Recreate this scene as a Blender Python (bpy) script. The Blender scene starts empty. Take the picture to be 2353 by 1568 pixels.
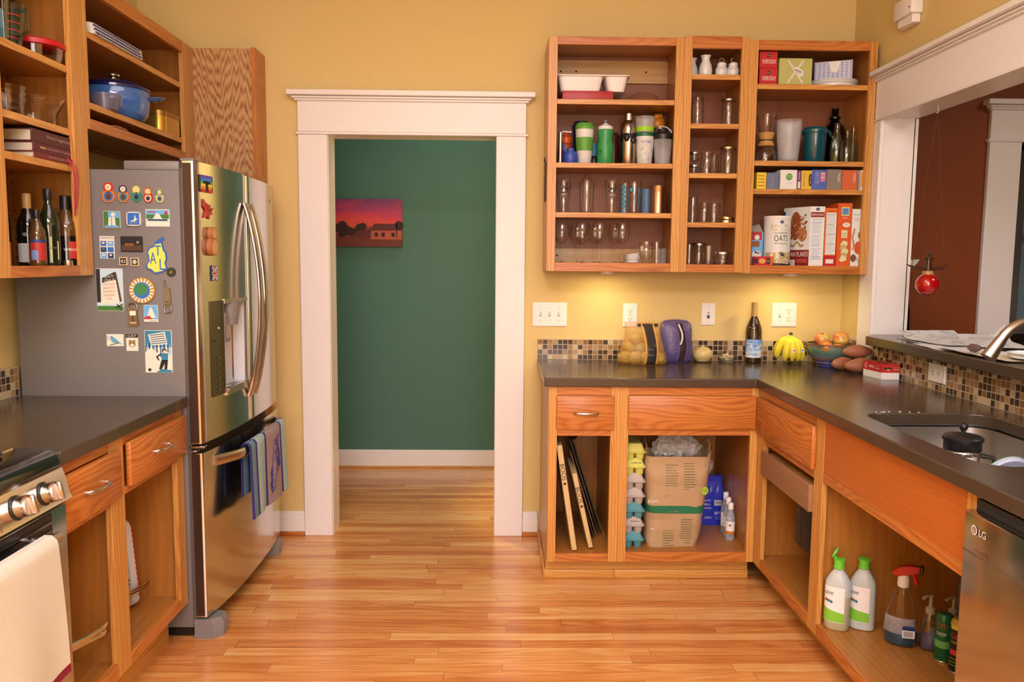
import bpy, bmesh, math, random
from mathutils import Vector, Matrix, noise
random.seed(7)
C = bpy.context.scene.collection
PI = math.pi
V = Vector

# ------------------------------------------------------------------ colour
def lin1(c):
    c /= 255.0
    return c / 12.92 if c <= .04045 else ((c + .055) / 1.055) ** 2.4
ILL = (1.10, .80, .61)          # how the room's warm lamps show a white surface
def px(r, g, b, k=1.0):
    """albedo of a surface whose lit colour is r,g,b"""
    return tuple(min(.88, max(.004, lin1(c) / w * k)) for c, w in zip((r, g, b), ILL)) + (1,)

# ------------------------------------------------------------------ materials
MATS = {}
class NT:
    def __init__(s, name):
        s.m = bpy.data.materials.new(name); s.m.use_nodes = True
        s.t = s.m.node_tree; s.N = s.t.nodes; s.L = s.t.links
        s.b = s.N['Principled BSDF']; s.out = s.N['Material Output']
    def n(s, typ, **kw):
        o = s.N.new(typ)
        for k, v in kw.items():
            if k in o.inputs: s.set(o.inputs[k], v)
            else: setattr(o, k, v)
        return o
    def set(s, sock, v):
        if hasattr(v, 'is_output') or isinstance(v, bpy.types.NodeSocket): s.L.new(v, sock)
        else: sock.default_value = v
    def math(s, op, a, b=0.0, c=0.0):
        o = s.N.new('ShaderNodeMath'); o.operation = op
        for i, v in enumerate((a, b, c)): s.set(o.inputs[i], v)
        return o.outputs[0]
    def mix(s, f, a, b, typ='MIX'):
        o = s.N.new('ShaderNodeMix'); o.data_type = 'RGBA'; o.blend_type = typ
        s.set(o.inputs[0], f); s.set(o.inputs[6], a); s.set(o.inputs[7], b)
        return o.outputs[2]
    def ramp(s, f, stops, interp='LINEAR'):
        o = s.N.new('ShaderNodeValToRGB'); o.color_ramp.interpolation = interp
        e = o.color_ramp.elements
        while len(e) < len(stops): e.new(.5)
        for i, (p, c) in enumerate(stops): e[i].position = p; e[i].color = c
        s.set(o.inputs[0], f); return o.outputs[0]
    def coord(s, kind='Object'):
        return s.N.new('ShaderNodeTexCoord').outputs[kind]
    def mapping(s, vec, scale=(1, 1, 1), loc=(0, 0, 0)):
        o = s.N.new('ShaderNodeMapping'); s.L.new(vec, o.inputs[0])
        o.inputs['Scale'].default_value = scale; o.inputs['Location'].default_value = loc
        return o.outputs[0]
    def noise(s, vec, scale, detail=3.0, rough=.55, dist=0.0):
        o = s.N.new('ShaderNodeTexNoise')
        s.L.new(vec, o.inputs['Vector']); o.inputs['Scale'].default_value = scale
        o.inputs['Detail'].default_value = detail; o.inputs['Roughness'].default_value = rough
        o.inputs['Distortion'].default_value = dist
        return o.outputs[0]
    def bump(s, h, strength=.2, dist=.002):
        o = s.N.new('ShaderNodeBump'); o.inputs['Strength'].default_value = strength
        o.inputs['Distance'].default_value = dist; s.L.new(h, o.inputs['Height'])
        s.L.new(o.outputs[0], s.b.inputs['Normal'])

def mat(name, col, rough=.5, metal=0.0, spec=.5, coat=0.0, emit=None, es=1.0, trans=0.0, bump=None, alpha=None, mott=None, sheen=0):
    """plain surface with a little procedural mottling"""
    if name in MATS: return MATS[name]
    t = NT(name)
    col = tuple(col[:3]) + (1,)
    if mott is None: mott = .06
    if mott:
        nz = t.noise(t.coord(), 35 if mott < .1 else 60, 3)
        f = t.math('MULTIPLY', nz, mott * 2)
        t.set(t.b.inputs['Base Color'], t.mix(f, col, tuple(c * .55 for c in col[:3]) + (1,)))
    else: t.b.inputs['Base Color'].default_value = col
    t.b.inputs['Roughness'].default_value = rough; t.b.inputs['Metallic'].default_value = metal
    t.b.inputs['Specular IOR Level'].default_value = spec
    t.b.inputs['Coat Weight'].default_value = coat; t.b.inputs['Coat Roughness'].default_value = .08
    t.b.inputs['Transmission Weight'].default_value = trans
    if sheen: t.b.inputs['Sheen Weight'].default_value = sheen
    if emit: t.b.inputs['Emission Color'].default_value = tuple(emit[:3]) + (1,); t.b.inputs['Emission Strength'].default_value = es
    if alpha is not None: t.b.inputs['Alpha'].default_value = alpha
    if bump: t.bump(t.noise(t.coord(), bump[0], 4), bump[1], bump[2] if len(bump) > 2 else .002)
    MATS[name] = t.m; return t.m

def glass(name, tint=(.988, .988, .988), edge=.85, rough=.02, gl=(.95, .95, .95)):
    """thin-walled clear or tinted glass"""
    if name in MATS: return MATS[name]
    t = NT(name); t.N.remove(t.b)
    lw = t.n('ShaderNodeLayerWeight'); lw.inputs['Blend'].default_value = .5
    f = t.math('POWER', lw.outputs['Facing'], 3.0)
    f2 = t.math('MULTIPLY_ADD', f, edge, .035)
    tr = t.n('ShaderNodeBsdfTransparent')
    dark = tuple(c * c * .80 for c in tint) + (1,)
    t.set(tr.inputs[0], t.mix(t.math('POWER', lw.outputs['Facing'], 2.2), tuple(tint) + (1,), dark))
    g = t.n('ShaderNodeBsdfGlossy'); g.inputs['Roughness'].default_value = rough; g.inputs['Color'].default_value = tuple(gl) + (1,)
    mx = t.n('ShaderNodeMixShader'); t.set(mx.inputs[0], f2)
    t.L.new(tr.outputs[0], mx.inputs[1]); t.L.new(g.outputs[0], mx.inputs[2])
    t.L.new(mx.outputs[0], t.out.inputs[0]); MATS[name] = t.m; return t.m

def film(name, col, opac=.35, rough=.25, nscale=40, gl=.12):
    """thin plastic film or netting: part see-through, part coloured"""
    if name in MATS: return MATS[name]
    t = NT(name); t.N.remove(t.b)
    tr = t.n('ShaderNodeBsdfTransparent')
    d = t.n('ShaderNodeBsdfPrincipled'); d.inputs['Base Color'].default_value = tuple(col[:3]) + (1,); d.inputs['Roughness'].default_value = rough
    d.inputs['Specular IOR Level'].default_value = .8
    nz = t.noise(t.coord(), nscale, 3)
    t.bump_to = None
    bp = t.n('ShaderNodeBump'); bp.inputs['Strength'].default_value = .5; bp.inputs['Distance'].default_value = .004
    t.L.new(nz, bp.inputs['Height']); t.L.new(bp.outputs[0], d.inputs['Normal'])
    lw = t.n('ShaderNodeLayerWeight'); lw.inputs['Blend'].default_value = .5
    f = t.math('ADD', opac * .75, t.math('MULTIPLY', t.math('MULTIPLY', lw.outputs['Facing'], lw.outputs['Facing']), .45))
    f = t.math('ADD', f, t.math('MULTIPLY', t.math('SUBTRACT', nz, .5), .5)); 
    f = t.math('MINIMUM', t.math('MAXIMUM', f, .04), 1.0)
    mx = t.n('ShaderNodeMixShader'); t.set(mx.inputs[0], f)
    t.L.new(tr.outputs[0], mx.inputs[1]); t.L.new(d.outputs[0], mx.inputs[2])
    t.L.new(mx.outputs[0], t.out.inputs[0]); MATS[name] = t.m; return t.m

def wood(name, axis, light, dark, sc=1.0, rough=.38, contrast=1.0, coat=.15, cath=.6, chevron=False):
    """oiled board wood, fibres along axis (0,1,2) of the object's own frame"""
    if name in MATS: return MATS[name]
    t = NT(name)
    co = t.coord(); ac = [i for i in range(3) if i != axis]
    sp = t.n('ShaderNodeSeparateXYZ'); t.L.new(co, sp.inputs[0])
    across = t.math('ADD', sp.outputs[ac[0]], t.math('MULTIPLY', sp.outputs[ac[1]], .83)); along = sp.outputs[axis]
    def st(a, l, off=(0, 0, 0)):
        v = [a * sc] * 3; v[axis] = l * sc; return t.mapping(co, tuple(v), off)
    warp = t.noise(st(7, 1.3, (3.1, 1.7, .4)), 1.0, 2.0, .5)
    if chevron:
        tri = t.math('ABSOLUTE', t.math('SUBTRACT', t.math('FRACT', t.math('MULTIPLY_ADD', across, 4.4, .32)), .5))
        jag = t.noise(st(62, 4), 1.0, 1.0, .5)
        q = t.math('ADD', t.math('MULTIPLY', along, 17.), t.math('ADD', t.math('MULTIPLY', tri, 9.), t.math('ADD', t.math('MULTIPLY', jag, 2.4), t.math('MULTIPLY', warp, 5.))))
    else:
        q = t.math('ADD', t.math('MULTIPLY', across, 58. * sc), t.math('MULTIPLY', warp, 11. * cath + 2.))
    ln = t.math('MULTIPLY', t.math('ABSOLUTE', t.math('SUBTRACT', t.math('FRACT', q), .5)), 2.)
    med = t.noise(st(14, 1.0), 1.0, 3.0, .6)
    fine = t.noise(st(230, 7), 1.0, 2.0, .6)
    f = t.math('MULTIPLY', t.math('SUBTRACT', ln, .5), .55 if chevron else .34)
    f = t.math('ADD', f, t.math('MULTIPLY', t.math('SUBTRACT', med, .5), .2 if chevron else .85))
    f = t.math('ADD', f, t.math('MULTIPLY', t.math('SUBTRACT', fine, .5), .55))
    f = t.math('MULTIPLY_ADD', f, contrast, .52)
    col = t.ramp(f, [(.12, dark), (.5, tuple(.62 * a + .38 * b for a, b in zip(light, dark))), (.88, light)])
    t.set(t.b.inputs['Base Color'], col)
    t.b.inputs['Roughness'].default_value = rough
    t.b.inputs['Coat Weight'].default_value = coat; t.b.inputs['Coat Roughness'].default_value = .25
    t.bump(f, .06, .001)
    MATS[name] = t.m; return t.m

OL, OD = px(236, 158, 74, .93), px(196, 102, 34, .82)           # honey oak, pale and dark fibre
oak = [wood('oak_fibre_' + 'xyz'[i], i, OL, OD) for i in range(3)]
RL, RD = px(226, 128, 52, .9), px(178, 78, 22, .8)              # redder rails and drawer fronts
oakr = [wood('red_oak_fibre_' + 'xyz'[i], i, RL, RD, contrast=1.15, cath=.9) for i in range(3)]
PLL, PLD = px(214, 128, 50, .85), px(172, 86, 26, .8)           # birch-ply insides
ply = [wood('plywood_fibre_' + 'xyz'[i], i, PLL, PLD, sc=.6, contrast=.55, coat=.05, cath=.45) for i in range(3)]
BKL, BKD = px(164, 88, 48, .9), px(128, 62, 32, .85)            # reddish lauan backs
back_ply = wood('lauan_back_fibre', 2, BKL, BKD, sc=1.3, rough=.45, contrast=.8, coat=0, cath=.1)
pale = [wood('pale_pine_fibre_' + 'xyz'[i], i, px(222, 160, 92, .9), px(190, 116, 52, .85), sc=.7, contrast=.6, cath=.5) for i in range(3)]
white_trim = mat('white_trim_paint', px(254, 220, 194), .32, mott=.015)
wall_yellow = mat('yellow_wall_paint', (.735, .585, .245), .7, mott=.03, bump=(220, .04, .001))
wall_green = mat('green_hall_paint', px(86, 126, 98, .75), .6, mott=.02)
wall_brown = mat('brown_dining_paint', px(140, 58, 9, .9), .6, mott=.03)
ceil_white = mat('ceiling_paint', (.82, .80, .76), .8, mott=.02)
counter_m = mat('brown_solid_counter', px(98, 72, 52, .62), .2, spec=.6, mott=.12, bump=(160, .03, .001))
steel_pan = mat('brushed_steel_pan', (.55, .54, .52), .3, 1.0, mott=.03)
chrome = mat('bright_chrome', (.75, .73, .71), .12, 1.0, mott=0)
nickel = mat('brushed_nickel', (.62, .57, .52), .28, 1.0, mott=.02)
black_pl = mat('black_plastic', (.012, .012, .013), .35, mott=.02)
black_gl = mat('black_gloss_enamel', (.008, .008, .008), .1, coat=.6, mott=0)
white_pl = mat('white_plastic', px(252, 226, 204), .35, mott=.01)
dark_hole = mat('dark_hole', (.01, .008, .006), .9, mott=0)
clear = glass('clear_glass')
clear_dim = glass('clear_glass_greenish', (.93, .965, .93))
frosted = film('frosted_plastic', px(240, 212, 192), .26, .35, 8)
print_black = mat('black_ink', (.015, .014, .014), .6, mott=0)
print_white = mat('white_ink', px(250, 226, 205), .6, mott=0)

def stainless():
    t = NT('stainless_door'); co = t.coord()
    v = t.mapping(co, (1, 260, 3))
    t.b.inputs['Base Color'].default_value = (.60, .585, .56, 1); t.b.inputs['Metallic'].default_value = 1
    nz = t.noise(v, 1, 2)
    t.set(t.b.inputs['Roughness'], t.math('MULTIPLY_ADD', nz, .07, .13))
    return t.m
stain = stainless()

def floor_mat():
    t = NT('oak_strip_floor'); co = t.coord()
    sp = t.n('ShaderNodeSeparateXYZ'); t.L.new(co, sp.inputs[0]); x, y = sp.outputs[0], sp.outputs[1]
    W = .0572
    row = t.math('FLOOR', t.math('DIVIDE', y, W))
    wn = t.n('ShaderNodeTexWhiteNoise', noise_dimensions='1D'); t.L.new(row, wn.inputs['W'])
    sh = t.math('MULTIPLY_ADD', wn.outputs[0], 7.0, x)
    ln = t.math('MULTIPLY_ADD', wn.outputs[0], .5, .75)
    q = t.math('DIVIDE', sh, ln); bid = t.math('FLOOR', q)
    wn2 = t.n('ShaderNodeTexWhiteNoise', noise_dimensions='2D')
    cb = t.n('ShaderNodeCombineXYZ'); t.L.new(row, cb.inputs[0]); t.L.new(bid, cb.inputs[1]); t.L.new(cb.outputs[0], wn2.inputs['Vector'])
    r = wn2.outputs[0]
    off = t.n('ShaderNodeCombineXYZ'); t.L.new(t.math('MULTIPLY', r, 40.), off.inputs[0]); t.L.new(t.math('MULTIPLY', r, 23.), off.inputs[1])
    va = t.n('ShaderNodeVectorMath', operation='ADD'); t.L.new(co, va.inputs[0]); t.L.new(off.outputs[0], va.inputs[1])
    v1 = t.mapping(va.outputs[0], (1.6, 26, 1)); v2 = t.mapping(va.outputs[0], (5, 150, 1)); v3 = t.mapping(va.outputs[0], (.9, 9, 1))
    big = t.noise(v3, 1, 2, .5, .6)
    rings = t.math('MULTIPLY', t.math('ABSOLUTE', t.math('SUBTRACT', t.math('FRACT', t.math('MULTIPLY', big, 9.)), .5)), 2.)
    f = t.math('ADD', t.math('MULTIPLY', t.noise(v1, 1, 3), .7), t.math('MULTIPLY', rings, .25))
    f = t.math('ADD', f, t.math('MULTIPLY', t.noise(v2, 1, 2), .3))
    f = t.math('MULTIPLY_ADD', t.math('SUBTRACT', f, .6), .8, .56)
    f = t.math('ADD', f, t.math('MULTIPLY', t.math('SUBTRACT', r, .5), .42))
    col = t.ramp(f, [(.05, px(172, 78, 24, .95)), (.38, px(210, 112, 46, 1.0)), (.62, px(234, 142, 68, 1.0)), (1., px(246, 178, 102, 1.05))])
    fy = t.math('FRACT', t.math('DIVIDE', y, W)); fx = t.math('FRACT', q)
    g1 = t.math('LESS_THAN', fy, .022); g2 = t.math('LESS_THAN', fx, .0018)
    gap = t.math('MAXIMUM', g1, g2)
    t.set(t.b.inputs['Base Color'], t.mix(t.math('MULTIPLY', gap, .72), col, px(96, 44, 14, .6)))
    t.b.inputs['Roughness'].default_value = .3; t.b.inputs['Coat Weight'].default_value = .35; t.b.inputs['Coat Roughness'].default_value = .18
    t.bump(t.math('SUBTRACT', t.math('MULTIPLY', f, .1), gap), .2, .001)
    return t.m
floor_oak = floor_mat()

def mosaic(name, ax):
    """little glass mosaic tiles on a wall; ax = which axis runs along the wall"""
    t = NT(name); co = t.coord()
    sp = t.n('ShaderNodeSeparateXYZ'); t.L.new(co, sp.inputs[0]); a, z = sp.outputs[ax], sp.outputs[2]
    P = .0253
    u, w = t.math('DIVIDE', a, P), t.math('DIVIDE', t.math('SUBTRACT', z, .9145), P)
    cb = t.n('ShaderNodeCombineXYZ'); t.L.new(t.math('FLOOR', u), cb.inputs[0]); t.L.new(t.math('FLOOR', w), cb.inputs[1])
    wn = t.n('ShaderNodeTexWhiteNoise', noise_dimensions='2D'); t.L.new(cb.outputs[0], wn.inputs['Vector'])
    col = t.ramp(wn.outputs[0], [(0, px(72, 48, 28, .75)), (.20, px(84, 54, 34, .75)), (.36, px(150, 96, 50, .85)), (.52, px(172, 118, 66, .85)), (.68, px(190, 140, 92, .85)), (.84, px(214, 172, 118, .9))], 'CONSTANT')
    fu, fw = t.math('FRACT', u), t.math('FRACT', w)
    e = t.math('MINIMUM', t.math('MINIMUM', fu, t.math('SUBTRACT', 1., fu)), t.math('MINIMUM', fw, t.math('SUBTRACT', 1., fw)))
    gr = t.math('LESS_THAN', e, .065)
    t.set(t.b.inputs['Base Color'], t.mix(gr, col, px(214, 170, 134, .85)))
    t.set(t.b.inputs['Roughness'], t.math('MULTIPLY_ADD', gr, .6, .15))
    t.bump(t.math('SUBTRACT', 1., gr), .4, .0015)
    return t.m
mos_x, mos_y = mosaic('mosaic_tile_across', 0), mosaic('mosaic_tile_along', 1)

# ------------------------------------------------------------------ mesh building
class Pl:
    """a drawing plane: origin o, right r, up u, outward normal n"""
    def __init__(s, o, r=(1, 0, 0), u=(0, 0, 1)):
        s.o, s.r, s.u = V(o), V(r).normalized(), V(u).normalized(); s.n = s.r.cross(s.u)
    def at(s, a, b, h=0.0): return s.o + s.r * a + s.u * b + s.n * h
def front(x, y, z): return Pl((x, y, z))
TEXTS = {}
def text_mesh(body):
    if body in TEXTS: return TEXTS[body]
    cu = bpy.data.curves.new('lettering_source', 'FONT'); cu.body = body; cu.size = 1; cu.resolution_u = 3
    o = bpy.data.objects.new('lettering_source', cu); C.objects.link(o)
    dg = bpy.context.evaluated_depsgraph_get(); dg.update()
    me = bpy.data.meshes.new_from_object(o.evaluated_get(dg))
    vs = [v.co.copy() for v in me.vertices]; fs = [tuple(p.vertices) for p in me.polygons]
    bpy.data.objects.remove(o); bpy.data.curves.remove(cu); bpy.data.meshes.remove(me)
    x0, x1 = min(v.x for v in vs), max(v.x for v in vs); y0, y1 = min(v.y for v in vs), max(v.y for v in vs)
    vs = [((v.x - x0) / (x1 - x0) - .5, (v.y - y0) / (y1 - y0) - .5) for v in vs]
    TEXTS[body] = (vs, fs, (x1 - x0) / (y1 - y0)); return TEXTS[body]

class MB:
    def __init__(s): s.v, s.f, s.mi, s.mats = [], [], [], []
    def m(s, mt):
        if mt not in s.mats: s.mats.append(mt)
        return s.mats.index(mt)
    def add(s, vs, fs, mt, M=None):
        k = len(s.v); i = s.m(mt)
        s.v += [tuple(M @ V(p)) if M else tuple(p) for p in vs]
        for f in fs: s.f.append(tuple(k + a for a in f)); s.mi.append(i)
        return s
    def box(s, x0, x1, y0, y1, z0, z1, mt, bev=0.0, M=None):
        x0, x1 = min(x0, x1), max(x0, x1); y0, y1 = min(y0, y1), max(y0, y1); z0, z1 = min(z0, z1), max(z0, z1)
        if bev <= 0:
            vs = [(x, y, z) for x in (x0, x1) for y in (y0, y1) for z in (z0, z1)]
            fs = [(0, 1, 3, 2), (4, 6, 7, 5), (0, 4, 5, 1), (2, 3, 7, 6), (0, 2, 6, 4), (1, 5, 7, 3)]
            return s.add(vs, fs, mt, M)
        bm = bmesh.new(); bmesh.ops.create_cube(bm, size=1)
        for v in bm.verts: v.co = V(((x0 + x1) / 2 + v.co.x * (x1 - x0), (y0 + y1) / 2 + v.co.y * (y1 - y0), (z0 + z1) / 2 + v.co.z * (z1 - z0)))
        b = min(bev, .45 * min(x1 - x0, y1 - y0, z1 - z0))
        bmesh.ops.bevel(bm, geom=bm.edges[:] + bm.verts[:], offset=b, segments=2 if b > .003 else 1, affect='EDGES', profile=.5)
        bm.verts.index_update()
        s.add([v.co.copy() for v in bm.verts], [tuple(v.index for v in f.verts) for f in bm.faces], mt, M); bm.free(); return s
    def loft(s, rings, mt, cap0=True, cap1=True, closed=True, M=None, flip=False):
        n = len(rings[0]); vs = [p for r in rings for p in r]; fs = []
        for i in range(len(rings) - 1):
            for j in range(n if closed else n - 1):
                a, b = i * n + j, i * n + (j + 1) % n
                q = (a, b, b + n, a + n); fs.append(q[::-1] if flip else q)
        if cap0: fs.append(tuple(range(n))[::-1] if not flip else tuple(range(n)))
        if cap1: k = (len(rings) - 1) * n; fs.append(tuple(range(k, k + n)) if not flip else tuple(range(k, k + n))[::-1])
        return s.add(vs, fs, mt, M)
    def lathe(s, prof, mt, c=(0, 0, 0), seg=28, M=None, cap0=True, cap1=True, sx=1, sy=1):
        rings = [[(c[0] + max(r, 1e-4) * sx * math.cos(2 * PI * k / seg), c[1] + max(r, 1e-4) * sy * math.sin(2 * PI * k / seg), c[2] + z) for k in range(seg)] for r, z in prof]
        return s.loft(rings, mt, cap0, cap1, M=M)
    def shell(s, prof, mt, th=.0022, c=(0, 0, 0), seg=28, base=.004, sx=1, sy=1):
        """an open vessel: outer profile bottom to top, then inner wall back down"""
        inner = [(max(r - th, 1e-4), z) for r, z in reversed(prof) if z >= prof[0][1] + base]
        inner.append((max(inner[-1][0] - .001, 1e-4), prof[0][1] + base))
        return s.lathe([(1e-4, prof[0][1])] + list(prof) + inner + [(1e-4, prof[0][1] + base)], mt, c, seg, cap0=False, cap1=False, sx=sx, sy=sy)
    def tube(s, pts, r, mt, seg=10, caps=True, flat=None, M=None):
        pts = [V(p) for p in pts]; n = len(pts); rings = []; up = None
        for i, p in enumerate(pts):
            d = (pts[min(i + 1, n - 1)] - pts[max(i - 1, 0)]).normalized()
            if up is None:
                up = V((0, 0, 1)) if abs(d.z) < .9 else V((0, 1, 0))
            a = d.cross(up).normalized(); b = a.cross(d).normalized(); up = b
            rr = r[i] if isinstance(r, (list, tuple)) else r
            fa, fb = flat if flat else (1, 1)
            rings.append([p + a * (rr * fa * math.cos(2 * PI * k / seg)) + b * (rr * fb * math.sin(2 * PI * k / seg)) for k in range(seg)])
        return s.loft(rings, mt, caps, caps, M=M)
    def ball(s, c, r, mt, seg=18, rings=10, nz=0.0, ns=8.0, M=None, seed=0.0):
        rx, ry, rz = (r, r, r) if not isinstance(r, (list, tuple)) else r
        R = []
        for i in range(rings + 1):
            a = -PI / 2 + PI * i / rings; q = []
            for k in range(seg):
                d = V((math.cos(a) * math.cos(2 * PI * k / seg), math.cos(a) * math.sin(2 * PI * k / seg), math.sin(a)))
                if i in (0, rings): d = V((1e-3 * math.cos(2 * PI * k / seg), 1e-3 * math.sin(2 * PI * k / seg), math.sin(a)))
                g = 1 + (nz * noise.noise(d * ns * .3 + V((seed, seed * 1.7, 0))) if nz else 0)
                q.append((c[0] + d.x * rx * g, c[1] + d.y * ry * g, c[2] + d.z * rz * g))
            R.append(q)
        return s.loft(R, mt, True, True, M=M)
    def prism(s, pts, pl, h0, h1, mt):
        n = len(pts); vs = [pl.at(a, b, h0) for a, b in pts] + [pl.at(a, b, h1) for a, b in pts]
        fs = [tuple(range(n))[::-1], tuple(range(n, 2 * n))] + [(i, (i + 1) % n, n + (i + 1) % n, n + i) for i in range(n)]
        return s.add(vs, fs, mt)
    def poly(s, pl, pts, mt, h=.0006): return s.add([pl.at(a, b, h) for a, b in pts], [tuple(range(len(pts)))], mt)
    def rect(s, pl, a0, a1, b0, b1, mt, h=.0006): return s.poly(pl, [(a0, b0), (a1, b0), (a1, b1), (a0, b1)], mt, h)
    def disc(s, pl, a, b, r, mt, h=.0006, n=20, rb=None):
        rb = rb or r
        return s.poly(pl, [(a + r * math.cos(2 * PI * k / n), b + rb * math.sin(2 * PI * k / n)) for k in range(n)], mt, h)
    def line(s, pl, pts, w, mt, h=.0007):
        for (a0, b0), (a1, b1) in zip(pts, pts[1:]):
            d = V((a1 - a0, b1 - b0)); 
            if d.length < 1e-6: continue
            d.normalize(); e = V((-d.y, d.x)) * w / 2; d *= w * .25
            s.poly(pl, [(a0 - e.x - d.x, b0 - e.y - d.y), (a1 - e.x + d.x, b1 - e.y + d.y), (a1 + e.x + d.x, b1 + e.y + d.y), (a0 + e.x - d.x, b0 + e.y - d.y)], mt, h)
        return s
    def txt(s, pl, body, a, b, w, hgt, mt, h=.0009, rot=0.0):
        vs, fs, asp = text_mesh(body)
        if hgt is None: hgt = w / asp
        if w is None: w = hgt * asp
        c, n = math.cos(rot), math.sin(rot)
        return s.add([pl.at(a + c * x * w - n * y * hgt, b + n * x * w + c * y * hgt, h) for x, y in vs], fs, mt)
    def band(s, c, r, z0, z1, a0, a1, mt, seg=16, r1=None):
        r1 = r1 or r; vs = []
        for k in range(seg + 1):
            a = a0 + (a1 - a0) * k / seg
            vs += [(c[0] + r * math.cos(a), c[1] + r * math.sin(a), c[2] + z0), (c[0] + r1 * math.cos(a), c[1] + r1 * math.sin(a), c[2] + z1)]
        return s.add(vs, [(2 * k, 2 * k + 2, 2 * k + 3, 2 * k + 1) for k in range(seg)], mt)
    def txt_cyl(s, body, c, r, z, a, w, hgt, mt):
        vs, fs, asp = text_mesh(body)
        if hgt is None: hgt = w / asp
        return s.add([(c[0] + r * math.cos(a + x * w / r), c[1] + r * math.sin(a + x * w / r), c[2] + z + y * hgt) for x, y in vs], fs, mt)
    def disc_cyl(s, c, r, z, a, ra, rb, mt, n=16):
        return s.add([(c[0] + r * math.cos(a + ra * math.cos(2 * PI * k / n) / r), c[1] + r * math.sin(a + ra * math.cos(2 * PI * k / n) / r), c[2] + z + rb * math.sin(2 * PI * k / n)) for k in range(n)], [tuple(range(n))], mt)
    def sheet(s, fn, nu, nv, mt, th=0.0):
        """grid surface fn(u,v) with u,v in 0..1; th gives it a second side"""
        vs = [V(fn(i / nu, j / nv)) for i in range(nu + 1) for j in range(nv + 1)]
        q = lambda i, j: i * (nv + 1) + j
        fs = [(q(i, j), q(i + 1, j), q(i + 1, j + 1), q(i, j + 1)) for i in range(nu) for j in range(nv)]
        if th:
            k = len(vs); nrm = []
            for i in range(nu + 1):
                for j in range(nv + 1):
                    a = vs[q(min(i + 1, nu), j)] - vs[q(max(i - 1, 0), j)]; b = vs[q(i, min(j + 1, nv))] - vs[q(i, max(j - 1, 0))]
                    nrm.append(a.cross(b).normalized())
            vs = vs + [p - n * th for p, n in zip(vs, nrm)]
            fs2 = [tuple(k + a for a in f[::-1]) for f in fs]
            rim = [q(i, 0) for i in range(nu)] + [q(nu, j) for j in range(nv)] + [q(i, nv) for i in range(nu, 0, -1)] + [q(0, j) for j in range(nv, 0, -1)]
            fs3 = [(rim[(i + 1) % len(rim)], rim[i], k + rim[i], k + rim[(i + 1) % len(rim)]) for i in range(len(rim))]
            fs = fs + fs2 + fs3
        return s.add(vs, fs, mt)
    def build(s, name, parent=None, smooth=38, fix=False):
        me = bpy.data.meshes.new(name); me.from_pydata(s.v, [], s.f)
        for m_ in s.mats: me.materials.append(m_)
        me.polygons.foreach_set('material_index', s.mi)
        if fix:
            bm = bmesh.new(); bm.from_mesh(me); bmesh.ops.recalc_face_normals(bm, faces=bm.faces[:]); bm.to_mesh(me); bm.free()
        me.update()
        if smooth: me.shade_smooth(); me.set_sharp_from_angle(angle=math.radians(smooth))
        o = bpy.data.objects.new(name, me); C.objects.link(o)
        if parent: o.parent = parent
        return o
def lab(o, label, cat, group=None):
    o['label'] = label; o['category'] = cat
    if group: o['group'] = group
    return o
def thing(name, label, cat, loc=(0, 0, 0), rot=0.0, group=None, rx=0.0, ry=0.0):
    o = bpy.data.objects.new(name, None); C.objects.link(o); o.empty_display_size = .05
    o.location = loc; o.rotation_euler = (rx, ry, rot); return lab(o, label, cat, group)
def struct(o): o['kind'] = 'structure'; return o
def dup(root, loc, label, rot=None, group=None):
    r = root.copy(); C.objects.link(r); r.location = loc
    if rot is not None: r.rotation_euler = (0, 0, rot)
    r['label'] = label
    if group: r['group'] = group
    for ch in list(root.children):
        c = ch.copy(); C.objects.link(c); c.parent = r
        for g in list(ch.children):
            d = g.copy(); C.objects.link(d); d.parent = c
    return r
def circ(r, z, n=24, c=(0, 0), sq=1.0, jit=0.0, ry=None):
    ry = ry or r; out = []
    for k in range(n):
        a = 2 * PI * k / n; ca, sa = math.cos(a), math.sin(a)
        if sq != 1.0: ca, sa = math.copysign(abs(ca) ** sq, ca), math.copysign(abs(sa) ** sq, sa)
        j = 1 + jit * noise.noise(V((ca * 3, sa * 3, z * 30)))
        out.append((c[0] + r * ca * j, c[1] + ry * sa * j, z))
    return out
def _off(o):
    v = V((0, 0, 0))
    while o: v += o.location; o = o.parent
    return v
def wb(mb, name, parent, smooth=38, fix=False):
    """build world-placed geometry as a child of an unrotated thing"""
    f = _off(parent); mb.v = [tuple(V(p) - f) for p in mb.v]
    return mb.build(name, parent, smooth, fix)
def single(mb, name, label, cat, group=None, smooth=38, fix=False):
    """one mesh, one thing; its origin goes to the middle of its base"""
    xs, ys, zs = zip(*mb.v); o = V(((min(xs) + max(xs)) / 2, (min(ys) + max(ys)) / 2, min(zs)))
    mb.v = [tuple(V(p) - o) for p in mb.v]; ob = mb.build(name, None, smooth, fix); ob.location = o
    return lab(ob, label, cat, group)
def colr(name, r, g, b, k=1.0, rough=.5, **kw): return mat(name, px(r, g, b, k), rough, **kw)
# ------------------------------------------------------------------ camera
cam = bpy.data.cameras.new('camera'); co_ = bpy.data.objects.new('camera', cam); C.objects.link(co_)
cam.sensor_width = 36; cam.lens = 27.87; cam.clip_start = .05
yaw, pit, rol = .0186, -.1009, .0086
fw = V((math.sin(yaw) * math.cos(pit), math.cos(yaw) * math.cos(pit), math.sin(pit)))
rt = V((math.cos(yaw), -math.sin(yaw), 0)); up = rt.cross(fw)
rt, up = rt * math.cos(rol) + up * -math.sin(rol) * -1, up * math.cos(rol) - rt * math.sin(rol)
co_.matrix_world = Matrix(((rt.x, up.x, -fw.x, 0), (rt.y, up.y, -fw.y, -3.9685), (rt.z, up.z, -fw.z, 1.4072), (0, 0, 0, 1)))
bpy.context.scene.camera = co_

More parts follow.
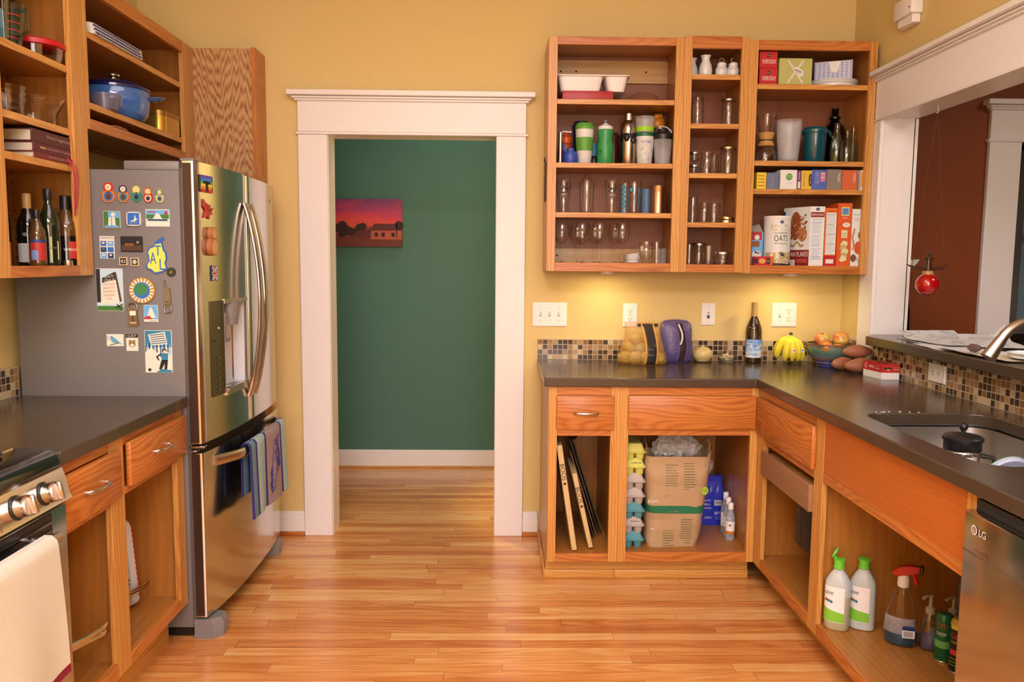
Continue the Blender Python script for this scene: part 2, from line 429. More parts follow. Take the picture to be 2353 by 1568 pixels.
# ------------------------------------------------------------------ the setting
XL, XR, ZC, YF = -1.735, 1.734, 3.02, -5.9
def S(name, mb, **k): return struct(mb.build(name, **k))
S('floor', MB().box(XL - .1, 6.2, YF - .1, 2.6, -.06, 0, floor_oak))
S('ceiling', MB().box(XL - .1, 6.2, YF - .1, 2.6, ZC, ZC + .08, ceil_white))
w = MB()                                                       # kitchen side yellow, hall side green
w.box(XL - .1, -.852, 0, .12, 0, ZC, wall_yellow).box(.008, XR + .002, 0, .12, 0, ZC, wall_yellow).box(-.852, .008, 0, .12, 2.033, ZC, wall_yellow)
w.box(XL - .1, -.852, .12, .139, 0, ZC, wall_green).box(.008, XR + .13, .12, .139, 0, ZC, wall_green).box(-.852, .008, .12, .139, 2.033, ZC, wall_green)
S('wall_back', w)
S('wall_left', MB().box(XL - .1, XL, YF, 0, 0, ZC, wall_yellow))
S('wall_front', MB().box(XL - .1, 6.2, YF - .1, YF, 0, ZC, wall_yellow))
w = MB()
w.box(XR, 1.80, -.345, 0, 0, ZC, wall_yellow).box(XR, 1.80, -3.3, -.345, 0, 1.044, wall_yellow).box(XR, 1.80, -3.3, -.345, 2.076, ZC, wall_yellow).box(XR, 1.80, YF, -3.3, 0, ZC, wall_yellow)
w.box(1.80, 1.866, -.345, .09, 0, ZC, wall_brown).box(1.80, 1.866, -3.3, -.345, 0, 1.044, wall_brown).box(1.80, 1.866, -3.3, -.345, 2.076, ZC, wall_brown).box(1.80, 1.866, YF, -3.3, 0, ZC, wall_brown)
S('wall_right', w)
S('wall_hall', MB().box(-2.4, 1.6, 1.337, 1.42, 0, ZC, wall_green))
S('wall_hall_end', MB().box(-2.45, -2.36, .14, 1.337, 0, ZC, wall_green).box(.22, .32, .14, 1.337, 0, ZC, wall_yellow))
w = MB(); w.box(1.866, 2.642, .09, .2, 0, ZC, wall_brown).box(3.6, 6.2, .09, .2, 0, ZC, wall_brown).box(2.642, 3.6, .09, .2, 2.03, ZC, wall_brown)
S('wall_dining', w)
S('wall_dining_side', MB().box(6.1, 6.2, YF, 2.6, 0, ZC, wall_brown))
w = MB(); w.box(1.866, 3.52, 1.5, 1.6, 0, ZC, wall_brown).box(3.52, 4.4, 1.5, 1.6, 0, 1.0, wall_brown).box(3.52, 4.4, 1.5, 1.6, 2.2, ZC, wall_brown).box(4.4, 6.2, 1.5, 1.6, 0, ZC, wall_brown)
S('wall_far', w)
wn_ = MB(); wt = mat('tan_window_paint', px(190, 160, 130, .8), .4)
for a, b, c, d in ((3.48, 3.61, .96, 2.28), (4.36, 4.46, .96, 2.28), (3.46, 4.46, 2.18, 2.28), (3.46, 4.46, .92, 1.0), (3.60, 4.36, 1.56, 1.62)): wn_.box(a, b, 1.47, 1.53, c, d, wt, .004)
struct(wn_.build('window_1'))
pane = mat('dusk_window_pane', (.3, .4, .45), .1, emit=(.42, .60, .66), es=.05, mott=0)
struct(MB().box(3.56, 4.36, 1.52, 1.525, 1.0, 2.18, pane).build('window_pane', bpy.data.objects['window_1']))

def crown(mb, x0, x1, yf, z, h=.036, out=.034, M=None, e=True):
    """stepped crown cap along x standing on a head board"""
    st = [(0, .010, .30), (.010, .020, .55), (.022, h, 1.0)]
    for a, b, k in st: mb.box(x0 - out * k * e, x1 + out * k * e, yf - out * k, yf + .018, z + a - .001, z + b, white_trim, .002, M)
d = MB()                                                        # doorway to the hall
d.box(-.976, -.8345, -.02, 0, 0, 2.013, white_trim, .002).box(-.010, .134, -.02, 0, 0, 2.013, white_trim, .002)
d.box(-.986, .144, -.028, 0, 2.010, 2.024, white_trim, .003).box(-.976, .134, -.022, 0, 2.024, 2.176, white_trim, .002)
crown(d, -.976, .134, -.022, 2.170, .046, .042)
d.box(-.852, -.832, -.004, .145, 0, 2.014, white_trim).box(-.012, .008, -.004, .145, 0, 2.014, white_trim).box(-.852, .008, -.004, .145, 2.014, 2.034, white_trim)
d.box(-.976, -.836, .139, .157, 0, 2.013, white_trim).box(-.008, .134, .139, .157, 0, 2.013, white_trim).box(-.976, .134, .139, .157, 2.018, 2.17, white_trim)
S('trim_1', d)
p = MB(); M9 = Matrix.Translation((XR, -.2, 0)) @ Matrix.Rotation(-PI / 2, 4, 'Z')   # local x runs along -y, local -y faces the kitchen
p.box(.026, .157, -.018, 0, 1.018, 2.056, white_trim, .002, M9).box(.100, 3.1, -.020, 0, 2.056, 2.232, white_trim, .002, M9)
p.box(.100, 3.1, -.026, 0, 2.050, 2.060, white_trim, .002, M9)
crown(p, .100, 3.1, -.020, 2.228, .044, .036, M9, e=False)
p.box(.145, .165, -.004, .136, 1.044, 2.056, white_trim, 0, M9).box(.145, 3.1, -.004, .136, 2.056, 2.076, white_trim, 0, M9)
p.box(.026, .165, .132, .150, 1.02, 2.056, white_trim, 0, M9).box(0, 3.1, .132, .15, 2.06, 2.22, white_trim, 0, M9)
S('trim_2', p)
q = MB(); q.box(2.478, 2.642, .066, .09, 0, 2.026, white_trim, .002).box(2.468, 3.8, .06, .09, 2.026, 2.042, white_trim, .002).box(2.478, 3.8, .066, .09, 2.04, 2.19, white_trim, .002).box(2.622, 2.642, .07, .2, 0, 2.03, white_trim)
crown(q, 2.478, 3.8, .066, 2.185, .046, .04)
S('trim_3', q)
bb = MB()
def base(mb, x0, x1, yf, h=.125, shoe=None, s=1):
    mb.box(x0, x1, yf, yf + .016 * s, .012, h - .035, white_trim).box(x0, x1, yf + .003 * s, yf + .016 * s, h - .036, h - .008, white_trim, .002).box(x0, x1, yf + .007 * s, yf + .016 * s, h - .009, h, white_trim, .002)
    if shoe: mb.box(x0, x1, yf - .010, yf + .002, 0, .022, shoe, .003)
base(bb, -1.14, -.977, -.016, .125, oakr[0]); S('baseboard_back_left', bb)
bb = MB(); base(bb, .135, .212, -.016, .125, oakr[0]); S('baseboard_back_right', bb)
bb = MB(); base(bb, -2.36, .22, 1.321, .122); bb.box(-2.36, .22, 1.311, 1.322, 0, .014, oak[0], .002); S('baseboard_hall', bb)

# canvas print in the hall
cv = NT('sunset_canvas'); c_ = cv.coord(); sp = cv.n('ShaderNodeSeparateXYZ'); cv.L.new(c_, sp.inputs[0]); nz = cv.noise(cv.mapping(c_, (5, 5, 14)), 1, 4, .6, .8)
f = cv.math('ADD', cv.math('MULTIPLY', sp.outputs[2], 3.0), cv.math('MULTIPLY', cv.math('SUBTRACT', nz, .5), .55))
cv.set(cv.b.inputs['Base Color'], cv.ramp(f, [(.0, (.10, .02, .02, 1)), (.36, (.30, .03, .02, 1)), (.44, (.75, .10, .05, 1)), (.58, (.70, .05, .09, 1)), (.75, (.42, .05, .16, 1)), (.95, (.18, .05, .17, 1))])); cv.b.inputs['Roughness'].default_value = .6
m = MB(); m.box(-1.100, -.632, 1.305, 1.3365, 1.492, 1.803, cv.m, .002); q = Pl((-.866, 1.305, 1.492)); sil = mat('canvas_silhouette', (.03, .008, .006), .6); hs = mat('canvas_house', (.5, .10, .05), .6); hd_ = mat('canvas_house_dark', (.12, .02, .015), .6)
m.rect(q, -.234, .234, .0, .055, mat('canvas_grass', (.16, .03, .012), .6)); random.seed(2)
for k in range(26): m.disc(q, random.uniform(-.23, -.02), random.uniform(.075, .135), random.uniform(.012, .034), sil, .0008 + .00004 * k, 9)
for k in range(8): m.disc(q, random.uniform(-.05, .1), random.uniform(.07, .10), random.uniform(.012, .022), sil, .0008 + .00004 * k, 9)
m.poly(q, [(.015, .105), (.055, .150), (.20, .150), (.234, .112), (.234, .105)], hd_, .002).rect(q, .03, .234, .048, .108, hs, .0018).poly(q, [(-.09, .075), (-.05, .105), (.02, .105), (.03, .06), (-.09, .06)], hd_, .0017)
for a in (.055, .10, .165): m.rect(q, a, a + .022, .065, .092, sil, .0022)
m.disc(q, .215, .14, .03, sil, .0024, 9); m.line(q, [(.20, .06), (.20, .15)], .006, sil, .0024)
single(m, 'canvas_print', 'red and purple sunset canvas print on the green hall wall', 'picture', smooth=0)

# ------------------------------------------------------------------ lamps of the room and added fill lights
def lamp(name, label, x, y, z, sx, sy, power, col, shape='RECTANGLE'):
    t = thing(name, label, 'ceiling lamp', (x, y, z))
    f = MB(); f.box(-sx / 2 - .03, sx / 2 + .03, -sy / 2 - .03, sy / 2 + .03, .0, .018, white_pl, .004); f.build('housing', t)
    L = bpy.data.lights.new(name + '_light', 'AREA'); L.shape = shape; L.size = sx; L.size_y = sy; L.energy = power; L.color = col
    o = bpy.data.objects.new('light', L); C.objects.link(o); o.parent = t; o.location = (0, 0, -.006); return t
WARM = (1.0, .865, .92)
lamp('ceiling_lamp', 'wide flat warm white lamp on the kitchen ceiling over the floor between the counters', -.05, -2.75, ZC - .02, 1.5, 1.7, 36, WARM)
lamp('ceiling_lamp', 'wide flat warm white lamp added behind the camera in place of bounced flash', -.1, -4.9, ZC - .02, 2.4, 1.3, 150, WARM)  # added lamp, stands in for flash bounced off the ceiling
lamp('ceiling_lamp', 'small square warm white lamp on the hall ceiling beyond the doorway', -.3, .75, ZC - .02, .4, .4, 7.5, WARM)
lamp('ceiling_lamp', 'square warm white lamp on the dining room ceiling beyond the pass-through', 3.2, -2.0, ZC - .02, .8, .8, 22, (1.0, .82, .66))
# added window behind the camera; its area lamp gives frontal fill and glass highlights
fz = MB()
for a_, b_, c__, d__ in ((-.75, -.63, .80, 2.35), (.93, 1.05, .80, 2.35), (-.75, 1.05, 2.25, 2.37), (-.80, 1.10, .72, .82), (.13, .17, .80, 2.30), (-.63, .93, 1.50, 1.54)): fz.box(a_, b_, YF, YF + .03, c__, d__, white_trim, .003)
struct(fz.build('added_window'))
L = bpy.data.lights.new('window_fill_light', 'AREA'); L.shape = 'RECTANGLE'; L.size = 1.5; L.size_y = 1.4; L.energy = 60; L.color = (1.0, .88, .92)
o = bpy.data.objects.new('window_fill_light', L); C.objects.link(o); o.parent = bpy.data.objects['added_window']; o.location = (.15, YF + .006, 1.53); o.rotation_euler = (PI / 2, 0, 0)
t = thing('ceiling_lamp', 'small round spot lamp added on the hall ceiling to brighten the yellow end wall', 'ceiling lamp', (-.45, .55, ZC - .02))  # added spot; brightens the end wall so the fridge door mirrors yellow
m = MB(); m.lathe([(.05, -.02), (.055, 0), (.055, .018)], white_pl, seg=20); m.build('housing', t)
L = bpy.data.lights.new('hall_fill_spot', 'SPOT'); L.energy = 430; L.color = (1, .80, .52); L.spot_size = math.radians(52); L.spot_blend = .9; L.shadow_soft_size = .05
o = bpy.data.objects.new('light', L); C.objects.link(o); o.parent = t; o.location = (0, 0, -.03); o.rotation_euler = (0, math.radians(-27), 0)
wd = bpy.data.worlds.new('dusk'); bpy.context.scene.world = wd; wd.use_nodes = True
wd.node_tree.nodes['Background'].inputs[0].default_value = (.5, .6, .75, 1); wd.node_tree.nodes['Background'].inputs[1].default_value = .05

# ------------------------------------------------------------------ cabinets
T = .018
def carcass(t, w, d, z0, z1, side0=True, shelves=(), setback=.02, stiles=(), rails=(), top=True, bot_z=None, rail_back=(), holes=False, woods=(oak, oakr), back=back_ply, inner=ply, shelf_m=None, gapend=0.0):
    """t: Empty at the front corner of the cabinet; local x along the front, y into the wall"""
    bz = bot_z if bot_z is not None else z0
    for k, (a, b) in enumerate(((0, T), (w - T, w))):
        m = MB(); 
        outer = oak[2] if (k == 0 and side0 in (True, 'l')) or (k == 1 and side0 == 'r') else inner[2]
        m.box(a, b, .019, d, z0, z1, inner[2])
        if outer is oak[2]:
            e = (a - .0006, a) if k == 0 else (b, b + .0006)
            m.box(e[0], e[1], .019, d, z0, z1, outer)
        if holes:
            xx, pl = (b, Pl((b, 0, 0), (0, -1, 0))) if k == 0 else (a, Pl((a, 0, 0), (0, -1, 0)))
            s = 1 if k == 0 else -1
            pl = Pl((xx, 0, 0), (0, s, 0))
            z = z0 + .06
            while z < z1 - .04:
                for yy in (.05, d - .05): m.disc(pl, s * yy, z, .0028, dark_hole, .0004, 8)
                z += .032
        m.build('side_panel', t)
    MB().box(T, w - T, d - .006, d, z0, z1, back).build('back_panel', t)
    if top: MB().box(T, w - T, .019, d - .006, z1 - T, z1, inner[0]).build('top_panel', t)
    MB().box(T, w - T, .019, d - .006, bz - T, bz, inner[0]).build('bottom_panel', t)
    for z in shelves:
        m = MB(); m.box(T + .001, w - T - .001, setback, d - .008, z - .019, z, inner[0]); m.box(T + .001, w - T - .001, setback - .004, setback, z - .0225, z + .0005, woods[0][0], .001)
        m.build('shelf', t)
    for (a, b, c, e) in rail_back:
        m = MB(); m.box(T, w - T, d - .022, d - .006, a, b, pale[0])
        pl = Pl((0, d - .022, 0))
        for xx in c: m.disc(pl, xx, (a + b) / 2, .0045, dark_hole)
        m.build('hanging_rail', t)
    f = MB()
    for a, b in stiles: f.box(a, b, 0, .019, z0, z1, woods[0][2], .0012)
    for a, b, c, e in rails: f.box(a, b, .0004, .0186, c, e, woods[1][0], .0012)
    f.build('face_frame', t)

def bow_handle(parent, cx, z, half=.05, out=.026, r=.0045):
    pts = [(cx - half, .0, z), (cx - half, -out * .45, z)] + [(cx - half * .8 + 1.6 * half * k / 8, -out * (.75 + .25 * math.sin(PI * k / 8)), z) for k in range(9)] + [(cx + half, -out * .45, z), (cx + half, 0, z)]
    h = MB(); h.tube(pts, r, nickel, 10, flat=(1, 1.25)); return h.build('handle', parent)
def drawer(t, x0, x1, z0, z1, hx=None, hz=None, m=None, name='drawer', half=.05, proud=.018):
    d = MB(); d.box(x0, x1, -proud, -.0005, z0, z1, m or oakr[0], .005)
    o = d.build(name, t)
    if hx is not None:
        h = bow_handle(o, hx, hz, half); h.location = (0, -proud, 0)
    return o

CB = 'honey oak wall cabinet '
# three open wall cabinets on the back wall
U0, U1, U2, U3, UZ0, UZ1, UY = .223, .836, 1.131, 1.714, 1.361, 2.412, -.298
t = thing('wall_cabinet', 'open oak wall cabinet holding travel cups, pint glasses and wine glasses', 'cabinet', (U0, UY, 0), group='wall cabinets on the back wall')
carcass(t, U1 - U0, .297, UZ0, UZ1, 'l', (2.140, 1.856, 1.631), .016, [(0, .040), (.574, U1 - U0)], [(.04, .574, 2.377, UZ1), (.04, .574, UZ0, 1.402)], bot_z=1.400, rail_back=[(2.27, 2.375, (.075, .15, .49), 0), (1.402, 1.47, (.07,), 0)])
t = thing('wall_cabinet', 'narrow open oak wall cabinet of white jars and canning jars', 'cabinet', (U1, UY, 0), group='wall cabinets on the back wall')
carcass(t, U2 - U1, .297, UZ0, UZ1, False, (2.256, 2.038, 1.815, 1.591), .016, [(0, .036), (.259, U2 - U1)], [(.036, .259, 2.368, UZ1 + .01), (.036, .259, UZ0, 1.398)], bot_z=1.396)
MB().box(.0, U2 - U1, .004, .297, UZ1 - .001, UZ1 + .010, oak[0], .001).build('top_moulding', t)
t = thing('wall_cabinet', 'open oak wall cabinet of boxes, cereal, tea and bottles beside the pass-through', 'cabinet', (U2, UY, 0), group='wall cabinets on the back wall')
carcass(t, U3 - U2, .297, UZ0 - .003, UZ1 - .004, 'r', (2.217, 1.874, 1.746), .016, [(0, .040), (.549, U3 - U2)], [(.04, .549, 2.366, UZ1 - .004), (.04, .549, UZ0 - .003, 1.396)], bot_z=1.394)

# under-cabinet lamps
def puck(x, y, z, power, label, rot=0):
    t = thing('puck_light', label, 'lamp', (x, y, z), group='small lamps under the wall cabinets')
    m = MB(); m.lathe([(.028, -.012), (.034, -.009), (.034, 0)], white_pl, seg=20); m.build('housing', t)
    L = bpy.data.lights.new('puck', 'AREA'); L.shape = 'DISK'; L.size = .06; L.energy = power; L.color = (1, .74, .36)
    o = bpy.data.objects.new('light', L); C.objects.link(o); o.parent = t; o.location = (0, 0, -.014)
puck(.52, -.19, UZ0 - .001, 1.25, 'small round lamp under the cabinet of wine glasses')
puck(1.40, -.19, UZ0 - .004, 1.25, 'small round lamp under the cabinet of cereal boxes')
puck(-1.60, -1.62, 1.343, 1.1, 'small round lamp under the cabinet of dark bottles')

# back base units
BY = -.6253
t = thing('base_cabinet', 'narrow oak base cabinet with one handled drawer over upright boards', 'cabinet', (.222, BY, 0), group='base cabinets')
carcass(t, .306, .60, .1, .875, 'l', (), .02, [(0, .037), (.266, .306)], [(.037, .266, .835, .875), (.037, .266, .660, .690), (.037, .266, .1, .137)], top=False, bot_z=.137, back=ply[2])
drawer(t, .033, .280, .690, .836, .158, .764)
m = MB(); m.box(.0, .306, .074, .09, 0, .1, oak[0]).box(0, .018, .09, .6, 0, .1, oak[1]); m.build('toe_kick', t)
m = MB(); m.box(-.008, .306, .062, .075, 0, .04, oak[0], .004).box(-.012, .0, .062, .60, 0, .04, oak[1], .004); m.build('base_moulding', t)
t = thing('base_cabinet', 'wide open oak base cabinet with a paper bag and egg cartons inside', 'cabinet', (.528, BY, 0), group='base cabinets')
carcass(t, .5995, .60, .1, .875, False, (), .02, [(0, .038), (.566, .5995)], [(.038, .566, .838, .875), (.038, .566, .664, .692), (.038, .566, .1, .144)], top=False, bot_z=.137, back=ply[2])
drawer(t, .034, .583, .692, .839, name='false_drawer_front')
MB().box(0, .5995, .074, .09, 0, .1, oak[0]).build('toe_kick', t)
MB().box(0, .60, .062, .075, 0, .04, oak[0], .004).build('base_moulding', t)
# right-hand run
RX = 1.1275
t = thing('base_cabinet', 'oak base cabinet with a pull-out bin board, in the corner beside the sink unit', 'cabinet', (RX, BY, 0), -PI / 2, group='base cabinets')
carcass(t, .645, .58, .1, .875, False, (), .02, [(0, .085), (.610, .645)], [(.085, .610, .835, .875), (.085, .610, .648, .690), (.085, .610, .1, .145)], top=False, bot_z=.140, back=ply[2])
drawer(t, .020, .622, .682, .838)
m = MB(); m.box(.088, .606, -.014, .004, .522, .622, wood('brown_board', 0, px(188, 124, 80, .9), px(150, 90, 50, .85), contrast=.5), .002).box(.10, .59, .004, .018, .54, .60, ply[0]); m.build('pull_out_board', t)
m = MB(); m.loft([circ(.13, z, 20, (.44, .20), .55, ry=.17) for z in (.33, .5, .60)], black_pl); m.build('waste_bin', t)
m = MB(); m.box(.1, .6, .016, .5, .600, .612, oak[0]); m.build('bin_frame', t)
MB().box(0, .645, .075, .09, 0, .1, oak[0]).build('toe_kick', t)
t = thing('base_cabinet', 'oak sink cabinet with cleaning bottles inside, beside the dishwasher', 'cabinet', (RX, BY - .645, 0), -PI / 2, group='base cabinets')
carcass(t, .903, .58, .1, .875, False, (), .02, [(0, .040), (.868, .903)], [(.04, .868, .655, .690), (.04, .868, .1, .143)], top=False, bot_z=.142, back=ply[2])
m = MB(); m.box(.04, .868, .0006, .018, .690, .875, wood('smooth_red_oak', 0, px(220, 112, 36, .9), px(184, 78, 18, .85), contrast=.45), .001); m.build('front_panel', t)
MB().box(0, .903, .075, .09, 0, .1, oak[0]).build('toe_kick', t)
# left-hand run
LX = -1.128
t = thing('base_cabinet', 'oak base cabinet of two drawers and two open bays between stove and fridge', 'cabinet', (LX, -1.974, 0), PI / 2, group='base cabinets')
W_ = .824
carcass(t, W_, .585, .148, .875, False, (), .02, [(0, .030), (.290, .375), (.765, W_)], [(.03, .290, .842, .875), (.375, .765, .842, .875), (.03, .290, .680, .702), (.375, .765, .690, .712), (.03, .290, .148, .196), (.375, .765, .148, .186)], top=False, bot_z=.180, back=ply[2])
MB().box(.330, .348, .02, .57, .18, .875, ply[2]).build('divider', t)
drawer(t, .018, .328, .700, .842, .17, .772, half=.055)
drawer(t, .386, .820, .712, .850, .60, .782, half=.055)
MB().box(0, W_, .075, .09, 0, .148, oak[0]).build('toe_kick', t)
# left wall cabinets
LW = -1.42
t = thing('wall_cabinet', 'open oak wall cabinet of dark bottles, books and glass bowls', 'cabinet', (LW, -1.98, 0), PI / 2, group='wall cabinets on the stove wall')
W_ = .836
carcass(t, W_, .305, 1.344, 2.375, False, (2.036, 1.832, 1.713), .016, [(0, .36), (.745, W_)], [(.36, .745, 2.33, 2.375), (.36, .745, 1.344, 1.379)], bot_z=1.377, holes=True, back=ply[2])
t = thing('wall_cabinet', 'deep oak cabinet over the fridge holding a blue pot', 'cabinet', (LW, -1.142, 0), PI / 2, group='wall cabinets on the stove wall')
W_ = .98
carcass(t, W_, .305, 1.85, 2.375, False, (2.190, 1.947), .016, [(0, .02), (.865, W_)], [(.02, .865, 2.325, 2.375), (.02, .865, 1.85, 1.887)], bot_z=1.885, holes=True, back=ply[2])
m = MB(); m.box(XL + .002, -1.150, -.158, -.003, .002, 2.375, wood('oak_veneer_cathedral', 2, px(222, 156, 92, .9), px(168, 88, 40, .8), contrast=1.35, chevron=True)).box(-1.150, -1.131, -.162, -.002, 0, 2.380, oakr[2], .001)
lab(m.build('tall_end_panel'), 'tall narrow oak panel with wavy grain between fridge and back wall', 'cabinet panel')
m = MB(); m.box(0, .02, -.06, .06, -.05, .05, black_pl)
# dark paddle hung on the cabinet side
m = MB(); m.box(-.008, -.001, -.115, -.055, 1.685, 1.87, wood('dark_walnut', 2, (.09, .045, .025, 1), (.03, .015, .01, 1)), .003).box(-.011, -.004, -.097, -.073, 1.87, 1.89, MATS['dark_walnut'], .003)
o = m.build('wooden_paddle'); o.location = (U0, -.10, 0); lab(o, 'dark wooden paddle hanging on the side of the wine glass cabinet', 'paddle')

# ------------------------------------------------------------------ counters
from mathutils.geometry import tessellate_polygon
def slab(outer, holes, z0, z1, mt, name, label, cat='countertop'):
    loops = [outer] + holes; flat = [V((x, y, 0)) for l in loops for x, y in l]
    tri = tessellate_polygon([[V((x, y, 0)) for x, y in l] for l in loops])
    n = len(flat); vs = [(p.x, p.y, z1) for p in flat] + [(p.x, p.y, z0) for p in flat]; fs = []
    for a, b, c in tri:
        nz = (flat[b] - flat[a]).cross(flat[c] - flat[a]).z
        f = (a, b, c) if nz > 0 else (a, c, b)
        fs.append(f); fs.append(tuple(n + i for i in f[::-1]))
    k = 0
    for l in loops:
        m_ = len(l)
        for i in range(m_): a, b = k + i, k + (i + 1) % m_; fs.append((a, b, n + b, n + a))
        k += m_
    mb = MB(); mb.add(vs, fs, mt); o = mb.build(name, smooth=30, fix=True)
    md = o.modifiers.new('edge', 'BEVEL'); md.width = .004; md.segments = 2; md.limit_method = 'ANGLE'; md.angle_limit = math.radians(50)
    return lab(o, label, cat)
def rrect(x0, x1, y0, y1, r, n=6):
    out = []
    for cx, cy, a0 in ((x1 - r, y1 - r, 0), (x0 + r, y1 - r, 90), (x0 + r, y0 + r, 180), (x1 - r, y0 + r, 270)):
        for k in range(n + 1): a = math.radians(a0 + 90 * k / n); out.append((cx + r * math.cos(a), cy + r * math.sin(a)))
    return out
SX0, SX1, SY0, SY1 = 1.205, 1.62, -2.08, -1.395
slab([(.201, -.002), (.201, -.6455), (1.105, -.6455), (1.105, -3.05), (XR - .001, -3.05), (XR - .001, -.002)], [rrect(SX0, SX1, SY0, SY1, .075)], .876, .914, counter_m, 'countertop', 'dark brown L-shaped countertop with the sink and fruit on it')
slab([(XL + .001, -1.142), (XL + .001, -1.972), (-1.108, -1.972), (-1.108, -1.142)], [], .876, .914, counter_m, 'countertop', 'short dark brown countertop between stove and fridge')
slab([(1.655, -.452), (1.655, -3.2), (2.06, -3.2), (2.06, -.368), (1.714, -.368), (1.68, -.43)], [], 1.045, 1.085, counter_m, 'bar_top', 'raised dark brown bar top under the pass-through with newspapers on it', 'countertop')
# backsplashes
m = MB(); m.box(.203, XR - .011, -.010, -.001, .9145, 1.0165, mos_x); lab(m.build('backsplash'), 'low strip of brown mosaic tile along the back wall', 'backsplash')
m = MB(); m.box(XR - .010, XR - .001, -3.05, -.0105, .9145, 1.0425, mos_y); lab(m.build('backsplash'), 'brown mosaic tile strip under the raised bar', 'backsplash')
m = MB(); m.box(XL + .001, XL + .030, -1.972, -1.1425, .9145, 1.0165, mos_y); m.box(XL + .001, XL + .0305, -1.1425, -1.139, .9145, 1.0165, mat('grout', px(214, 170, 134, .85), .8)); lab(m.build('backsplash'), 'short strip of brown mosaic tile by the fridge', 'backsplash')
# sink
m = MB(); rings = []
for g, z, r in ((.012, .8755, .08), (.012, .872, .08), (.004, .868, .08), (.0, .74, .085), (-.012, .70, .10), (-.05, .685, .08)):
    rings.append([(x, y, z) for x, y in rrect(SX0 - g, SX1 + g, SY0 - g, SY1 + g, r, 8)])
m.loft(rings, steel_pan, False, True, flip=True)
rings = [[(x, y, z) for x, y in rrect(SX0 - g, SX1 + g, SY0 - g, SY1 + g, r, 8)] for g, z, r in ((.014, .8755, .08), (.002, .74, .087), (-.05, .682, .08))]
m.loft(rings, steel_pan, False, True)
lab(m.build('sink'), 'stainless undermount sink with a coffee press in it', 'sink')
# ------------------------------------------------------------------ the fridge
FY0, FY1, FM = -1.135, -.213, -.675
fxx = lambda y: -1.066 + .038 * (1 - abs((y + .62) / .52) ** 2.6)
side_grey = mat('grey_fridge_side', px(148, 126, 112, .62), .5, mott=.02)
gasket = mat('grey_gasket', (.09, .085, .08), .6)
plate_grey = mat('grey_plastic', px(158, 136, 120, .7), .4)
niche_grey = mat('niche_silver', px(226, 200, 180, .95), .4)
def ring(y0, y1, z, r=.006, notch=None, back=-1.106):
    pts = [(back, y0)]
    pts += [(fxx(y0) - r, y0), (fxx(y0) - r * .3, y0 + r * .3), (fxx(y0 + r), y0 + r)]
    n = 14; cuts = [y0 + r + (y1 - y0 - 2 * r) * k / n for k in range(1, n)]
    if notch:
        a, b, dp = notch
        cuts = [c for c in cuts if c < a - .004] + ['n'] + [c for c in cuts if c > b + .004]
    for c in cuts:
        if c == 'n':
            a, b, dp = notch; pts += [(fxx(a), a), (fxx(a) - dp + .02, a + .002), (fxx(a) - dp, a + .02), (fxx(b) - dp, b - .02), (fxx(b) - dp + .02, b - .002), (fxx(b), b)]
        else: pts.append((fxx(c), c))
    pts += [(fxx(y1 - r), y1 - r), (fxx(y1) - r * .3, y1 - r * .3), (fxx(y1) - r, y1), (back, y1)]
    return [(x, y, z) for x, y in pts]
F = thing('refrigerator', 'stainless french door fridge with magnets on its grey side', 'fridge', (-1.4, FM, 0))
m = MB(); m.box(-1.70, -1.117, FY0, FY1, .045, 1.713, side_grey, .004).box(-1.66, -1.13, FY0 + .03, FY1 - .03, .0, .05, black_pl); wb(m, 'body', F)
m = MB(); m.box(-1.118, -1.105, FY0 + .004, FY1 - .004, .06, 1.72, gasket); wb(m, 'gasket', F)
N0, N1 = -.948, -.712
m = MB(); a = [ring(FY0, FM - .003, z) for z in (.738, .905)]; m.loft(a, stain)
m.loft([ring(FY0, FM - .003, z, notch=(N0, N1, .058)) for z in (.905, 1.243)], stain, False, False)
m.loft([ring(FY0, FM - .003, z) for z in (1.243, 1.741)], stain).loft([ring(FY0 + .002, FM - .005, z, .008) for z in (1.7409, 1.745)], stain, False, True)
LD = wb(m, 'door', F, 25); edge_m = mat('brown_grey_edge_reflection', px(112, 78, 58, .5), .35, .6); m = MB(); m.box(-1.105, -1.074, FY0 - .0008, FY0, .742, 1.738, edge_m); wb(m, 'edge_reflection', LD)  # thin brown plate paints a darker reflection onto the steel door side
m = MB(); m.loft([ring(FM + .003, FY1, z) for z in (.738, 1.741)], stain)
pl = Pl((fxx(-.27), -.285, 1.668), (-.16, 1, 0)); lg = mat('grey_logo', (.35, .32, .3), .4, .5)
m.disc(pl, -.012, 0, .009, lg, .001).disc(pl, -.012, 0, .0065, stain, .0013).txt(pl, 'LG', .013, 0, .022, .014, lg, .001)
RD = wb(m, 'door', F, 25)
m = MB(); m.loft([ring(FY0, FY1, z) for z in (.085, .703)], stain); FD = wb(m, 'freezer_drawer', F, 25); m = MB(); m.box(-1.105, -1.074, FY0 - .0008, FY0, .09, .70, edge_m); wb(m, 'edge_reflection', FD)  # same painted reflection on the steel side of the freezer drawer
def grip(y):
    pts = []
    for k in range(21):
        u = k / 20; z = 1.628 - u * .785
        pts.append((fxx(y) + .006 + .055 * math.sin(PI * u) ** .8, y, z))
    h = MB(); h.tube(pts, .0135, nickel, 14, flat=(.75, 1.4)); return h
wb(grip(FM - .034), 'handle', LD); wb(grip(FM + .034), 'handle', RD)
h = MB(); h.tube([(fxx(-1.05 + .76 * k / 20) + .004 + .048 * min(1, math.sin(PI * k / 20) * 2.2), -1.05 + .76 * k / 20, .655) for k in range(21)], .016, nickel, 14, flat=(.55, 1.25)); wb(h, 'handle', FD)
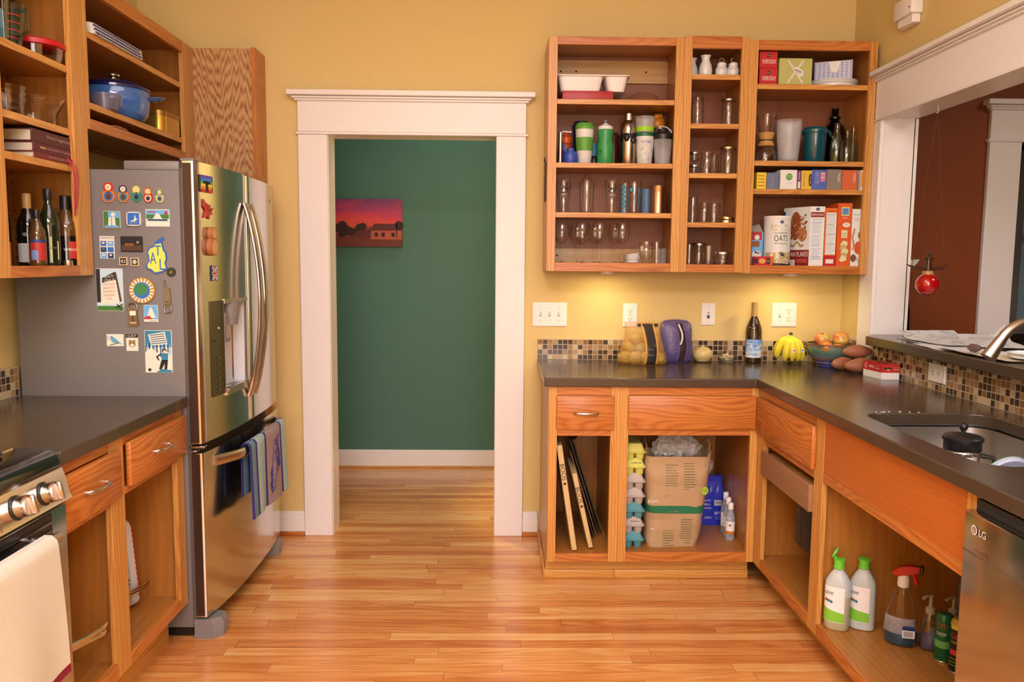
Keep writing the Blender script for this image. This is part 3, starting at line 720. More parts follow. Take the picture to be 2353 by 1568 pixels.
# dispenser
m = MB(); dk = mat('dispenser_black', (.018, .016, .014), .12, coat=.5, mott=0)
def strip(y0, y1, z0, z1, mt, off=.003, n=6):
    m.loft([[(fxx(y0 + (y1 - y0) * k / n) + (off if s else -.004), y0 + (y1 - y0) * k / n, z) for (s, k) in [(1, k) for k in range(n + 1)] + [(0, k) for k in range(n, -1, -1)]] for z in (z0, z1)], mt)
strip(-1.058, N0 - .003, .895, 1.250, dk)
pl = Pl((fxx(-1.0) + .0035, -1.003, 0), (-.058, 1, 0)); gi = mat('grey_ink', (.3, .28, .26), .5)
for k, z in enumerate((1.035, 1.01, .985, .96, .935, .915)): m.rect(pl, -.012, .012 - .003 * (k % 3), z, z + .0035, gi, .001)
m.disc(pl, .005, 1.148, .004, mat('indicator', (.9, .9, .9), .4, emit=(1, .95, .9), es=2), .001, 8); m.rect(pl, -.04, .045, 1.10, 1.102, gi, .001)
wb(m, 'dispenser_panel', LD)
m = MB(); xb = -1.028 - .058
m.box(xb - .004, xb + .002, N0 + .012, N1 - .012, .905, 1.243, niche_grey); strip(N0, N1, 1.236, 1.252, nickel, .006)
m.box(xb, -1.034, N1 - .014, N1 - .004, .91, 1.24, niche_grey, .002).box(xb, -1.040, N0 + .004, N0 + .012, .91, 1.24, niche_grey, .002); m.box(xb, -1.03, N0 + .005, N1 - .006, .897, .912, niche_grey, .003); strip(N0 - .0, N1, .885, .912, nickel, .008)
for k in range(5): m.box(xb + .018, -1.038, N0 + .085 + k * .018, N0 + .092 + k * .018, .911, .9125, dark_hole)
wb(m, 'dispenser_niche', LD)
m = MB(); m.lathe([(.030, -.05), (.034, -.02), (.038, .0), (.038, .04)], plate_grey, (xb + .036, -.85, 1.20), 18); m.box(xb + .004, xb + .045, -.925, -.865, 1.085, 1.20, plate_grey, .006).box(xb + .040, xb + .046, -.918, -.872, 1.10, 1.19, nickel, .002)
wb(m, 'dispenser_spout', LD)
m = MB(); m.box(-1.31, -1.118, FY0 + .006, FY0 + .075, 1.713, 1.745, plate_grey, .005).box(-1.118, -1.068, FY0 + .012, FY0 + .06, 1.7455, 1.756, plate_grey, .003); wb(m, 'hinge_cover', F)
m = MB(); m.box(-1.31, -1.118, FY1 - .075, FY1 - .006, 1.713, 1.745, plate_grey, .005); wb(m, 'hinge_cover', F)
m = MB(); m.box(-1.112, -1.055, FY0 - .004, FY0 + .03, .722, .730, chrome, .002).box(-1.112, -1.085, FY0 - .004, FY0 + .03, .706, .714, chrome, .002); wb(m, 'hinge', F)
m = MB(); m.loft([[(-1.115, FY0 + .002, z), (-1.045 - ins, FY0 + .002, z), (-1.015 - ins, FY0 + .03, z), (-1.012 - ins, FY0 + .075, z), (-1.06, FY0 + .09, z), (-1.115, FY0 + .09, z)] for z, ins in ((.0, .004), (.05, 0), (.075, .012))], plate_grey); wb(m, 'foot_cover', F)
m = MB(); m.loft([[(-1.115, FY1 - .002, z), (-1.06, FY1 - .002, z), (-1.03 - ins, FY1 - .03, z), (-1.03 - ins, FY1 - .075, z), (-1.06, FY1 - .09, z), (-1.115, FY1 - .09, z)][::-1] for z, ins in ((.0, .004), (.05, 0), (.075, .012))], plate_grey); wb(m, 'foot_cover', F)

# towel on the freezer handle
tw = dict(pale=colr('towel_pale', 186, 190, 170, .9, .9, bump=(900, .3)), navy=colr('towel_navy', 62, 52, 110, .9, .9), tan=colr('towel_tan', 186, 142, 128, .85, .9, bump=(900, .3)), teal=colr('towel_teal', 120, 140, 140, .9, .9), lime=colr('towel_lime', 170, 160, 60, .9, .9))
def towel(u, v):
    y = -.905 + .515 * u
    k = (y + 1.05) / .76 * 20; bx = fxx(y) + .004 + .048 * min(1, math.sin(PI * k / 20) * 2.2)
    wv = .006 * math.sin(u * 13) * v + .004 * math.sin(u * 29 + 1) * v
    if v < .28: t = v / .28; return (bx - .016 + .003 * math.sin(u * 9), y, .47 + t * .205)
    if v < .36: t = (v - .28) / .08 * PI; return (bx - .013 * math.cos(t) - .001, y, .675 + .011 * math.sin(t))
    t = (v - .36) / .64
    return (bx + .014 + wv + .016 * t, y + (.03 * (u - .5) - .02) * t, .675 - t * (.285 + .02 * u))
m = MB(); st = [(0, .03, 'navy'), (.03, .12, 'teal'), (.12, .155, 'navy'), (.155, .36, 'pale'), (.36, .395, 'navy'), (.395, .80, 'tan'), (.80, .835, 'navy'), (.835, .97, 'pale'), (.97, 1, 'navy')]
for a, b, c in st: m.sheet(lambda u, v, a=a, b=b: towel(a + (b - a) * u, v), 4, 30, tw[c], .0025)
def on(pts, w=.0022, mt='navy'): m.tube([V(towel(u, v)) + V((.0016, 0, 0)) for u, v in pts], w, tw[mt], 6)
for cx, cy, r in ((.60, .52, .07), (.56, .60, .055), (.53, .74, .075), (.50, .84, .06), (.66, .66, .05)):
    on([(cx + r * math.cos(k * .5), cy + r * .9 * math.sin(k * .5)) for k in range(14)]); on([(cx + .5 * r * math.cos(k * .6), cy + .5 * r * math.sin(k * .6)) for k in range(11)])
on([(.70, .42), (.65, .48), (.68, .58), (.66, .68), (.58, .78), (.52, .90)], .004); on([(.62, .44), (.56, .52), (.50, .66), (.46, .80), (.47, .91)], .003); on([(.72, .6), (.76, .66), (.70, .72)], .003)
on([(.42, .89), (.55, .905), (.7, .88), (.78, .89)], .002, 'lime')
single(m, 'dish_towel', 'striped dish towel with a blue animal design hanging from the freezer handle', 'towel')

# ------------------------------------------------------------------ magnets on the grey side and the doors
red, orange, yellow, blue, green = (colr('enamel_' + n, *c, .9, .35) for n, c in (('red', (200, 48, 40)), ('orange', (226, 120, 40)), ('yellow', (234, 190, 60)), ('blue', (60, 110, 170)), ('green', (70, 130, 70))))
skyb, cream, brownm, skin, navym = colr('print_sky', 120, 170, 210, .9), colr('print_cream', 240, 214, 180, .95), colr('print_brown', 92, 58, 36, .9), colr('print_skin', 244, 200, 150), colr('print_navy', 40, 56, 96, .9)
greyp, leafg, darkg, teal = colr('print_grey', 150, 140, 128), colr('print_leaf', 70, 120, 50, .9), colr('print_dark', 34, 28, 24), colr('print_teal', 50, 120, 140)
def mag(name, label, x, z, w, h, body, draw=None, th=.004, shape=None, group=None, pl=None):
    pl = pl or Pl((x, FY0 - .0004, z)); m = MB()
    pts = shape or [(-w / 2, -h / 2), (w / 2, -h / 2), (w / 2, h / 2), (-w / 2, h / 2)]
    m.prism(pts, pl, 0, th, body)
    q = Pl(pl.at(0, 0, th), pl.r, pl.u)
    if draw: draw(m, q, w, h)
    return single(m, name, label, 'magnet', group or 'magnets on the fridge', smooth=0)
def oval(pl_pts): return pl_pts
def doll(shawl, robe, trim, scene):
    def d(m, q, w, h):
        m.disc(q, 0, h * .23, w * .42, shawl, .0003).disc(q, 0, h * .24, w * .26, skin, .0006).disc(q, 0, h * .33, w * .22, yellow, .0004, rb=h * .05)
        m.disc(q, -w * .08, h * .245, w * .035, darkg, .0009, 8).disc(q, w * .08, h * .245, w * .035, darkg, .0009, 8).line(q, [(-w * .06, h * .19), (w * .06, h * .19)], w * .035, red, .0009)
        m.disc(q, 0, -h * .2, w * .38, robe, .0003, rb=h * .24).disc(q, 0, -h * .22, w * .24, scene, .0006, rb=h * .15)
        m.line(q, [(-w * .3, -h * .02), (0, h * .06), (w * .3, -h * .02)], w * .08, trim, .0008)
    return d
dolls = [(-1.361, 1.634, .042, .070, red, blue, orange, brownm, 'largest'), (-1.310, 1.630, .036, .061, navym, teal, orange, brownm, 'purple headscarf'), (-1.264, 1.630, .033, .056, yellow, teal, green, darkg, 'yellow headscarf'), (-1.224, 1.625, .030, .052, orange, skin, red, darkg, 'orange headscarf'), (-1.184, 1.623, .027, .048, green, skyb, yellow, brownm, 'smallest')]
dl = ['largest nesting doll magnet, in a red headscarf', 'nesting doll magnet in a blue headscarf beside the largest doll', 'nesting doll magnet in a yellow headscarf', 'small nesting doll magnet in an orange headscarf', 'smallest nesting doll magnet, in a green headscarf']
for (x, z, w, h, a, b, c, d, _), l in zip(dolls, dl):
    sh = [(w * .5 * math.cos(t) * (.78 if math.sin(t) > .15 else 1.0 - .22 * max(0, math.sin(t))), h * .5 * math.sin(t)) for t in [2 * PI * k / 28 for k in range(28)]]
    sh = []
    for k in range(40):
        t = 2 * PI * k / 40; yy = math.sin(t) * h / 2
        q_ = .40 if yy > .06 * h else (.5 if yy < -.04 * h else .42)
        wv = w * q_ * math.sqrt(max(0, 1 - ((yy - .22 * h) / (.28 * h)) ** 2)) if yy > .06 * h else w * (.5 * math.sqrt(max(0, 1 - ((yy + .16 * h) / (.36 * h)) ** 2)) + .03)
        sh.append((math.copysign(max(wv, .001), math.cos(t)), yy))
    mag('doll_magnet', l, x, z, w, h, c, doll(a, b, c, d), shape=sh, group='nesting doll magnets on the fridge')
def wfall(m, q, w, h):
    m.rect(q, -w * .48, w * .48, -h * .48, h * .48, leafg).rect(q, -w * .2, w * .44, h * .1, h * .46, skyb, .0008).disc(q, w * .1, h * .3, w * .13, cream, .001, 10)
    m.poly(q, [(-w * .18, h * .12), (w * .2, h * .16), (w * .24, -h * .4), (-w * .22, -h * .4)], cream, .001).line(q, [(0, h * .1), (0, -h * .36)], w * .06, greyp, .0012).rect(q, -w * .4, w * .4, -h * .46, -h * .34, skyb, .0012)
mag('photo_magnet', 'square magnet of a waterfall between green trees', -1.353, 1.539, .058, .059, cream, wfall)
def bird2(m, q, w, h):
    m.rect(q, -w * .42, w * .42, -h * .42, h * .42, blue); m.poly(q, [(-w * .3, -h * .2), (w * .05, -h * .05), (w * .1, h * .3), (w * .2, 0), (w * .34, h * .02), (w * .1, -h * .18)], cream, .0009).line(q, [(-w * .3, -h * .3), (w * .32, -h * .25)], w * .06, greyp, .001)
sq = [(.0245 * math.copysign(abs(math.cos(t)) ** .35, math.cos(t)), .0245 * math.copysign(abs(math.sin(t)) ** .35, math.sin(t))) for t in [2 * PI * k / 24 for k in range(24)]]
mag('tile_magnet', 'rounded square magnet of a white bird on blue', -1.276, 1.542, .049, .049, cream, bird2, .007, sq)
def paris(m, q, w, h):
    m.rect(q, -w * .48, w * .48, -h * .46, h * .46, cream).rect(q, -w * .48, w * .48, -h * .05, h * .2, leafg, .0008).rect(q, -w * .48, w * .48, h * .16, h * .46, skyb, .0007)
    m.poly(q, [(-w * .22, -h * .1), (w * .22, -h * .1), (w * .06, h * .26), (-w * .06, h * .26)], cream, .001).line(q, [(-w * .4, -h * .12), (w * .4, -h * .12)], h * .1, navym, .0011)
    m.poly(q, [(w * .3, h * .2), (w * .42, h * .2), (w * .42, h * .34), (w * .36, h * .42), (w * .3, h * .34)], red, .0011).line(q, [(-w * .4, h * .34), (-w * .1, h * .34)], h * .06, red, .0011)
mag('postcard_magnet', 'wide postcard magnet with a red crest and a fountain', -1.194, 1.546, .083, .060, cream, paris, .002)
def wash(m, q, w, h):
    m.rect(q, -w * .48, w * .48, h * .34, h * .48, cream).txt(q, 'WASHINGTON', 0, h * .42, w * .9, h * .09, navym, .001)
    for i in (-1, 1):
        for k in range(3): m.rect(q, i * w * .24 - w * .2, i * w * .24 + w * .2, h * (.28 - k * .27) - h * .22, h * (.28 - k * .27), (navym, skyb, blue)[(k + i) % 3], .0008); m.disc(q, i * w * .24, h * (.2 - k * .27), w * .1, cream if k != 1 else teal, .001, 10, rb=h * .04)
mag('poster_magnet', 'tall cream magnet of small blue city pictures', -1.374, 1.442, .051, .079, cream, wash, .002)
def darkp(m, q, w, h):
    m.rect(q, -w * .46, w * .46, -h * .4, -h * .08, brownm); m.rect(q, -w * .3, w * .1, -h * .1, h * .05, colr('print_rust', 150, 76, 36), .0008); m.disc(q, w * .28, h * .12, w * .06, greyp, .0009, 10)
mag('photo_magnet', 'dark brown magnet of a night scene', -1.288, 1.454, .077, .055, darkg, darkp, .002)
for x, z, l, k in ((-1.318, 1.394, 'small square wooden magnet with a dark symbol', 0), (-1.278, 1.392, 'small square wooden magnet with a round dark face', 1)):
    def sym(m, q, w, h, k=k):
        m.rect(q, -w * .36, w * .36, -h * .38, h * .38, darkg)
        if k: m.disc(q, 0, 0, w * .26, cream, .001, 12).disc(q, -w * .1, h * .06, w * .05, darkg, .0013, 8).disc(q, w * .1, h * .06, w * .05, darkg, .0013, 8).line(q, [(-w * .1, -h * .1), (w * .1, -h * .1)], w * .06, darkg, .0013)
        else: m.txt(q, '83', 0, 0, w * .5, h * .4, cream, .001)
    mag('wood_magnet', l, x, z, .029, .029, colr('light_wood_tile', 222, 170, 120), sym, .006)
atl = [(-.026, .030), (-.012, .034), (-.006, .046), (.010, .060), (.024, .066), (.026, .058), (.018, .050), (.024, .022), (.032, .012), (.034, -.012), (.028, -.026), (.034, -.046), (.018, -.058), (-.010, -.064), (-.026, -.050), (-.038, -.048), (-.040, -.034), (-.030, -.020), (-.032, .004), (-.036, .014)]
def atld(m, q, w, h):
    m.poly(q, [(a * .87, b * .9 - .001) for a, b in atl if not (b > .055)], colr('print_yellow_green', 222, 216, 84, .95)); bb = colr('print_royal', 52, 92, 166, .95)
    m.txt(q, 'A', -.014, -.008, .022, .040, bb, .001).txt(q, 'T', .004, .018, .022, .036, bb, .0012).txt(q, 'L', .017, -.030, .017, .038, bb, .0012)
mag('city_magnet', 'large yellow and blue city-outline magnet reading ATL', -1.200, 1.414, .079, .129, MATS.get('print_royal') or colr('print_royal', 52, 92, 166, .95), atld, .004, atl)
circ2 = lambda r, n=28: [(r * math.cos(2 * PI * k / n), r * math.sin(2 * PI * k / n)) for k in range(n)]
mag('button_magnet', 'small round black magnet with an orange and green mark', -1.153, 1.357, .034, .034, darkg, lambda m, q, w, h: m.disc(q, 0, 0, .013, colr('print_dark_green', 40, 66, 36)).disc(q, 0, 0, .0085, darkg, .0009).poly(q, [(-.004, -.006), (.004, -.002), (.002, .006), (-.003, .003)], orange, .0012), .004, circ2(.016))
def sign(m, q, w, h):
    m.rect(q, -w * .49, w * .49, -h * .49, h * .49, colr('print_pale_sky', 206, 208, 204, .95)).rect(q, -w * .49, -w * .34, -h * .3, h * .49, darkg, .0008).rect(q, -w * .49, w * .49, -h * .49, -h * .38, leafg, .0008)
    m.poly(q, [(-w * .36, -h * .36), (w * .36, -h * .30), (w * .2, h * .42), (-w * .26, h * .24)], cream, .001).poly(q, [(w * .36, -h * .30), (w * .44, -h * .26), (w * .26, h * .42), (w * .2, h * .42)], brownm, .0009)
    m.poly(q, [(-w * .27, h * .16), (w * .24, h * .24), (w * .2, h * .42), (-w * .26, h * .28)], darkg, .0012)
    m.txt(q, 'ADULTS', -w * .02, h * .315, w * .36, h * .06, cream, .0016, .12).txt(q, 'ONLY', 0, h * .225, w * .40, h * .065, cream, .0016, .12)
    for k, s in enumerate(('LIVE YOUR', 'DREAM OF', 'ANIMALS', 'DRESSED', 'FOR')): m.txt(q, s, -.002, h * (.13 - k * .085), w * (.44 if k < 4 else .2), h * .05, orange, .0016, .08)
    m.line(q, [(w * .2, -h * .42), (w * .46, -h * .34)], .004, darkg, .0016).line(q, [(w * .26, -h * .34), (w * .4, -h * .46)], .004, darkg, .0016)
mag('photo_magnet', 'tall photo magnet of an old cream street sign reading ONLY', -1.371, 1.293, .094, .150, cream, sign, .0015)
def sun(m, q, w, h):
    m.disc(q, 0, 0, .0435, colr('print_ochre', 200, 132, 52), .0004, 32)
    for k in range(20): a = 2 * PI * k / 20; m.line(q, [(.027 * math.cos(a), .027 * math.sin(a)), (.040 * math.cos(a), .040 * math.sin(a))], .006, cream, .0008); m.disc(q, .040 * math.cos(a), .040 * math.sin(a), .0032, cream, .001, 8)
    m.disc(q, 0, 0, .029, blue, .0012, 26).disc(q, -.003, .004, .024, green, .0015, 18, rb=.021)
mag('round_magnet', 'round ochre magnet with white figures circling a green island', -1.256, 1.292, .092, .092, colr('print_ochre', 200, 132, 52), sun, .008, circ2(.0455, 32))
pew = mat('old_pewter', (.30, .25, .2), .35, .8)
m = MB(); pl = Pl((-1.169, FY0 - .0004, 1.271))
m.prism([(-.012, .055), (-.006, .058), (-.006, .03), (.0, .036), (.004, .028), (.010, .026), (.012, -.012), (-.008, -.012), (-.008, .02)], pl, 0, .007, pew).disc(pl, .004, .030, .0055, pew, .009).line(pl, [(-.009, .056), (-.005, .025)], .005, pew, .0085)
m.prism([(-.011, -.012), (.011, -.012), (.014, -.034), (-.013, -.034)], pl, 0, .006, pew)
m.tube([pl.at(-.010, -.034, .004), pl.at(-.013, -.048, .004), pl.at(-.010, -.057, .004), pl.at(.010, -.057, .004), pl.at(.014, -.048, .004), pl.at(.011, -.034, .004)], .0028, pew, 8)
for b in (-.020, -.028): m.line(pl, [(-.008, b), (.009, b)], .002, darkg, .0066)
single(m, 'bottle_opener_magnet', 'pewter bottle opener magnet shaped like a torch-bearing statue', 'magnet', 'magnets on the fridge')
m = MB(); pl = Pl((-1.292, FY0 - .0004, 1.203)); bz = mat('old_bronze', (.26, .18, .11), .35, .7)
m.prism([(-.016, -.038), (.016, -.038), (.019, -.03), (.014, .0), (.018, .022), (-.018, .022), (-.014, .0), (-.019, -.03)], pl, 0, .006, bz)
m.tube([pl.at(-.015, .020, .004), pl.at(-.016, .034, .004), pl.at(-.010, .042, .004), pl.at(.010, .042, .004), pl.at(.016, .034, .004), pl.at(.015, .020, .004)], .0034, bz, 8)
m.rect(pl, -.011, .011, .0, .016, cream, .0066).line(pl, [(0, -.002), (0, -.022)], .003, darkg, .0066).line(pl, [(-.010, -.026), (.010, -.026)], .003, cream, .0066)
single(m, 'bottle_opener_magnet', 'flat bronze bottle opener magnet below the round island magnet', 'magnet', 'magnets on the fridge')
def tower(m, q, w, h):
    m.rect(q, -w * .48, w * .48, -h * .48, h * .48, skyb); m.poly(q, [(-w * .3, -h * .26), (w * .34, -h * .26), (w * .14, h * .2), (0, h * .42), (-w * .14, h * .16)], cream, .0009).poly(q, [(-w * .48, -h * .24), (-w * .1, -h * .12), (w * .1, -h * .34), (-w * .48, -h * .34)], red, .0011).rect(q, -w * .48, w * .48, -h * .48, -h * .34, cream, .001)
    m.line(q, [(-w * .1, -h * .42), (w * .36, -h * .42)], .002, greyp, .0012)
mag('stamp_magnet', 'sky blue stamp magnet with a white tower', -1.230, 1.210, .050, .060, cream, tower, .0015)
def ubird(m, q, w, h):
    m.poly(q, [(-w * .3, h * .26), (-w * .2, h * .36), (-w * .06, h * .24), (w * .2, -h * .1), (w * .42, -h * .34), (w * .1, -h * .24), (-w * .14, -h * .2), (-w * .26, h * .06)], colr('print_blue_bird', 104, 150, 168), .0009)
    m.line(q, [(-w * .3, -h * .4), (w * .2, -h * .24)], .0025, brownm, .001).txt(q, 'KUV', -w * .42, h * .2, h * .4, w * .09, red, .001, PI / 2)
mag('stamp_magnet', 'cream stamp magnet with a blue bird', -1.360, 1.114, .060, .043, cream, ubird, .0015)
def cat(m, q, w, h):
    m.rect(q, -w * .5, w * .5, h * .28, h * .5, darkg).txt(q, 'CAT', 0, h * .39, w * .74, h * .13, cream, .001).disc(q, 0, -h * .08, w * .3, colr('print_tabby', 170, 128, 78), .0008, 14)
    for s in (-1, 1): m.poly(q, [(s * w * .28, h * .02), (s * w * .26, h * .18), (s * w * .06, h * .1)], MATS['print_tabby'], .0008); m.disc(q, s * w * .12, -h * .04, w * .05, darkg, .0012, 8)
    m.disc(q, 0, -h * .16, w * .14, cream, .001, 10)
mag('stamp_magnet', 'small cream magnet reading CAT with a cat face', -1.300, 1.106, .042, .061, cream, cat, .0015)
def prot(m, q, w, h):
    m.rect(q, -w * .48, w * .48, -h * .49, h * .49, cream).rect(q, -w * .48, w * .48, h * .1, h * .49, teal, .0008)
    for k in range(14): m.rect(q, -w * .48 + w * .068 * k, -w * .44 + w * .068 * k, h * (-.02 - .05 * (k % 3)), h * (.14 + .03 * (k % 4)), (navym, skyb, darkg, cream)[k % 4], .001)
    m.poly(q, [(-w * .36, h * .40), (w * .26, h * .47), (w * .34, h * .18), (-w * .26, h * .14)], cream, .0013)
    for k in range(5): m.line(q, [(-w * .28 + .01 * w * k, h * (.38 - k * .05)), (w * .22 + .02 * w * k, h * (.42 - k * .05))], .0028, navym, .0016)
    m.disc(q, -w * .28, -h * .06, w * .2, cream, .0013, 14)
    m.disc(q, w * .22, h * .02, w * .09, darkg, .0016, 12).disc(q, w * .23, h * .0, w * .06, skin, .0018, 10).poly(q, [(w * .08, -h * .04), (w * .36, -h * .04), (w * .34, -h * .22), (w * .12, -h * .22)], teal, .0015)
    m.poly(q, [(w * .1, -h * .2), (w * .34, -h * .2), (w * .30, -h * .42), (w * .2, -h * .42), (w * .22, -h * .28), (w * .1, -h * .42), (w * .0, -h * .42)], darkg, .0015).line(q, [(w * .08, -h * .06), (-w * .06, -h * .12), (0, -h * .2)], .005, darkg, .0015)
    m.poly(q, [(-w * .1, -h * .49), (w * .48, -h * .49), (w * .48, -h * .44), (w * .1, -h * .41)], teal, .0014).disc(q, -w * .34, -h * .43, w * .06, darkg, .0014, 12)
mag('photo_magnet', 'tall blue and white magnet of a woman holding a sign in a crowd', -1.208, 1.074, .096, .152, cream, prot, .0015)
# five on the door
def dpl(y, z): return Pl((fxx(y) + .0008, y, z), (fxx(y + .01) - fxx(y - .01), .02, 0))
rb = [colr('rainbow_' + n, *c) for n, c in (('violet', (110, 70, 150)), ('blue', (60, 120, 190)), ('green', (90, 160, 80)), ('yellow', (240, 200, 60)), ('orange', (236, 130, 50)), ('red', (206, 50, 44)))]
def rain(m, q, w, h):
    for k, c in enumerate(rb): m.rect(q, -w * .5 + .003 * (k % 2), w * .5 - .004 * ((k + 1) % 3), h * (.5 - (k + 1) / 6), h * (.5 - k / 6), c, .0006)
    m.rect(q, -w * .1, w * .12, -h * .45, h * .15, darkg, .001).rect(q, -w * .28, w * .3, h * .0, h * .16, darkg, .001)
mag('flag_magnet', 'rainbow striped magnet high on the fridge door', 0, 0, .088, .060, darkg, rain, .004, pl=dpl(-1.06, 1.672))
bow = [(-.034, .034), (-.014, .010), (-.006, .020), (.002, .006), (.012, .016), (.014, .004), (.036, .006), (.020, -.008), (.026, -.02), (.008, -.018), (.004, -.036), (-.014, -.028), (-.034, -.034), (-.022, -.006), (-.036, .008)]
mag('leaf_magnet', 'bright red leaf-shaped magnet on the fridge door', 0, 0, .07, .07, red, lambda m, q, w, h: m.line(q, [(-.028, .026), (0, -.008), (.02, .0)], .003, colr('dark_red', 150, 30, 26)), .005, bow, pl=dpl(-1.05, 1.584))
m = MB(); pl = dpl(-1.04, 1.461); cork = colr('cork_wood', 196, 110, 58, .9); 
for b, r in ((.036, .021), (-.012, .030)): m.prism([(r * math.cos(2 * PI * k / 24), b + r * 1.1 * math.sin(2 * PI * k / 24)) for k in range(24)], pl, 0, .018, cork).disc(pl, 0, b, r * .8, colr('pale_cork', 214, 150, 92), .0184, 20, rb=r * .88)
single(m, 'wood_slice_magnet', 'two-lobed brown wood slice magnet on the fridge door', 'magnet', 'magnets on the fridge')
def union(m, q, w, h):
    m.line(q, [(-w * .4, -h * .4), (w * .4, h * .4)], .008, cream).line(q, [(-w * .4, h * .4), (w * .4, -h * .4)], .008, cream).line(q, [(0, -h * .45), (0, h * .45)], .009, cream).line(q, [(-w * .45, 0), (w * .45, 0)], .012, cream, .0009).line(q, [(-w * .45, 0), (w * .45, 0)], .006, red, .0012).line(q, [(0, -h * .45), (0, h * .45)], .005, red, .0012)
mag('flag_magnet', 'small red white and blue crossed flag magnet above the dispenser', 0, 0, .038, .056, navym, union, .004, pl=dpl(-1.02, 1.352))
# ------------------------------------------------------------------ things on the back wall cabinets
steel_lid = mat('tin_lid', (.62, .58, .52), .3, 1.0, mott=0); gold_lid = mat('gold_lid', (.72, .55, .30), .3, 1.0, mott=0)
def P0(x, y, z): return (x, y, z)
Z1, Z2, Z3, Z4 = 2.1405, 1.8565, 1.6315, 1.4005
def solid(prof, mt, x, y, z, seg=24): m = MB(); m.lathe(prof, mt, (x, y, z), seg); return m
# -- top shelf, wide unit
m = MB()
for x0, x1 in ((.268, .478), (.484, .592)):
    tp = lambda g, z: [(x, y, z) for x, y in rrect(x0 + g, x1 - g, -.262 + g, -.09 - g, .02, 4)]
    m.loft([tp(.016, 2.183), tp(.003, 2.246), tp(-.001, 2.249), tp(-.001, 2.252), tp(.004, 2.252), tp(.018, 2.187)], white_pl, True, True)
m.box(.262, .598, -.268, -.084, 2.2485, 2.2525, white_pl, .001) if False else None
m.loft([[(x, y, z) for x, y in rrect(.259, .601, -.270, -.082, .022, 4)] for z in (2.2485, 2.2525)], white_pl, True, True)
single(m, 'divided_tray', 'white two-part plastic tray lying on a red box', 'tray')
m = MB(); m.box(.289, .523, -.262, -.08, Z1, 2.1828, colr('red_card', 186, 44, 42, .95, .4), .004); single(m, 'flat_box', 'flat red box under the white tray', 'box')
m = MB(); m.lathe([(.092, 0), (.094, .004), (.086, .012), (.070, .036), (.045, .052), (.01, .058), (.001, .058)], film('amber_plastic', px(168, 92, 54), .3, .15, 6), (.678, -.15, Z1), 32); single(m, 'dome_lid', 'see-through brown dome lid lying on the top shelf', 'lid')
# -- second shelf: cups and bottles
GC = 'cups and bottles on the travel cup shelf'
def cs(m, n, l, c): return single(m, n, l, c, GC)
m = solid([(.0085, 0), (.0085, .138), (.007, .138)], steel_lid, .283, -.262, Z2, 14); m.tube([(.283, -.262, Z2 + .135), (.30, -.25, Z2 + .145), (.335, -.25, Z2 + .142)], .003, white_pl, 8)
cs(m, 'metal_tube', 'thin steel tube standing at the cabinet stile beside the blue bottle', 'tube')
t = thing('water_bottle', 'small orange-red sport bottle behind the blue bottle', 'bottle', (.318, -.15, Z2), group=GC)
m = MB(); m.lathe([(.030, 0), (.032, .004), (.031, .09), (.026, .105)], colr('orange_red_bottle', 190, 62, 26, .9, .3)); m.build('body', t)
m = MB(); m.lathe([(.029, .105), (.030, .13), (.018, .142), (.010, .150), (.009, .160), (.001, .161)], colr('orange_red_cap', 222, 84, 30, .95, .3)); m.build('cap', t)
t = thing('water_bottle', 'short blue bottle with a round spout cap', 'bottle', (.333, -.228, Z2), group=GC)
bl = colr('blue_cup', 58, 76, 148, .95, .35); m = MB(); m.lathe([(.033, 0), (.036, .005), (.036, .04), (.030, .055)], bl); m.build('body', t)
m = MB(); m.lathe([(.018, .055), (.019, .070), (.006, .076)], bl); m.tube([(-.02, 0, .045), (-.034, -.004, .075), (-.030, -.005, .09)], .006, bl); m.build('cap', t)
t = thing('travel_cup', 'tall navy tumbler behind the green and white cup', 'cup', (.396, -.085, Z2), group=GC)
nv = colr('navy_plastic', 30, 34, 58, .9, .3); m = MB(); m.lathe([(.032, 0), (.034, .004), (.040, .185)], nv); m.build('body', t)
m = MB(); m.lathe([(.043, .185), (.043, .196), (.036, .200), (.034, .216), (.001, .217)], nv); m.build('lid', t)
wc, gc = colr('bamboo_white', 240, 214, 186, .95, .5), colr('silicone_green', 104, 160, 52, .9, .45)
t = thing('travel_cup', 'white travel cup with green lid and grip band', 'cup', (.400, -.205, Z2), group=GC)
m = MB(); m.lathe([(.030, 0), (.032, .003), (.0425, .150), (.043, .165)], wc); m.build('body', t)
m = MB(); m.lathe([(.0370, .062), (.0378, .0625), (.0424, .122), (.0416, .1225)], gc); m.build('grip_band', t)
m = MB(); m.lathe([(.0445, .160), (.0455, .172), (.041, .178), (.038, .188), (.001, .189)], gc); m.build('lid', t)
m = solid([(.027, 0), (.029, .004), (.028, .085), (.022, .095), (.022, .11), (.001, .111)], colr('teal_cup', 92, 150, 170, .9), .452, -.11, Z2); cs(m, 'cup', 'pale teal cup half hidden behind the green bottle', 'cup')
m = solid([(.02, 0), (.021, .03), (.012, .045), (.001, .046)], black_pl, .449, -.170, Z2, 16); cs(m, 'flask_stopper', 'small black bottle cap beside the green bottle', 'cap')
t = thing('water_bottle', 'green squeeze bottle with a white ribbed cap', 'bottle', (.497, -.205, Z2), group=GC)
gb = colr('green_squeeze', 58, 150, 72, .9, .35); m = MB(); m.lathe([(.034, 0), (.038, .006), (.038, .088), (.034, .108), (.0335, .122), (.037, .140), (.037, .156), (.031, .163)], gb)
m.disc_cyl((0, 0, 0), .0385, .055, -PI / 2 - .9, .012, .012, colr('dark_green_print', 30, 84, 44)); m.build('body', t)
m = MB(); m.lathe([(.032, .160), (.034, .163), (.034, .175), (.012, .187), (.010, .19)], white_pl, seg=36); m.build('cap', t)
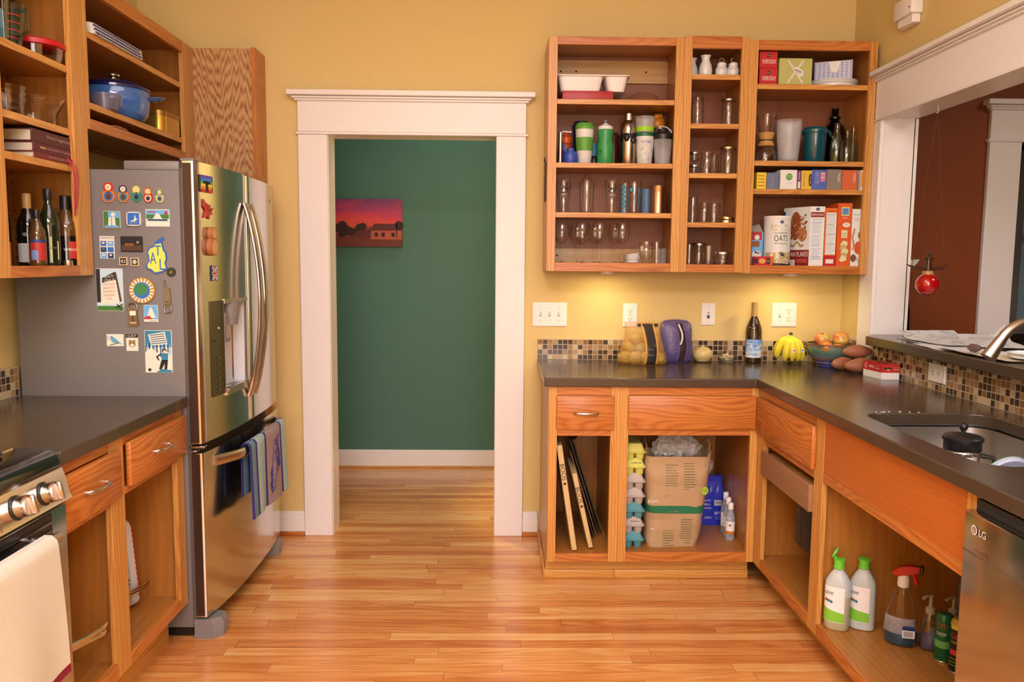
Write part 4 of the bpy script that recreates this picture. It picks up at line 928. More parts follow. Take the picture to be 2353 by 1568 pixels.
m = MB(); m.lathe([(.008, .188), (.008, .198), (.009, .204), (.001, .205)], colr('grey_spout', 120, 110, 100), seg=14); m.build('spout', t)
m = solid([(.028, 0), (.029, .02), (.028, .15), (.02, .165), (.001, .166)], colr('dark_red_tumbler', 84, 26, 18, .9, .3), .552, -.09, Z2); cs(m, 'tumbler', 'dark red tumbler behind the green bottle and the steel flask', 'cup')
t = thing('water_bottle', 'tall brushed steel flask with a black strap', 'bottle', (.606, -.195, Z2), group=GC)
ss = mat('flask_steel', (.52, .44, .36), .25, 1.0, mott=.02); m = MB(); m.lathe([(.034, 0), (.037, .005), (.037, .165), (.034, .185), (.024, .203), (.0185, .207)], ss); m.build('body', t)
m = MB(); m.lathe([(.0195, .205), (.0195, .236), (.015, .239), (.001, .24)], steel_lid, seg=20)
for k in range(3): m.lathe([(.0205, .211 + k * .008), (.0205, .214 + k * .008)], steel_lid, seg=20)
m.build('cap', t)
m = MB(); m.lathe([(.0385, .122), (.0390, .126), (.0390, .140), (.0385, .144)], black_pl); m.ball((-.012, -.034, .125), (.013, .012, .020), black_pl, 12, 8); m.ball((.018, -.034, .112), (.016, .010, .016), black_pl, 12, 8); m.tube([(0, -.038, .14), (.006, -.038, .165), (.0, -.03, .19)], .003, black_pl, 6); m.build('strap', t)
m = solid([(.020, 0), (.024, .01), (.024, .12), (.02, .14), (.001, .141)], black_gl, .640, -.10, Z2); cs(m, 'black_flask', 'black flask standing behind the steel flask', 'bottle')
t = thing('plastic_cup', 'white souvenir cup with blue drawings and a green lid band', 'cup', (.681, -.205, Z2), group=GC)
m = MB(); m.lathe([(.033, 0), (.035, .003), (.043, .130)], wc)
bp = colr('blue_print', 74, 88, 168); random.seed(3)
for k in range(26):
    a = -PI / 2 + random.uniform(-1.2, 1.2); z = random.uniform(.012, .108); pts = []
    for j in range(5): rr = .0352 + .008 * z / .13; pts.append((rr * math.cos(a + .10 * math.sin(j * 1.7 + k)), rr * math.sin(a + .10 * math.sin(j * 1.7 + k)), z + j * .0045))
    m.tube(pts, .0007, bp, 4)
m.txt_cyl('Mardi Gras', (0, 0, 0), .0424, .105, -PI / 2 - .1, .04, .011, bp); m.build('body', t)
m = MB(); m.lathe([(.0435, .130), (.0445, .131), (.0445, .144), (.0435, .145)], colr('dark_green_lid', 30, 100, 56, .9, .35)); m.build('green_ring', t)
t = thing('plastic_cup', 'clear cup with a lime band stacked over the white souvenir cup', 'cup', (.681, -.205, Z2 + .1465), group=GC)
m = MB(); m.shell([(.040, 0), (.041, .002), (.0445, .075)], frosted, .0015); m.build('body', t)
m = MB(); m.lathe([(.0415, .006), (.0422, .0065), (.0432, .028), (.0425, .0285)], colr('lime_band', 170, 206, 40, .95)); m.build('lime_band', t)
t = thing('water_bottle', 'bottle with a bright orange cap behind the shaker', 'bottle', (.762, -.085, Z2), group=GC)
m = MB(); m.lathe([(.032, 0), (.033, .004), (.033, .16), (.028, .19)], colr('dark_amber_bottle', 96, 44, 20, .9, .25)); m.build('body', t)
oc = colr('orange_cap', 238, 130, 30, .95, .3); m = MB(); m.lathe([(.033, .19), (.036, .196), (.036, .225), (.030, .236), (.001, .238)], oc); m.box(-.020, .022, -.024, -.0, .232, .256, oc, .008); m.build('cap', t)
t = thing('shaker_bottle', 'clear shaker bottle with black screw lid and white flip loop', 'bottle', (.766, -.205, Z2), group=GC)
m = MB(); m.shell([(.034, 0), (.036, .004), (.045, .122)], frosted, .002); m.build('body', t)
m = MB(); m.lathe([(.0465, .118), (.047, .122), (.047, .140), (.040, .148), (.030, .153), (.027, .166), (.001, .168)], black_pl); m.build('lid', t)
m = MB(); m.tube([(-.026, -.01, .168), (-.012, -.014, .178), (.012, -.014, .174), (.034, -.012, .158), (.036, -.01, .150)], .0045, white_pl, 8, flat=(1.6, .6)); m.lathe([(.008, .166), (.007, .182), (.001, .183)], white_pl, (-.012, .0, 0), 12); m.build('flip_loop', t)
# -- third shelf: beer glasses
GB = 'glasses on the pint glass shelf'
def pils(x, l):
    t = thing('beer_glass', l, 'glass', (x, -.185, Z3), group=GB)
    m = MB(); m.shell([(.026, 0), (.027, .004), (.0235, .030), (.024, .052), (.031, .095), (.035, .130), (.0335, .156)], clear, .0025, base=.012); m.build('glass', t)
    m = MB(); random.seed(int(x * 1000))
    m.txt_cyl('Terrapin', (0, 0, 0), .0352, .116, -PI / 2, .046, .018, print_black)
    for k in range(14):
        a = -PI / 2 + random.uniform(-.75, .75); z = random.uniform(.094, .134)
        m.disc_cyl((0, 0, 0), .0354 if z > .1 else .0335, z, a, random.uniform(.002, .006), random.uniform(.002, .004), print_black, 7)
    m.txt_cyl('BEER CO', (0, 0, 0), .0325, .087, -PI / 2, .026, .005, print_white)
    m.build('printed_logo', t)
pils(.308, 'curved beer glass with black print beside the cabinet stile'); pils(.536, 'curved beer glass with black print in the middle of its shelf')
def pint(x, y, l, r0=.026, r1=.037, h=.152, mt=clear):
    t = thing('pint_glass', l, 'glass', (x, y, Z3), group=GB); m = MB(); m.shell([(r0, 0), (r0 + .001, .003), (r1, h)], mt, .0028, base=.010); m.build('glass', t); return t
t = pint(.417, -.185, 'tall plain pint glass with an inverted glass top between the printed beer glasses')
m = MB(); m.shell([(.027, .153), (.022, .160), (.011, .180), (.006, .186)], clear, .0015, base=.001); m.build('glass_stopper', t)
tq = colr('turquoise_print', 40, 140, 160, .95)
t = pint(.607, -.125, 'pint glass with a column of turquoise dots', .024, .030, .15)
m = MB()
for k in range(6): m.disc_cyl((0, 0, 0), .0262 + k * .0009, .018 + k * .022, -PI / 2 - .35, .010, .010, tq, 14)
m.build('printed_dots', t)
t = pint(.640, -.195, 'pint glass with a black ring and turquoise stripes', .024, .034, .148)
m = MB()
for rr, c in ((.013, print_black), (.0095, colr('ring_teal', 90, 150, 160))): m.disc_cyl((0, 0, 0), .0318 + (.0004 if rr < .012 else 0), .112, -PI / 2 - .6, rr * .8, rr, c, 18)
for a in (.5, .9, -1.2): m.band((0, 0, 0), .0258, .02, .12, -PI / 2 + a, -PI / 2 + a + .14, tq, 3, .0325)
m.txt_cyl('BLUE', (0, 0, 0), .0292, .062, -PI / 2, .018, .005, tq); m.build('printed_ring', t)
m = MB(); m.shell([(.020, 0), (.021, .003), (.0285, .122)], colr('slate_blue_cup', 108, 126, 140, .95, .5), .002); o = single(m, 'cup', 'slate blue cup beside the bronze tumbler', 'cup', GB); o.location = (.712, -.125, Z3)
m = MB(); m.shell([(.029, 0), (.030, .003), (.0405, .128), (.0415, .131)], mat('copper_steel', (.58, .40, .26), .28, 1.0, mott=.02), .002); o = single(m, 'tumbler', 'bronze metal tumbler on the pint glass shelf', 'cup', GB); o.location = (.752, -.200, Z3)
# -- bottom: wine glasses
GW = 'wine glasses'
def wine(x, y, l, first=[None]):
    if first[0]: return dup(first[0], (x, y, Z4), l)
    t = thing('wine_glass', l, 'glass', (x, y, Z4), group=GW); first[0] = t
    m = MB(); m.shell([(.006, .086), (.016, .092), (.029, .108), (.0358, .130), (.0355, .150), (.0295, .186)], glass('wine_glass_clear', (.99, .99, .99), .75), .0012, base=.003); m.build('bowl', t)
    m = MB(); m.lathe([(.0045, .004), (.0042, .04), (.0045, .074), (.007, .087)], glass('stem_glass', (.96, .96, .96), .9), seg=12); m.build('stem', t)
    m = MB(); m.lathe([(.0335, 0), (.0335, .0012), (.012, .0035), (.0035, .008)], clear, seg=28); m.build('foot', t); return t
wine(.303, -.185, 'wine glass standing alone beside the cabinet stile')
wine(.396, -.215, 'front wine glass of the first pair from the stile'); wine(.383, -.120, 'back wine glass of the first pair from the stile')
wine(.478, -.215, 'front wine glass of the middle pair'); wine(.467, -.120, 'back wine glass of the middle pair')
wine(.585, -.215, 'front wine glass of the pair beside the small white bowls'); wine(.566, -.120, 'back wine glass of the pair beside the small white bowls')
bw = MB(); bw.shell([(.018, 0), (.020, .002), (.034, .014), (.0385, .022)], white_pl, .0025); b0 = single(bw, 'dip_bowl', 'bottom small white bowl of the stack beside the wine glasses', 'bowl', 'small white bowls'); b0.location = (.637, -.205, Z4)
dup(b0, (.637, -.205, Z4 + .011), 'middle small white bowl of the stack beside the wine glasses'); r = dup(b0, (.641, -.203, Z4 + .023), 'tilted top small white bowl of the stack beside the wine glasses'); r.rotation_euler = (0, -.16, 0)
t = thing('glass_cup', 'short footed glass cup with a faded print beside the small white bowls', 'glass', (.702, -.205, Z4), group='low glasses beside the bowls')
m = MB(); m.shell([(.020, 0), (.024, .004), (.017, .018), (.028, .032), (.034, .046), (.0355, .102)], clear, .0025, base=.022); m.build('glass', t)
m = MB(); m.txt_cyl('ALLAGASH', (0, 0, 0), .0356, .076, -PI / 2 + .2, .03, .008, colr('faded_red', 190, 110, 90)); m.disc_cyl((0, 0, 0), .0356, .07, -PI / 2 - .8, .010, .014, colr('faded_cream', 210, 180, 140)); m.build('printed_logo', t)
m = MB(); m.shell([(.023, 0), (.024, .003), (.0245, .102)], clear, .0022, base=.008); o = single(m, 'drinking_glass', 'straight clear glass near the inner stile beside the footed glass cup', 'glass', 'low glasses beside the bowls'); o.location = (.757, -.175, Z4)
m = MB(); m.loft([[(x, y, z) for x, y in rrect(-.022, .022, -.03, .03, .006, 3)] for z in (0, .073)], frosted); o = single(m, 'small_canister', 'small frosted plastic box at the inner stile beside the straight glass', 'box'); o.location = (.792, -.10, Z4)

# -- narrow unit
A1, A2, A3, A4, A5 = 2.2565, 2.0385, 1.8155, 1.5915, 1.3965
cer = colr('white_ceramic', 250, 226, 200, .95, .3, coat=.3)
m = MB(); m.shell([(.024, 0), (.0285, .006), (.031, .030), (.027, .056), (.0175, .076), (.019, .090), (.0245, .099)], cer, .002); v0 = single(m, 'bud_vase', 'plain white ceramic vase in front of the dark back, second from the stile', 'vase', 'white ceramic vases'); v0.location = (.953, -.215, A1)
dup(v0, (.902, -.160, A1), 'plain white ceramic vase half hidden by the cabinet stile')
def cjar(x, l, first=[None]):
    if first[0]: return dup(first[0], (x, -.215, A1), l)
    t = thing('ceramic_jar', l, 'jar', (x, -.215, A1), group='small flowered jars'); first[0] = t
    m = MB(); m.lathe([(.020, 0), (.026, .008), (.0285, .026), (.027, .042), (.020, .052), (.019, .056)], cer)
    for k in range(7): a = -PI / 2 - .9 + k * .3; m.disc_cyl((0, 0, 0), .0286, .040 - .004 * (k % 2), a, .0022, .0022, (colr('tiny_flower', 180, 80, 80), colr('tiny_leaf', 90, 110, 70), colr('tiny_blue', 90, 90, 130))[k % 3], 7)
    m.build('body', t)
    m = MB(); m.lathe([(.021, .055), (.022, .058), (.020, .066), (.012, .071), (.001, .072)], cer); m.build('lid', t)
    m = MB(); m.tube([(.010 * math.cos(k * PI / 6), 0, .080 + .010 * math.sin(k * PI / 6)) for k in range(13)], .0016, chrome, 6); m.tube([(-.024, -.0, .052), (-.022, -.012, .064), (.022, -.012, .064), (.024, 0, .052)], .0013, chrome, 6); m.build('wire_bail', t); return t
cjar(1.027, 'small flowered white jar with wire bail beside the plain vases'); cjar(1.081, 'small flowered white jar with wire bail at the inner stile')
def mason(r, h, x, y, z, l, lid=None, g='canning jars', lidh=.014, body=clear, rn=None):
    t = thing('canning_jar', l, 'jar', (x, y, z), group=g); rn = rn or r * .86
    hb = h - (lidh + .001 if lid else 0)
    m = MB(); m.shell([(r * .86, 0), (r * .97, .003), (r, .010), (r, hb - .032), (r * .95, hb - .022), (rn, hb - .014), (rn, hb)], body, .0025, base=.006)
    for k in range(2): m.lathe([(rn + .0010, hb - .010 + k * .005), (rn + .0016, hb - .0085 + k * .005), (rn + .0010, hb - .007 + k * .005)], body, seg=28, cap0=False, cap1=False)
    m.build('glass', t)
    if lid:
        m = MB(); m.lathe([(rn + .002, hb - lidh * .55), (rn + .0035, hb - lidh * .5), (rn + .0035, hb + .001), (rn + .002, hb + .003), (rn - .003, hb + .003), (rn - .004, hb + .002), (.001, hb + .002)], lid); m.build('lid', t)
    return t
mason(.0275, .130, .925, -.205, A2, 'open tall canning jar at the narrow cabinet stile'); mason(.0345, .138, 1.070, -.205, A2, 'tall canning jar with a tin lid', steel_lid)
mason(.0225, .056, .911, -.23, A3, 'lower of two small stacked jars of dark contents', steel_lid, body=clear_dim); mason(.0225, .056, .911, -.23, A3 + .0585, 'upper of two small stacked jars of dark contents', steel_lid, body=clear_dim)
for z in (A3, A3 + .0585): pass
mason(.0325, .104, .976, -.205, A3, 'open canning jar beside the stacked small jars')
t = thing('glass_mug', 'clear glass mug between two canning jars', 'mug', (1.025, -.14, A3), group='canning jars'); m = MB(); m.shell([(.024, 0), (.026, .003), (.026, .10)], clear, .0028, base=.008); m.build('glass', t)
m = MB(); m.tube([(.024, -.01, .085), (.044, -.016, .08), (.048, -.017, .05), (.042, -.014, .025), (.025, -.01, .018)], .004, clear, 8); m.build('handle', t)
mason(.038, .140, 1.072, -.215, A3, 'wide canning jar with a gold lid', gold_lid)
for (x, y, r, h, l) in ((.935, -.13, .027, .128, 'tall stemless glass behind the short one in the narrow cabinet'), (.970, -.21, .029, .094, 'short stemless glass in the narrow cabinet')):
    m = MB(); m.shell([(r * .55, 0), (r * .8, .004), (r, h * .35), (r * .96, h * .6), (r * .74, h)], clear, .0018, base=.006); o = single(m, 'stemless_glass', l, 'glass', 'glasses in the narrow cabinet'); o.location = (x, y, A4)
t = mason(.034, .095, 1.030, -.16, A4, 'open jar behind the loose gold lids', g='glasses in the narrow cabinet')
m = MB(); m.lathe([(.034, 0), (.0355, .001), (.0355, .011), (.033, .013), (.028, .0125), (.001, .0120)], gold_lid); l0 = single(m, 'jar_lid', 'lower of two loose gold jar lids', 'lid', 'loose gold jar lids'); l0.location = (1.066, -.243, A4)
r = dup(l0, (1.068, -.238, A4 + .018), 'upper tilted one of two loose gold jar lids'); r.rotation_euler = (.10, .14, 0)
m = MB(); m.shell([(.022, 0), (.023, .003), (.026, .095)], clear, .0022, base=.008); o = single(m, 'drinking_glass', 'clear glass half hidden by the stile in the narrow cabinet bottom', 'glass', 'glasses in the narrow cabinet'); o.location = (.908, -.20, A5)
mason(.036, .116, .975, -.115, A5, 'canning jar with a tin lid behind the heavy tumbler', steel_lid)
m = MB(); m.shell([(.031, 0), (.032, .004), (.0375, .088)], clear, .003, base=.020); o = single(m, 'tumbler_glass', 'heavy-based clear tumbler in the narrow cabinet bottom', 'glass', 'glasses in the narrow cabinet'); o.location = (.993, -.225, A5)
mason(.0415, .073, 1.066, -.205, A5, 'squat wide jar with a tin lid', steel_lid, rn=.038)

# -- unit beside the pass-through
B1, B2, B3, B4 = 2.2175, 1.8745, 1.7465, 1.3945
def FB(x0, x1, y, z): return Pl(((x0 + x1) / 2, y, z))
cardr = colr('red_tea_card', 204, 32, 34, .95, .4)
def redbox(x, z, l):
    m = MB(); m.box(x - .0415, x + .0415, -.268, -.10, z, z + .074, cardr, .0015); q = Pl((x, -.268, z + .037))
    m.disc(q, .0, .018, .0095, print_black, .0008, 20, rb=.0075).txt(q, 'KROGER', 0, .018, .013, .0035, print_white, .0012).txt(q, 'EVERYDAY', .004, -.006, .062, .014, print_white).line(q, [(-.026, -.0155), (.034, -.0155)], .0014, print_white)
    single(m, 'tea_box', l, 'box', 'boxes on the top shelf')
redbox(1.2285, B1, 'lower of two stacked bright red boxes with white lettering'); redbox(1.2265, B1 + .0745, 'upper of two stacked bright red boxes with white lettering')
m = MB(); m.box(1.278, 1.430, -.265, -.11, B1, 2.338, colr('olive_card', 204, 186, 100, .9, .5), .0015); q = Pl((1.354, -.265, 2.278)); rbn = colr('pink_ribbon', 244, 206, 180, .95)
m.line(q, [(-.036, .05), (.034, -.05)], .008, rbn).line(q, [(.034, .05), (-.036, -.05)], .008, rbn, .0009); m.add([q.at(a, b, .0014) for a, b in ((-.012, .016), (.004, .022), (.036, .002), (.034, -.020), (.020, -.022))], [(0, 1, 2, 3, 4)], colr('tag_card', 250, 222, 200, .95)).line(q, [(-.004, .010), (.026, -.002)], .004, colr('tag_ink', 120, 80, 70), .0018).line(q, [(.002, .0), (.026, -.010)], .002, MATS['tag_ink'], .0018)
single(m, 'gift_box', 'olive gift box tied with a crossed pink ribbon', 'box', 'boxes on the top shelf')
m = MB(); m.shell([(.07, 0), (.075, .003), (.112, .016), (.116, .022)], cer, .004, seg=40); pl0 = single(m, 'plate', 'lower white plate under the lavender napkin box', 'plate', 'white plates on the top shelf'); pl0.location = (1.562, -.165, B1); dup(pl0, (1.562, -.165, B1 + .012), 'upper white plate under the lavender napkin box')
def plaid():
    t = NT('lavender_plaid'); co = t.coord(); sp = t.n('ShaderNodeSeparateXYZ'); t.L.new(co, sp.inputs[0])
    s = t.math('ADD', t.math('SINE', t.math('MULTIPLY', t.math('ADD', sp.outputs[0], sp.outputs[1]), 640.)), t.math('SINE', t.math('MULTIPLY', sp.outputs[2], 640.)))
    t.set(t.b.inputs['Base Color'], t.ramp(t.math('MULTIPLY_ADD', s, .25, .5), [(.2, px(164, 150, 178, .95)), (.8, px(226, 206, 208, .95))])); t.b.inputs['Roughness'].default_value = .6; return t.m
lavp = plaid(); R2 = Matrix.Translation((1.590, -.175, B1 + .0345)) @ Matrix.Rotation(-.42, 4, 'Z')
m = MB(); m.box(-.105, .060, -.062, .075, 0, .084, lavp, .002, R2).box(-.105, .060, -.062, .075, .084, .0855, colr('napkin_paper', 250, 228, 208, .95), 0, R2)
f = [R2 @ V(p) for p in ((.0604, -.006, .084), (.0604, .030, .084), (.0604, .020, .035), (.0604, .004, .035))]
f2 = [R2 @ V(p) for p in ((-.045, -.0626, .084), (.008, -.0626, .084), (-.004, -.0626, .036), (-.030, -.0626, .036))]
m.add(f2, [(0, 3, 2, 1)], MATS['napkin_paper']); single(m, 'napkin_box', 'lavender plaid napkin box on the white plates', 'box', 'boxes on the top shelf')
t = thing('coffee_maker', 'hourglass glass coffee maker with a wooden collar', 'coffee maker', (1.257, -.185, B2))
m = MB(); m.shell([(.040, 0), (.050, .008), (.053, .030), (.046, .060), (.030, .088), (.0235, .104), (.030, .128), (.040, .165), (.047, .222)], clear, .0018, base=.003); m.build('glass', t)
m = MB(); m.lathe([(.0395, .078), (.041, .080), (.0285, .106), (.0395, .137), (.038, .140)], colr('collar_wood', 220, 150, 74, .9, .4)); m.lathe([(.0305, .102), (.0315, .105), (.0305, .108)], colr('leather_tie', 70, 34, 20)); m.build('wooden_collar', t)
m = MB(); m.shell([(.044, 0), (.046, .004), (.0565, .148), (.0575, .156), (.0575, .164)], frosted, .002, seg=32); c0 = single(m, 'plastic_cup', 'outer frosted plastic cup of the stack beside the coffee maker', 'cup', 'stacked frosted cups'); c0.location = (1.357, -.205, B2)
for k in range(3): dup(c0, (1.357, -.205, B2 + .0105 * (k + 1)), ('second frosted cup nested in the stack beside the coffee maker', 'third frosted cup nested in the stack beside the coffee maker', 'innermost frosted cup, rising highest in the stack')[k])
t = thing('plastic_jar', 'dark teal lidded plastic jar between frosted cups and clear bottles', 'jar', (1.482, -.200, B2)); tl = colr('dark_teal_plastic', 6, 78, 82, .9, .2, coat=.3)
m = MB(); m.lathe([(.044, 0), (.047, .004), (.0525, .138)], tl, seg=32); m.build('body', t); m = MB(); m.lathe([(.057, .135), (.059, .140), (.059, .152), (.053, .158), (.050, .164), (.001, .166)], tl, seg=32); m.tube([(.055, -.01, .150), (.066, -.014, .142), (.066, -.014, .128)], .005, tl, 8); m.build('lid', t)
m = MB(); m.shell([(.056, 0), (.061, .006), (.063, .12), (.060, .150), (.046, .184), (.028, .207), (.022, .214), (.020, .222), (.026, .226), (.027, .234), (.020, .238), (.016, .244), (.016, .276)], glass('dark_green_glass', (.16, .26, .12), .5), .003); o = single(m, 'glass_jug', 'big dark green glass jug behind the clear bottles', 'jug'); o.location = (1.622, -.082, B2)
bt = [(.024, 0), (.027, .004), (.0275, .075), (.022, .105), (.013, .135), (.0115, .150), (.0115, .172), (.0135, .174), (.0135, .180)]
def cb(x, y, k, l, w=1.0):
    m = MB(); m.shell([(r * w, z * k) for r, z in bt], clear_dim, .0022); o = single(m, 'clear_bottle', l, 'bottle', 'small clear bottles'); o.location = (x, y, B2)
cb(1.572, -.235, 1.0, 'clear bottle beside the teal jar', 1.05); cb(1.625, -.225, .84, 'shortest clear bottle, in front of the green jug', 1.1); cb(1.668, -.190, .98, 'slender clear bottle at the cabinet end', .78)
# tea boxes
GT = 'tea boxes'
def tea(x0, x1, h, c, l, draw=None, y=-.285, dep=.15, M=None):
    m = MB(); m.box(x0, x1, y, y + dep, B3, B3 + h, c, .001); q = Pl(((x0 + x1) / 2, y, B3 + h / 2))
    if draw: draw(m, q, x1 - x0, h)
    return single(m, 'tea_box', l, 'box', GT)
ty, tg = colr('tea_yellow', 246, 196, 40, .95), colr('tea_slate', 112, 112, 130, .95)
tea(1.189, 1.233, .075, ty, 'yellow tea box at the stile', lambda m, q, w, h: [m.line(q, [(-w * .4, h * (.3 - k * .2)), (w * .3, h * (.3 - k * .2))], .003, red) for k in range(4)])
tea(1.235, 1.290, .074, tg, 'slate blue tea box with a vertical gold word', lambda m, q, w, h: m.txt(q, 'ROYAL', 0, 0, h * .6, .008, colr('gold_ink', 200, 150, 60), .0009, PI / 2))
def simple(m, q, w, h): m.disc(q, .002, h * .14, .0155, colr('organic_green', 74, 150, 48)).txt(q, 'SIMPLE', .002, h * .19, .022, .005, print_white, .0012).txt(q, 'TRUTH', .002, h * .09, .022, .005, print_white, .0012).line(q, [(-.008, -h * .2), (.012, -h * .2)], .0016, greyp)
tea(1.298, 1.3745, .088, colr('tea_white', 250, 228, 204, .95), 'white tea box with a green circle', simple)
tea(1.3755, 1.3945, .086, colr('tea_purple', 128, 62, 92, .95), 'narrow purple tea box between white and yellow ones', lambda m, q, w, h: m.rect(q, -w * .3, w * .3, -h * .45, -h * .1, cream).rect(q, -w * .15, w * .15, h * .0, h * .4, colr('lilac_ink', 180, 130, 150)))
tea(1.3955, 1.4435, .086, ty if False else colr('tea_gold', 238, 178, 52, .95), 'gold tea box with a dark oval', lambda m, q, w, h: m.disc(q, w * .36, 0, w * .17, colr('maroon_ink', 84, 24, 30), .0006, 18, rb=h * .34).txt(q, 'Yogi', w * .36, 0, h * .4, .007, cream, .0012, -PI / 2).txt(q, 'BEDTIME', -w * .24, 0, h * .7, .004, brownm, .0009, PI / 2))
def equal(m, q, w, h):
    m.rect(q, w * .08, w * .40, -h * .1, h * .38, colr('tea_pink', 226, 120, 120)); 
    for a, b in ((.05, .25), (.05, .05)): m.txt(q, 'EQUAL', w * .24, h * (b + .05), w * .26, h * .09, print_white, .0011)
    for k in range(3): m.txt(q, 'English Breakfast', -w * .25 + k * w * .1, h * .08, h * .6, .0035, print_white, .0009, -PI / 2)
tea(1.4445, 1.5115, .090, colr('tea_blue', 82, 100, 158, .95), 'blue tea box with a pink label', equal)
taz = lambda m, q, w, h: m.txt(q, 'TAZO', w * .30, h * .12, h * .46, .010, print_white, .0009, -PI / 2).line(q, [(-w * .28, h * .1), (-w * .28, h * .36)], .0014, greyp)
tea(1.513, 1.5825, .092, colr('tea_grey', 146, 118, 96, .95), 'taupe tea box between the blue and orange ones', taz); tea(1.584, 1.6545, .090, colr('tea_orange', 216, 92, 40, .95), 'plain orange tea box with one sideways white word', taz)
m = MB(); RO = Matrix.Translation((1.6765, -.225, B3)) @ Matrix.Rotation(.10, 4, 'Z'); m.box(-.012, .012, -.060, .06, 0, .090, colr('tea_cream', 240, 216, 186, .95), .001, RO); q = Pl(RO @ V((-.001, -.065, .045)), RO.to_3x3() @ V((1, 0, 0))); m.rect(q, -.012, .004, -.03, .036, colr('tea_orange_glow', 240, 140, 50, .95)).rect(q, .005, .012, -.04, .04, navym).txt(q, 'TWININGS', .0085, 0, .06, .005, print_white, .0011, -PI / 2)
single(m, 'tea_box', 'angled orange and navy tea box at the end of the row', 'box', GT)
# cereal shelf
GR = 'dry goods on the cereal shelf'
m = MB(); m.box(1.196, 1.2495, -.225, -.06, B4, 1.553, colr('sky_card', 120, 168, 200, .95), .001); q = Pl((1.224, -.225, 1.475)); m.rect(q, -.028, .018, .040, .077, red).disc(q, -.004, .052, .012, cream, .0012).rect(q, -.028, .008, .008, .034, colr('oat_brown', 150, 76, 30), .0009).disc(q, -.004, -.030, .022, cream, .0009, 18, rb=.020).disc(q, -.008, -.018, .006, navym, .0013, 10).disc(q, .004, -.022, .005, colr('berry', 150, 40, 50), .0013, 10)
m.add([(1.198, -.222, 1.5535), (1.2475, -.222, 1.5535), (1.2475, -.17, 1.592), (1.198, -.18, 1.580)], [(0, 1, 2, 3), (3, 2, 1, 0)], colr('card_inside', 190, 160, 130)); single(m, 'oatmeal_box', 'open sky blue oatmeal box behind the red bar box', 'box', GR)
m = MB(); m.box(1.190, 1.279, -.286, -.262, B4, 1.437, cardr, .001); q = Pl((1.232, -.286, 1.416)); m.disc(q, -.004, 0, .016, colr('bar_tan', 222, 150, 80), .0007, 16, rb=.012).rect(q, -.040, -.024, -.012, .012, darkg).rect(q, .016, .032, -.012, .012, darkg).txt(q, 'BARS', .024, 0, .013, .006, cream, .0012).rect(q, .036, .044, -.018, .018, orange)
single(m, 'snack_box', 'small red snack bar box in front of the oatmeal', 'box', GR)
t = thing('oats_canister', 'tall cream canister with a picture of oats and banana', 'canister', (1.318, -.213, B4), group=GR); cc = colr('canister_cream', 242, 216, 188, .95, .45); R_ = .0615
m = MB(); m.lathe([(R_ - .001, 0), (R_, .001), (R_, .222), (R_ - .001, .223)], cc, seg=40); a0 = -PI / 2
k_ = R_ + .0006; c0_ = (0, 0, 0)
m.txt_cyl('OLD FASHIONED', c0_, k_, .152, a0, .066, .0085, darkg).txt_cyl('OATS', c0_, k_, .128, a0, .066, .027, print_black).txt_cyl('100% Whole Grain', c0_, k_, .104, a0, .062, .0075, colr('script_brown', 96, 70, 56)).disc_cyl(c0_, k_, .203, a0, .009, .0072, navym).txt_cyl('Kroger', c0_, k_ + .0004, .203, a0, .012, .004, print_white)
oatc = colr('oat_flake', 214, 170, 110, .95); random.seed(5)
for k in range(34):
    s = random.choice((-1, 1)); m.disc_cyl(c0_, k_, random.uniform(.163, .190), a0 + s * random.uniform(.25, .85), .0035, .0022, oatc, 7)
m.band(c0_, k_, .0, .062, a0 - 1.2, a0 + 1.2, colr('oat_photo', 206, 160, 104, .95), 20).band(c0_, k_ + .0003, .0, .012, a0 - 1.2, a0 + 1.2, darkg, 20)
for k in range(60): m.disc_cyl(c0_, k_ + .0006, random.uniform(.012, .056), a0 + random.uniform(-.3, 1.1), random.uniform(.003, .005), .003, random.choice((oatc, cream, colr('oat_dark', 176, 126, 76))), 7)
m.disc_cyl(c0_, k_ + .001, .047, a0 - .45, .021, .018, colr('banana_slice', 240, 214, 150, .95), 18).disc_cyl(c0_, k_ + .0013, .047, a0 - .45, .006, .005, oatc, 10).disc_cyl(c0_, k_ + .0012, .052, a0 + .12, .009, .008, navym, 12).disc_cyl(c0_, k_ + .0012, .060, a0 + .02, .010, .006, colr('nut_brown', 160, 100, 60), 9).disc_cyl(c0_, k_ + .0014, .018, a0 + .55, .010, .011, cream, 14).disc_cyl(c0_, k_ + .0018, .019, a0 + .55, .005, .005, red, 10)
m.build('body', t); m = MB(); m.lathe([(R_ + .001, .219), (R_ + .002, .221), (R_ + .002, .231), (R_ - .002, .232), (R_ - .004, .2305), (.001, .2305)], white_pl, seg=40); m.build('lid', t)
RB = Matrix.Translation((1.4445, -.283, B4)) @ Matrix.Rotation(-.48, 4, 'Z')
m = MB(); cw = colr('cereal_white', 246, 222, 200, .95, .4); dr = colr('cereal_red', 150, 38, 26, .95)
RB = Matrix.Translation((1.446, -.281, B4)); bw_, bd, bh = .066, .170, .275
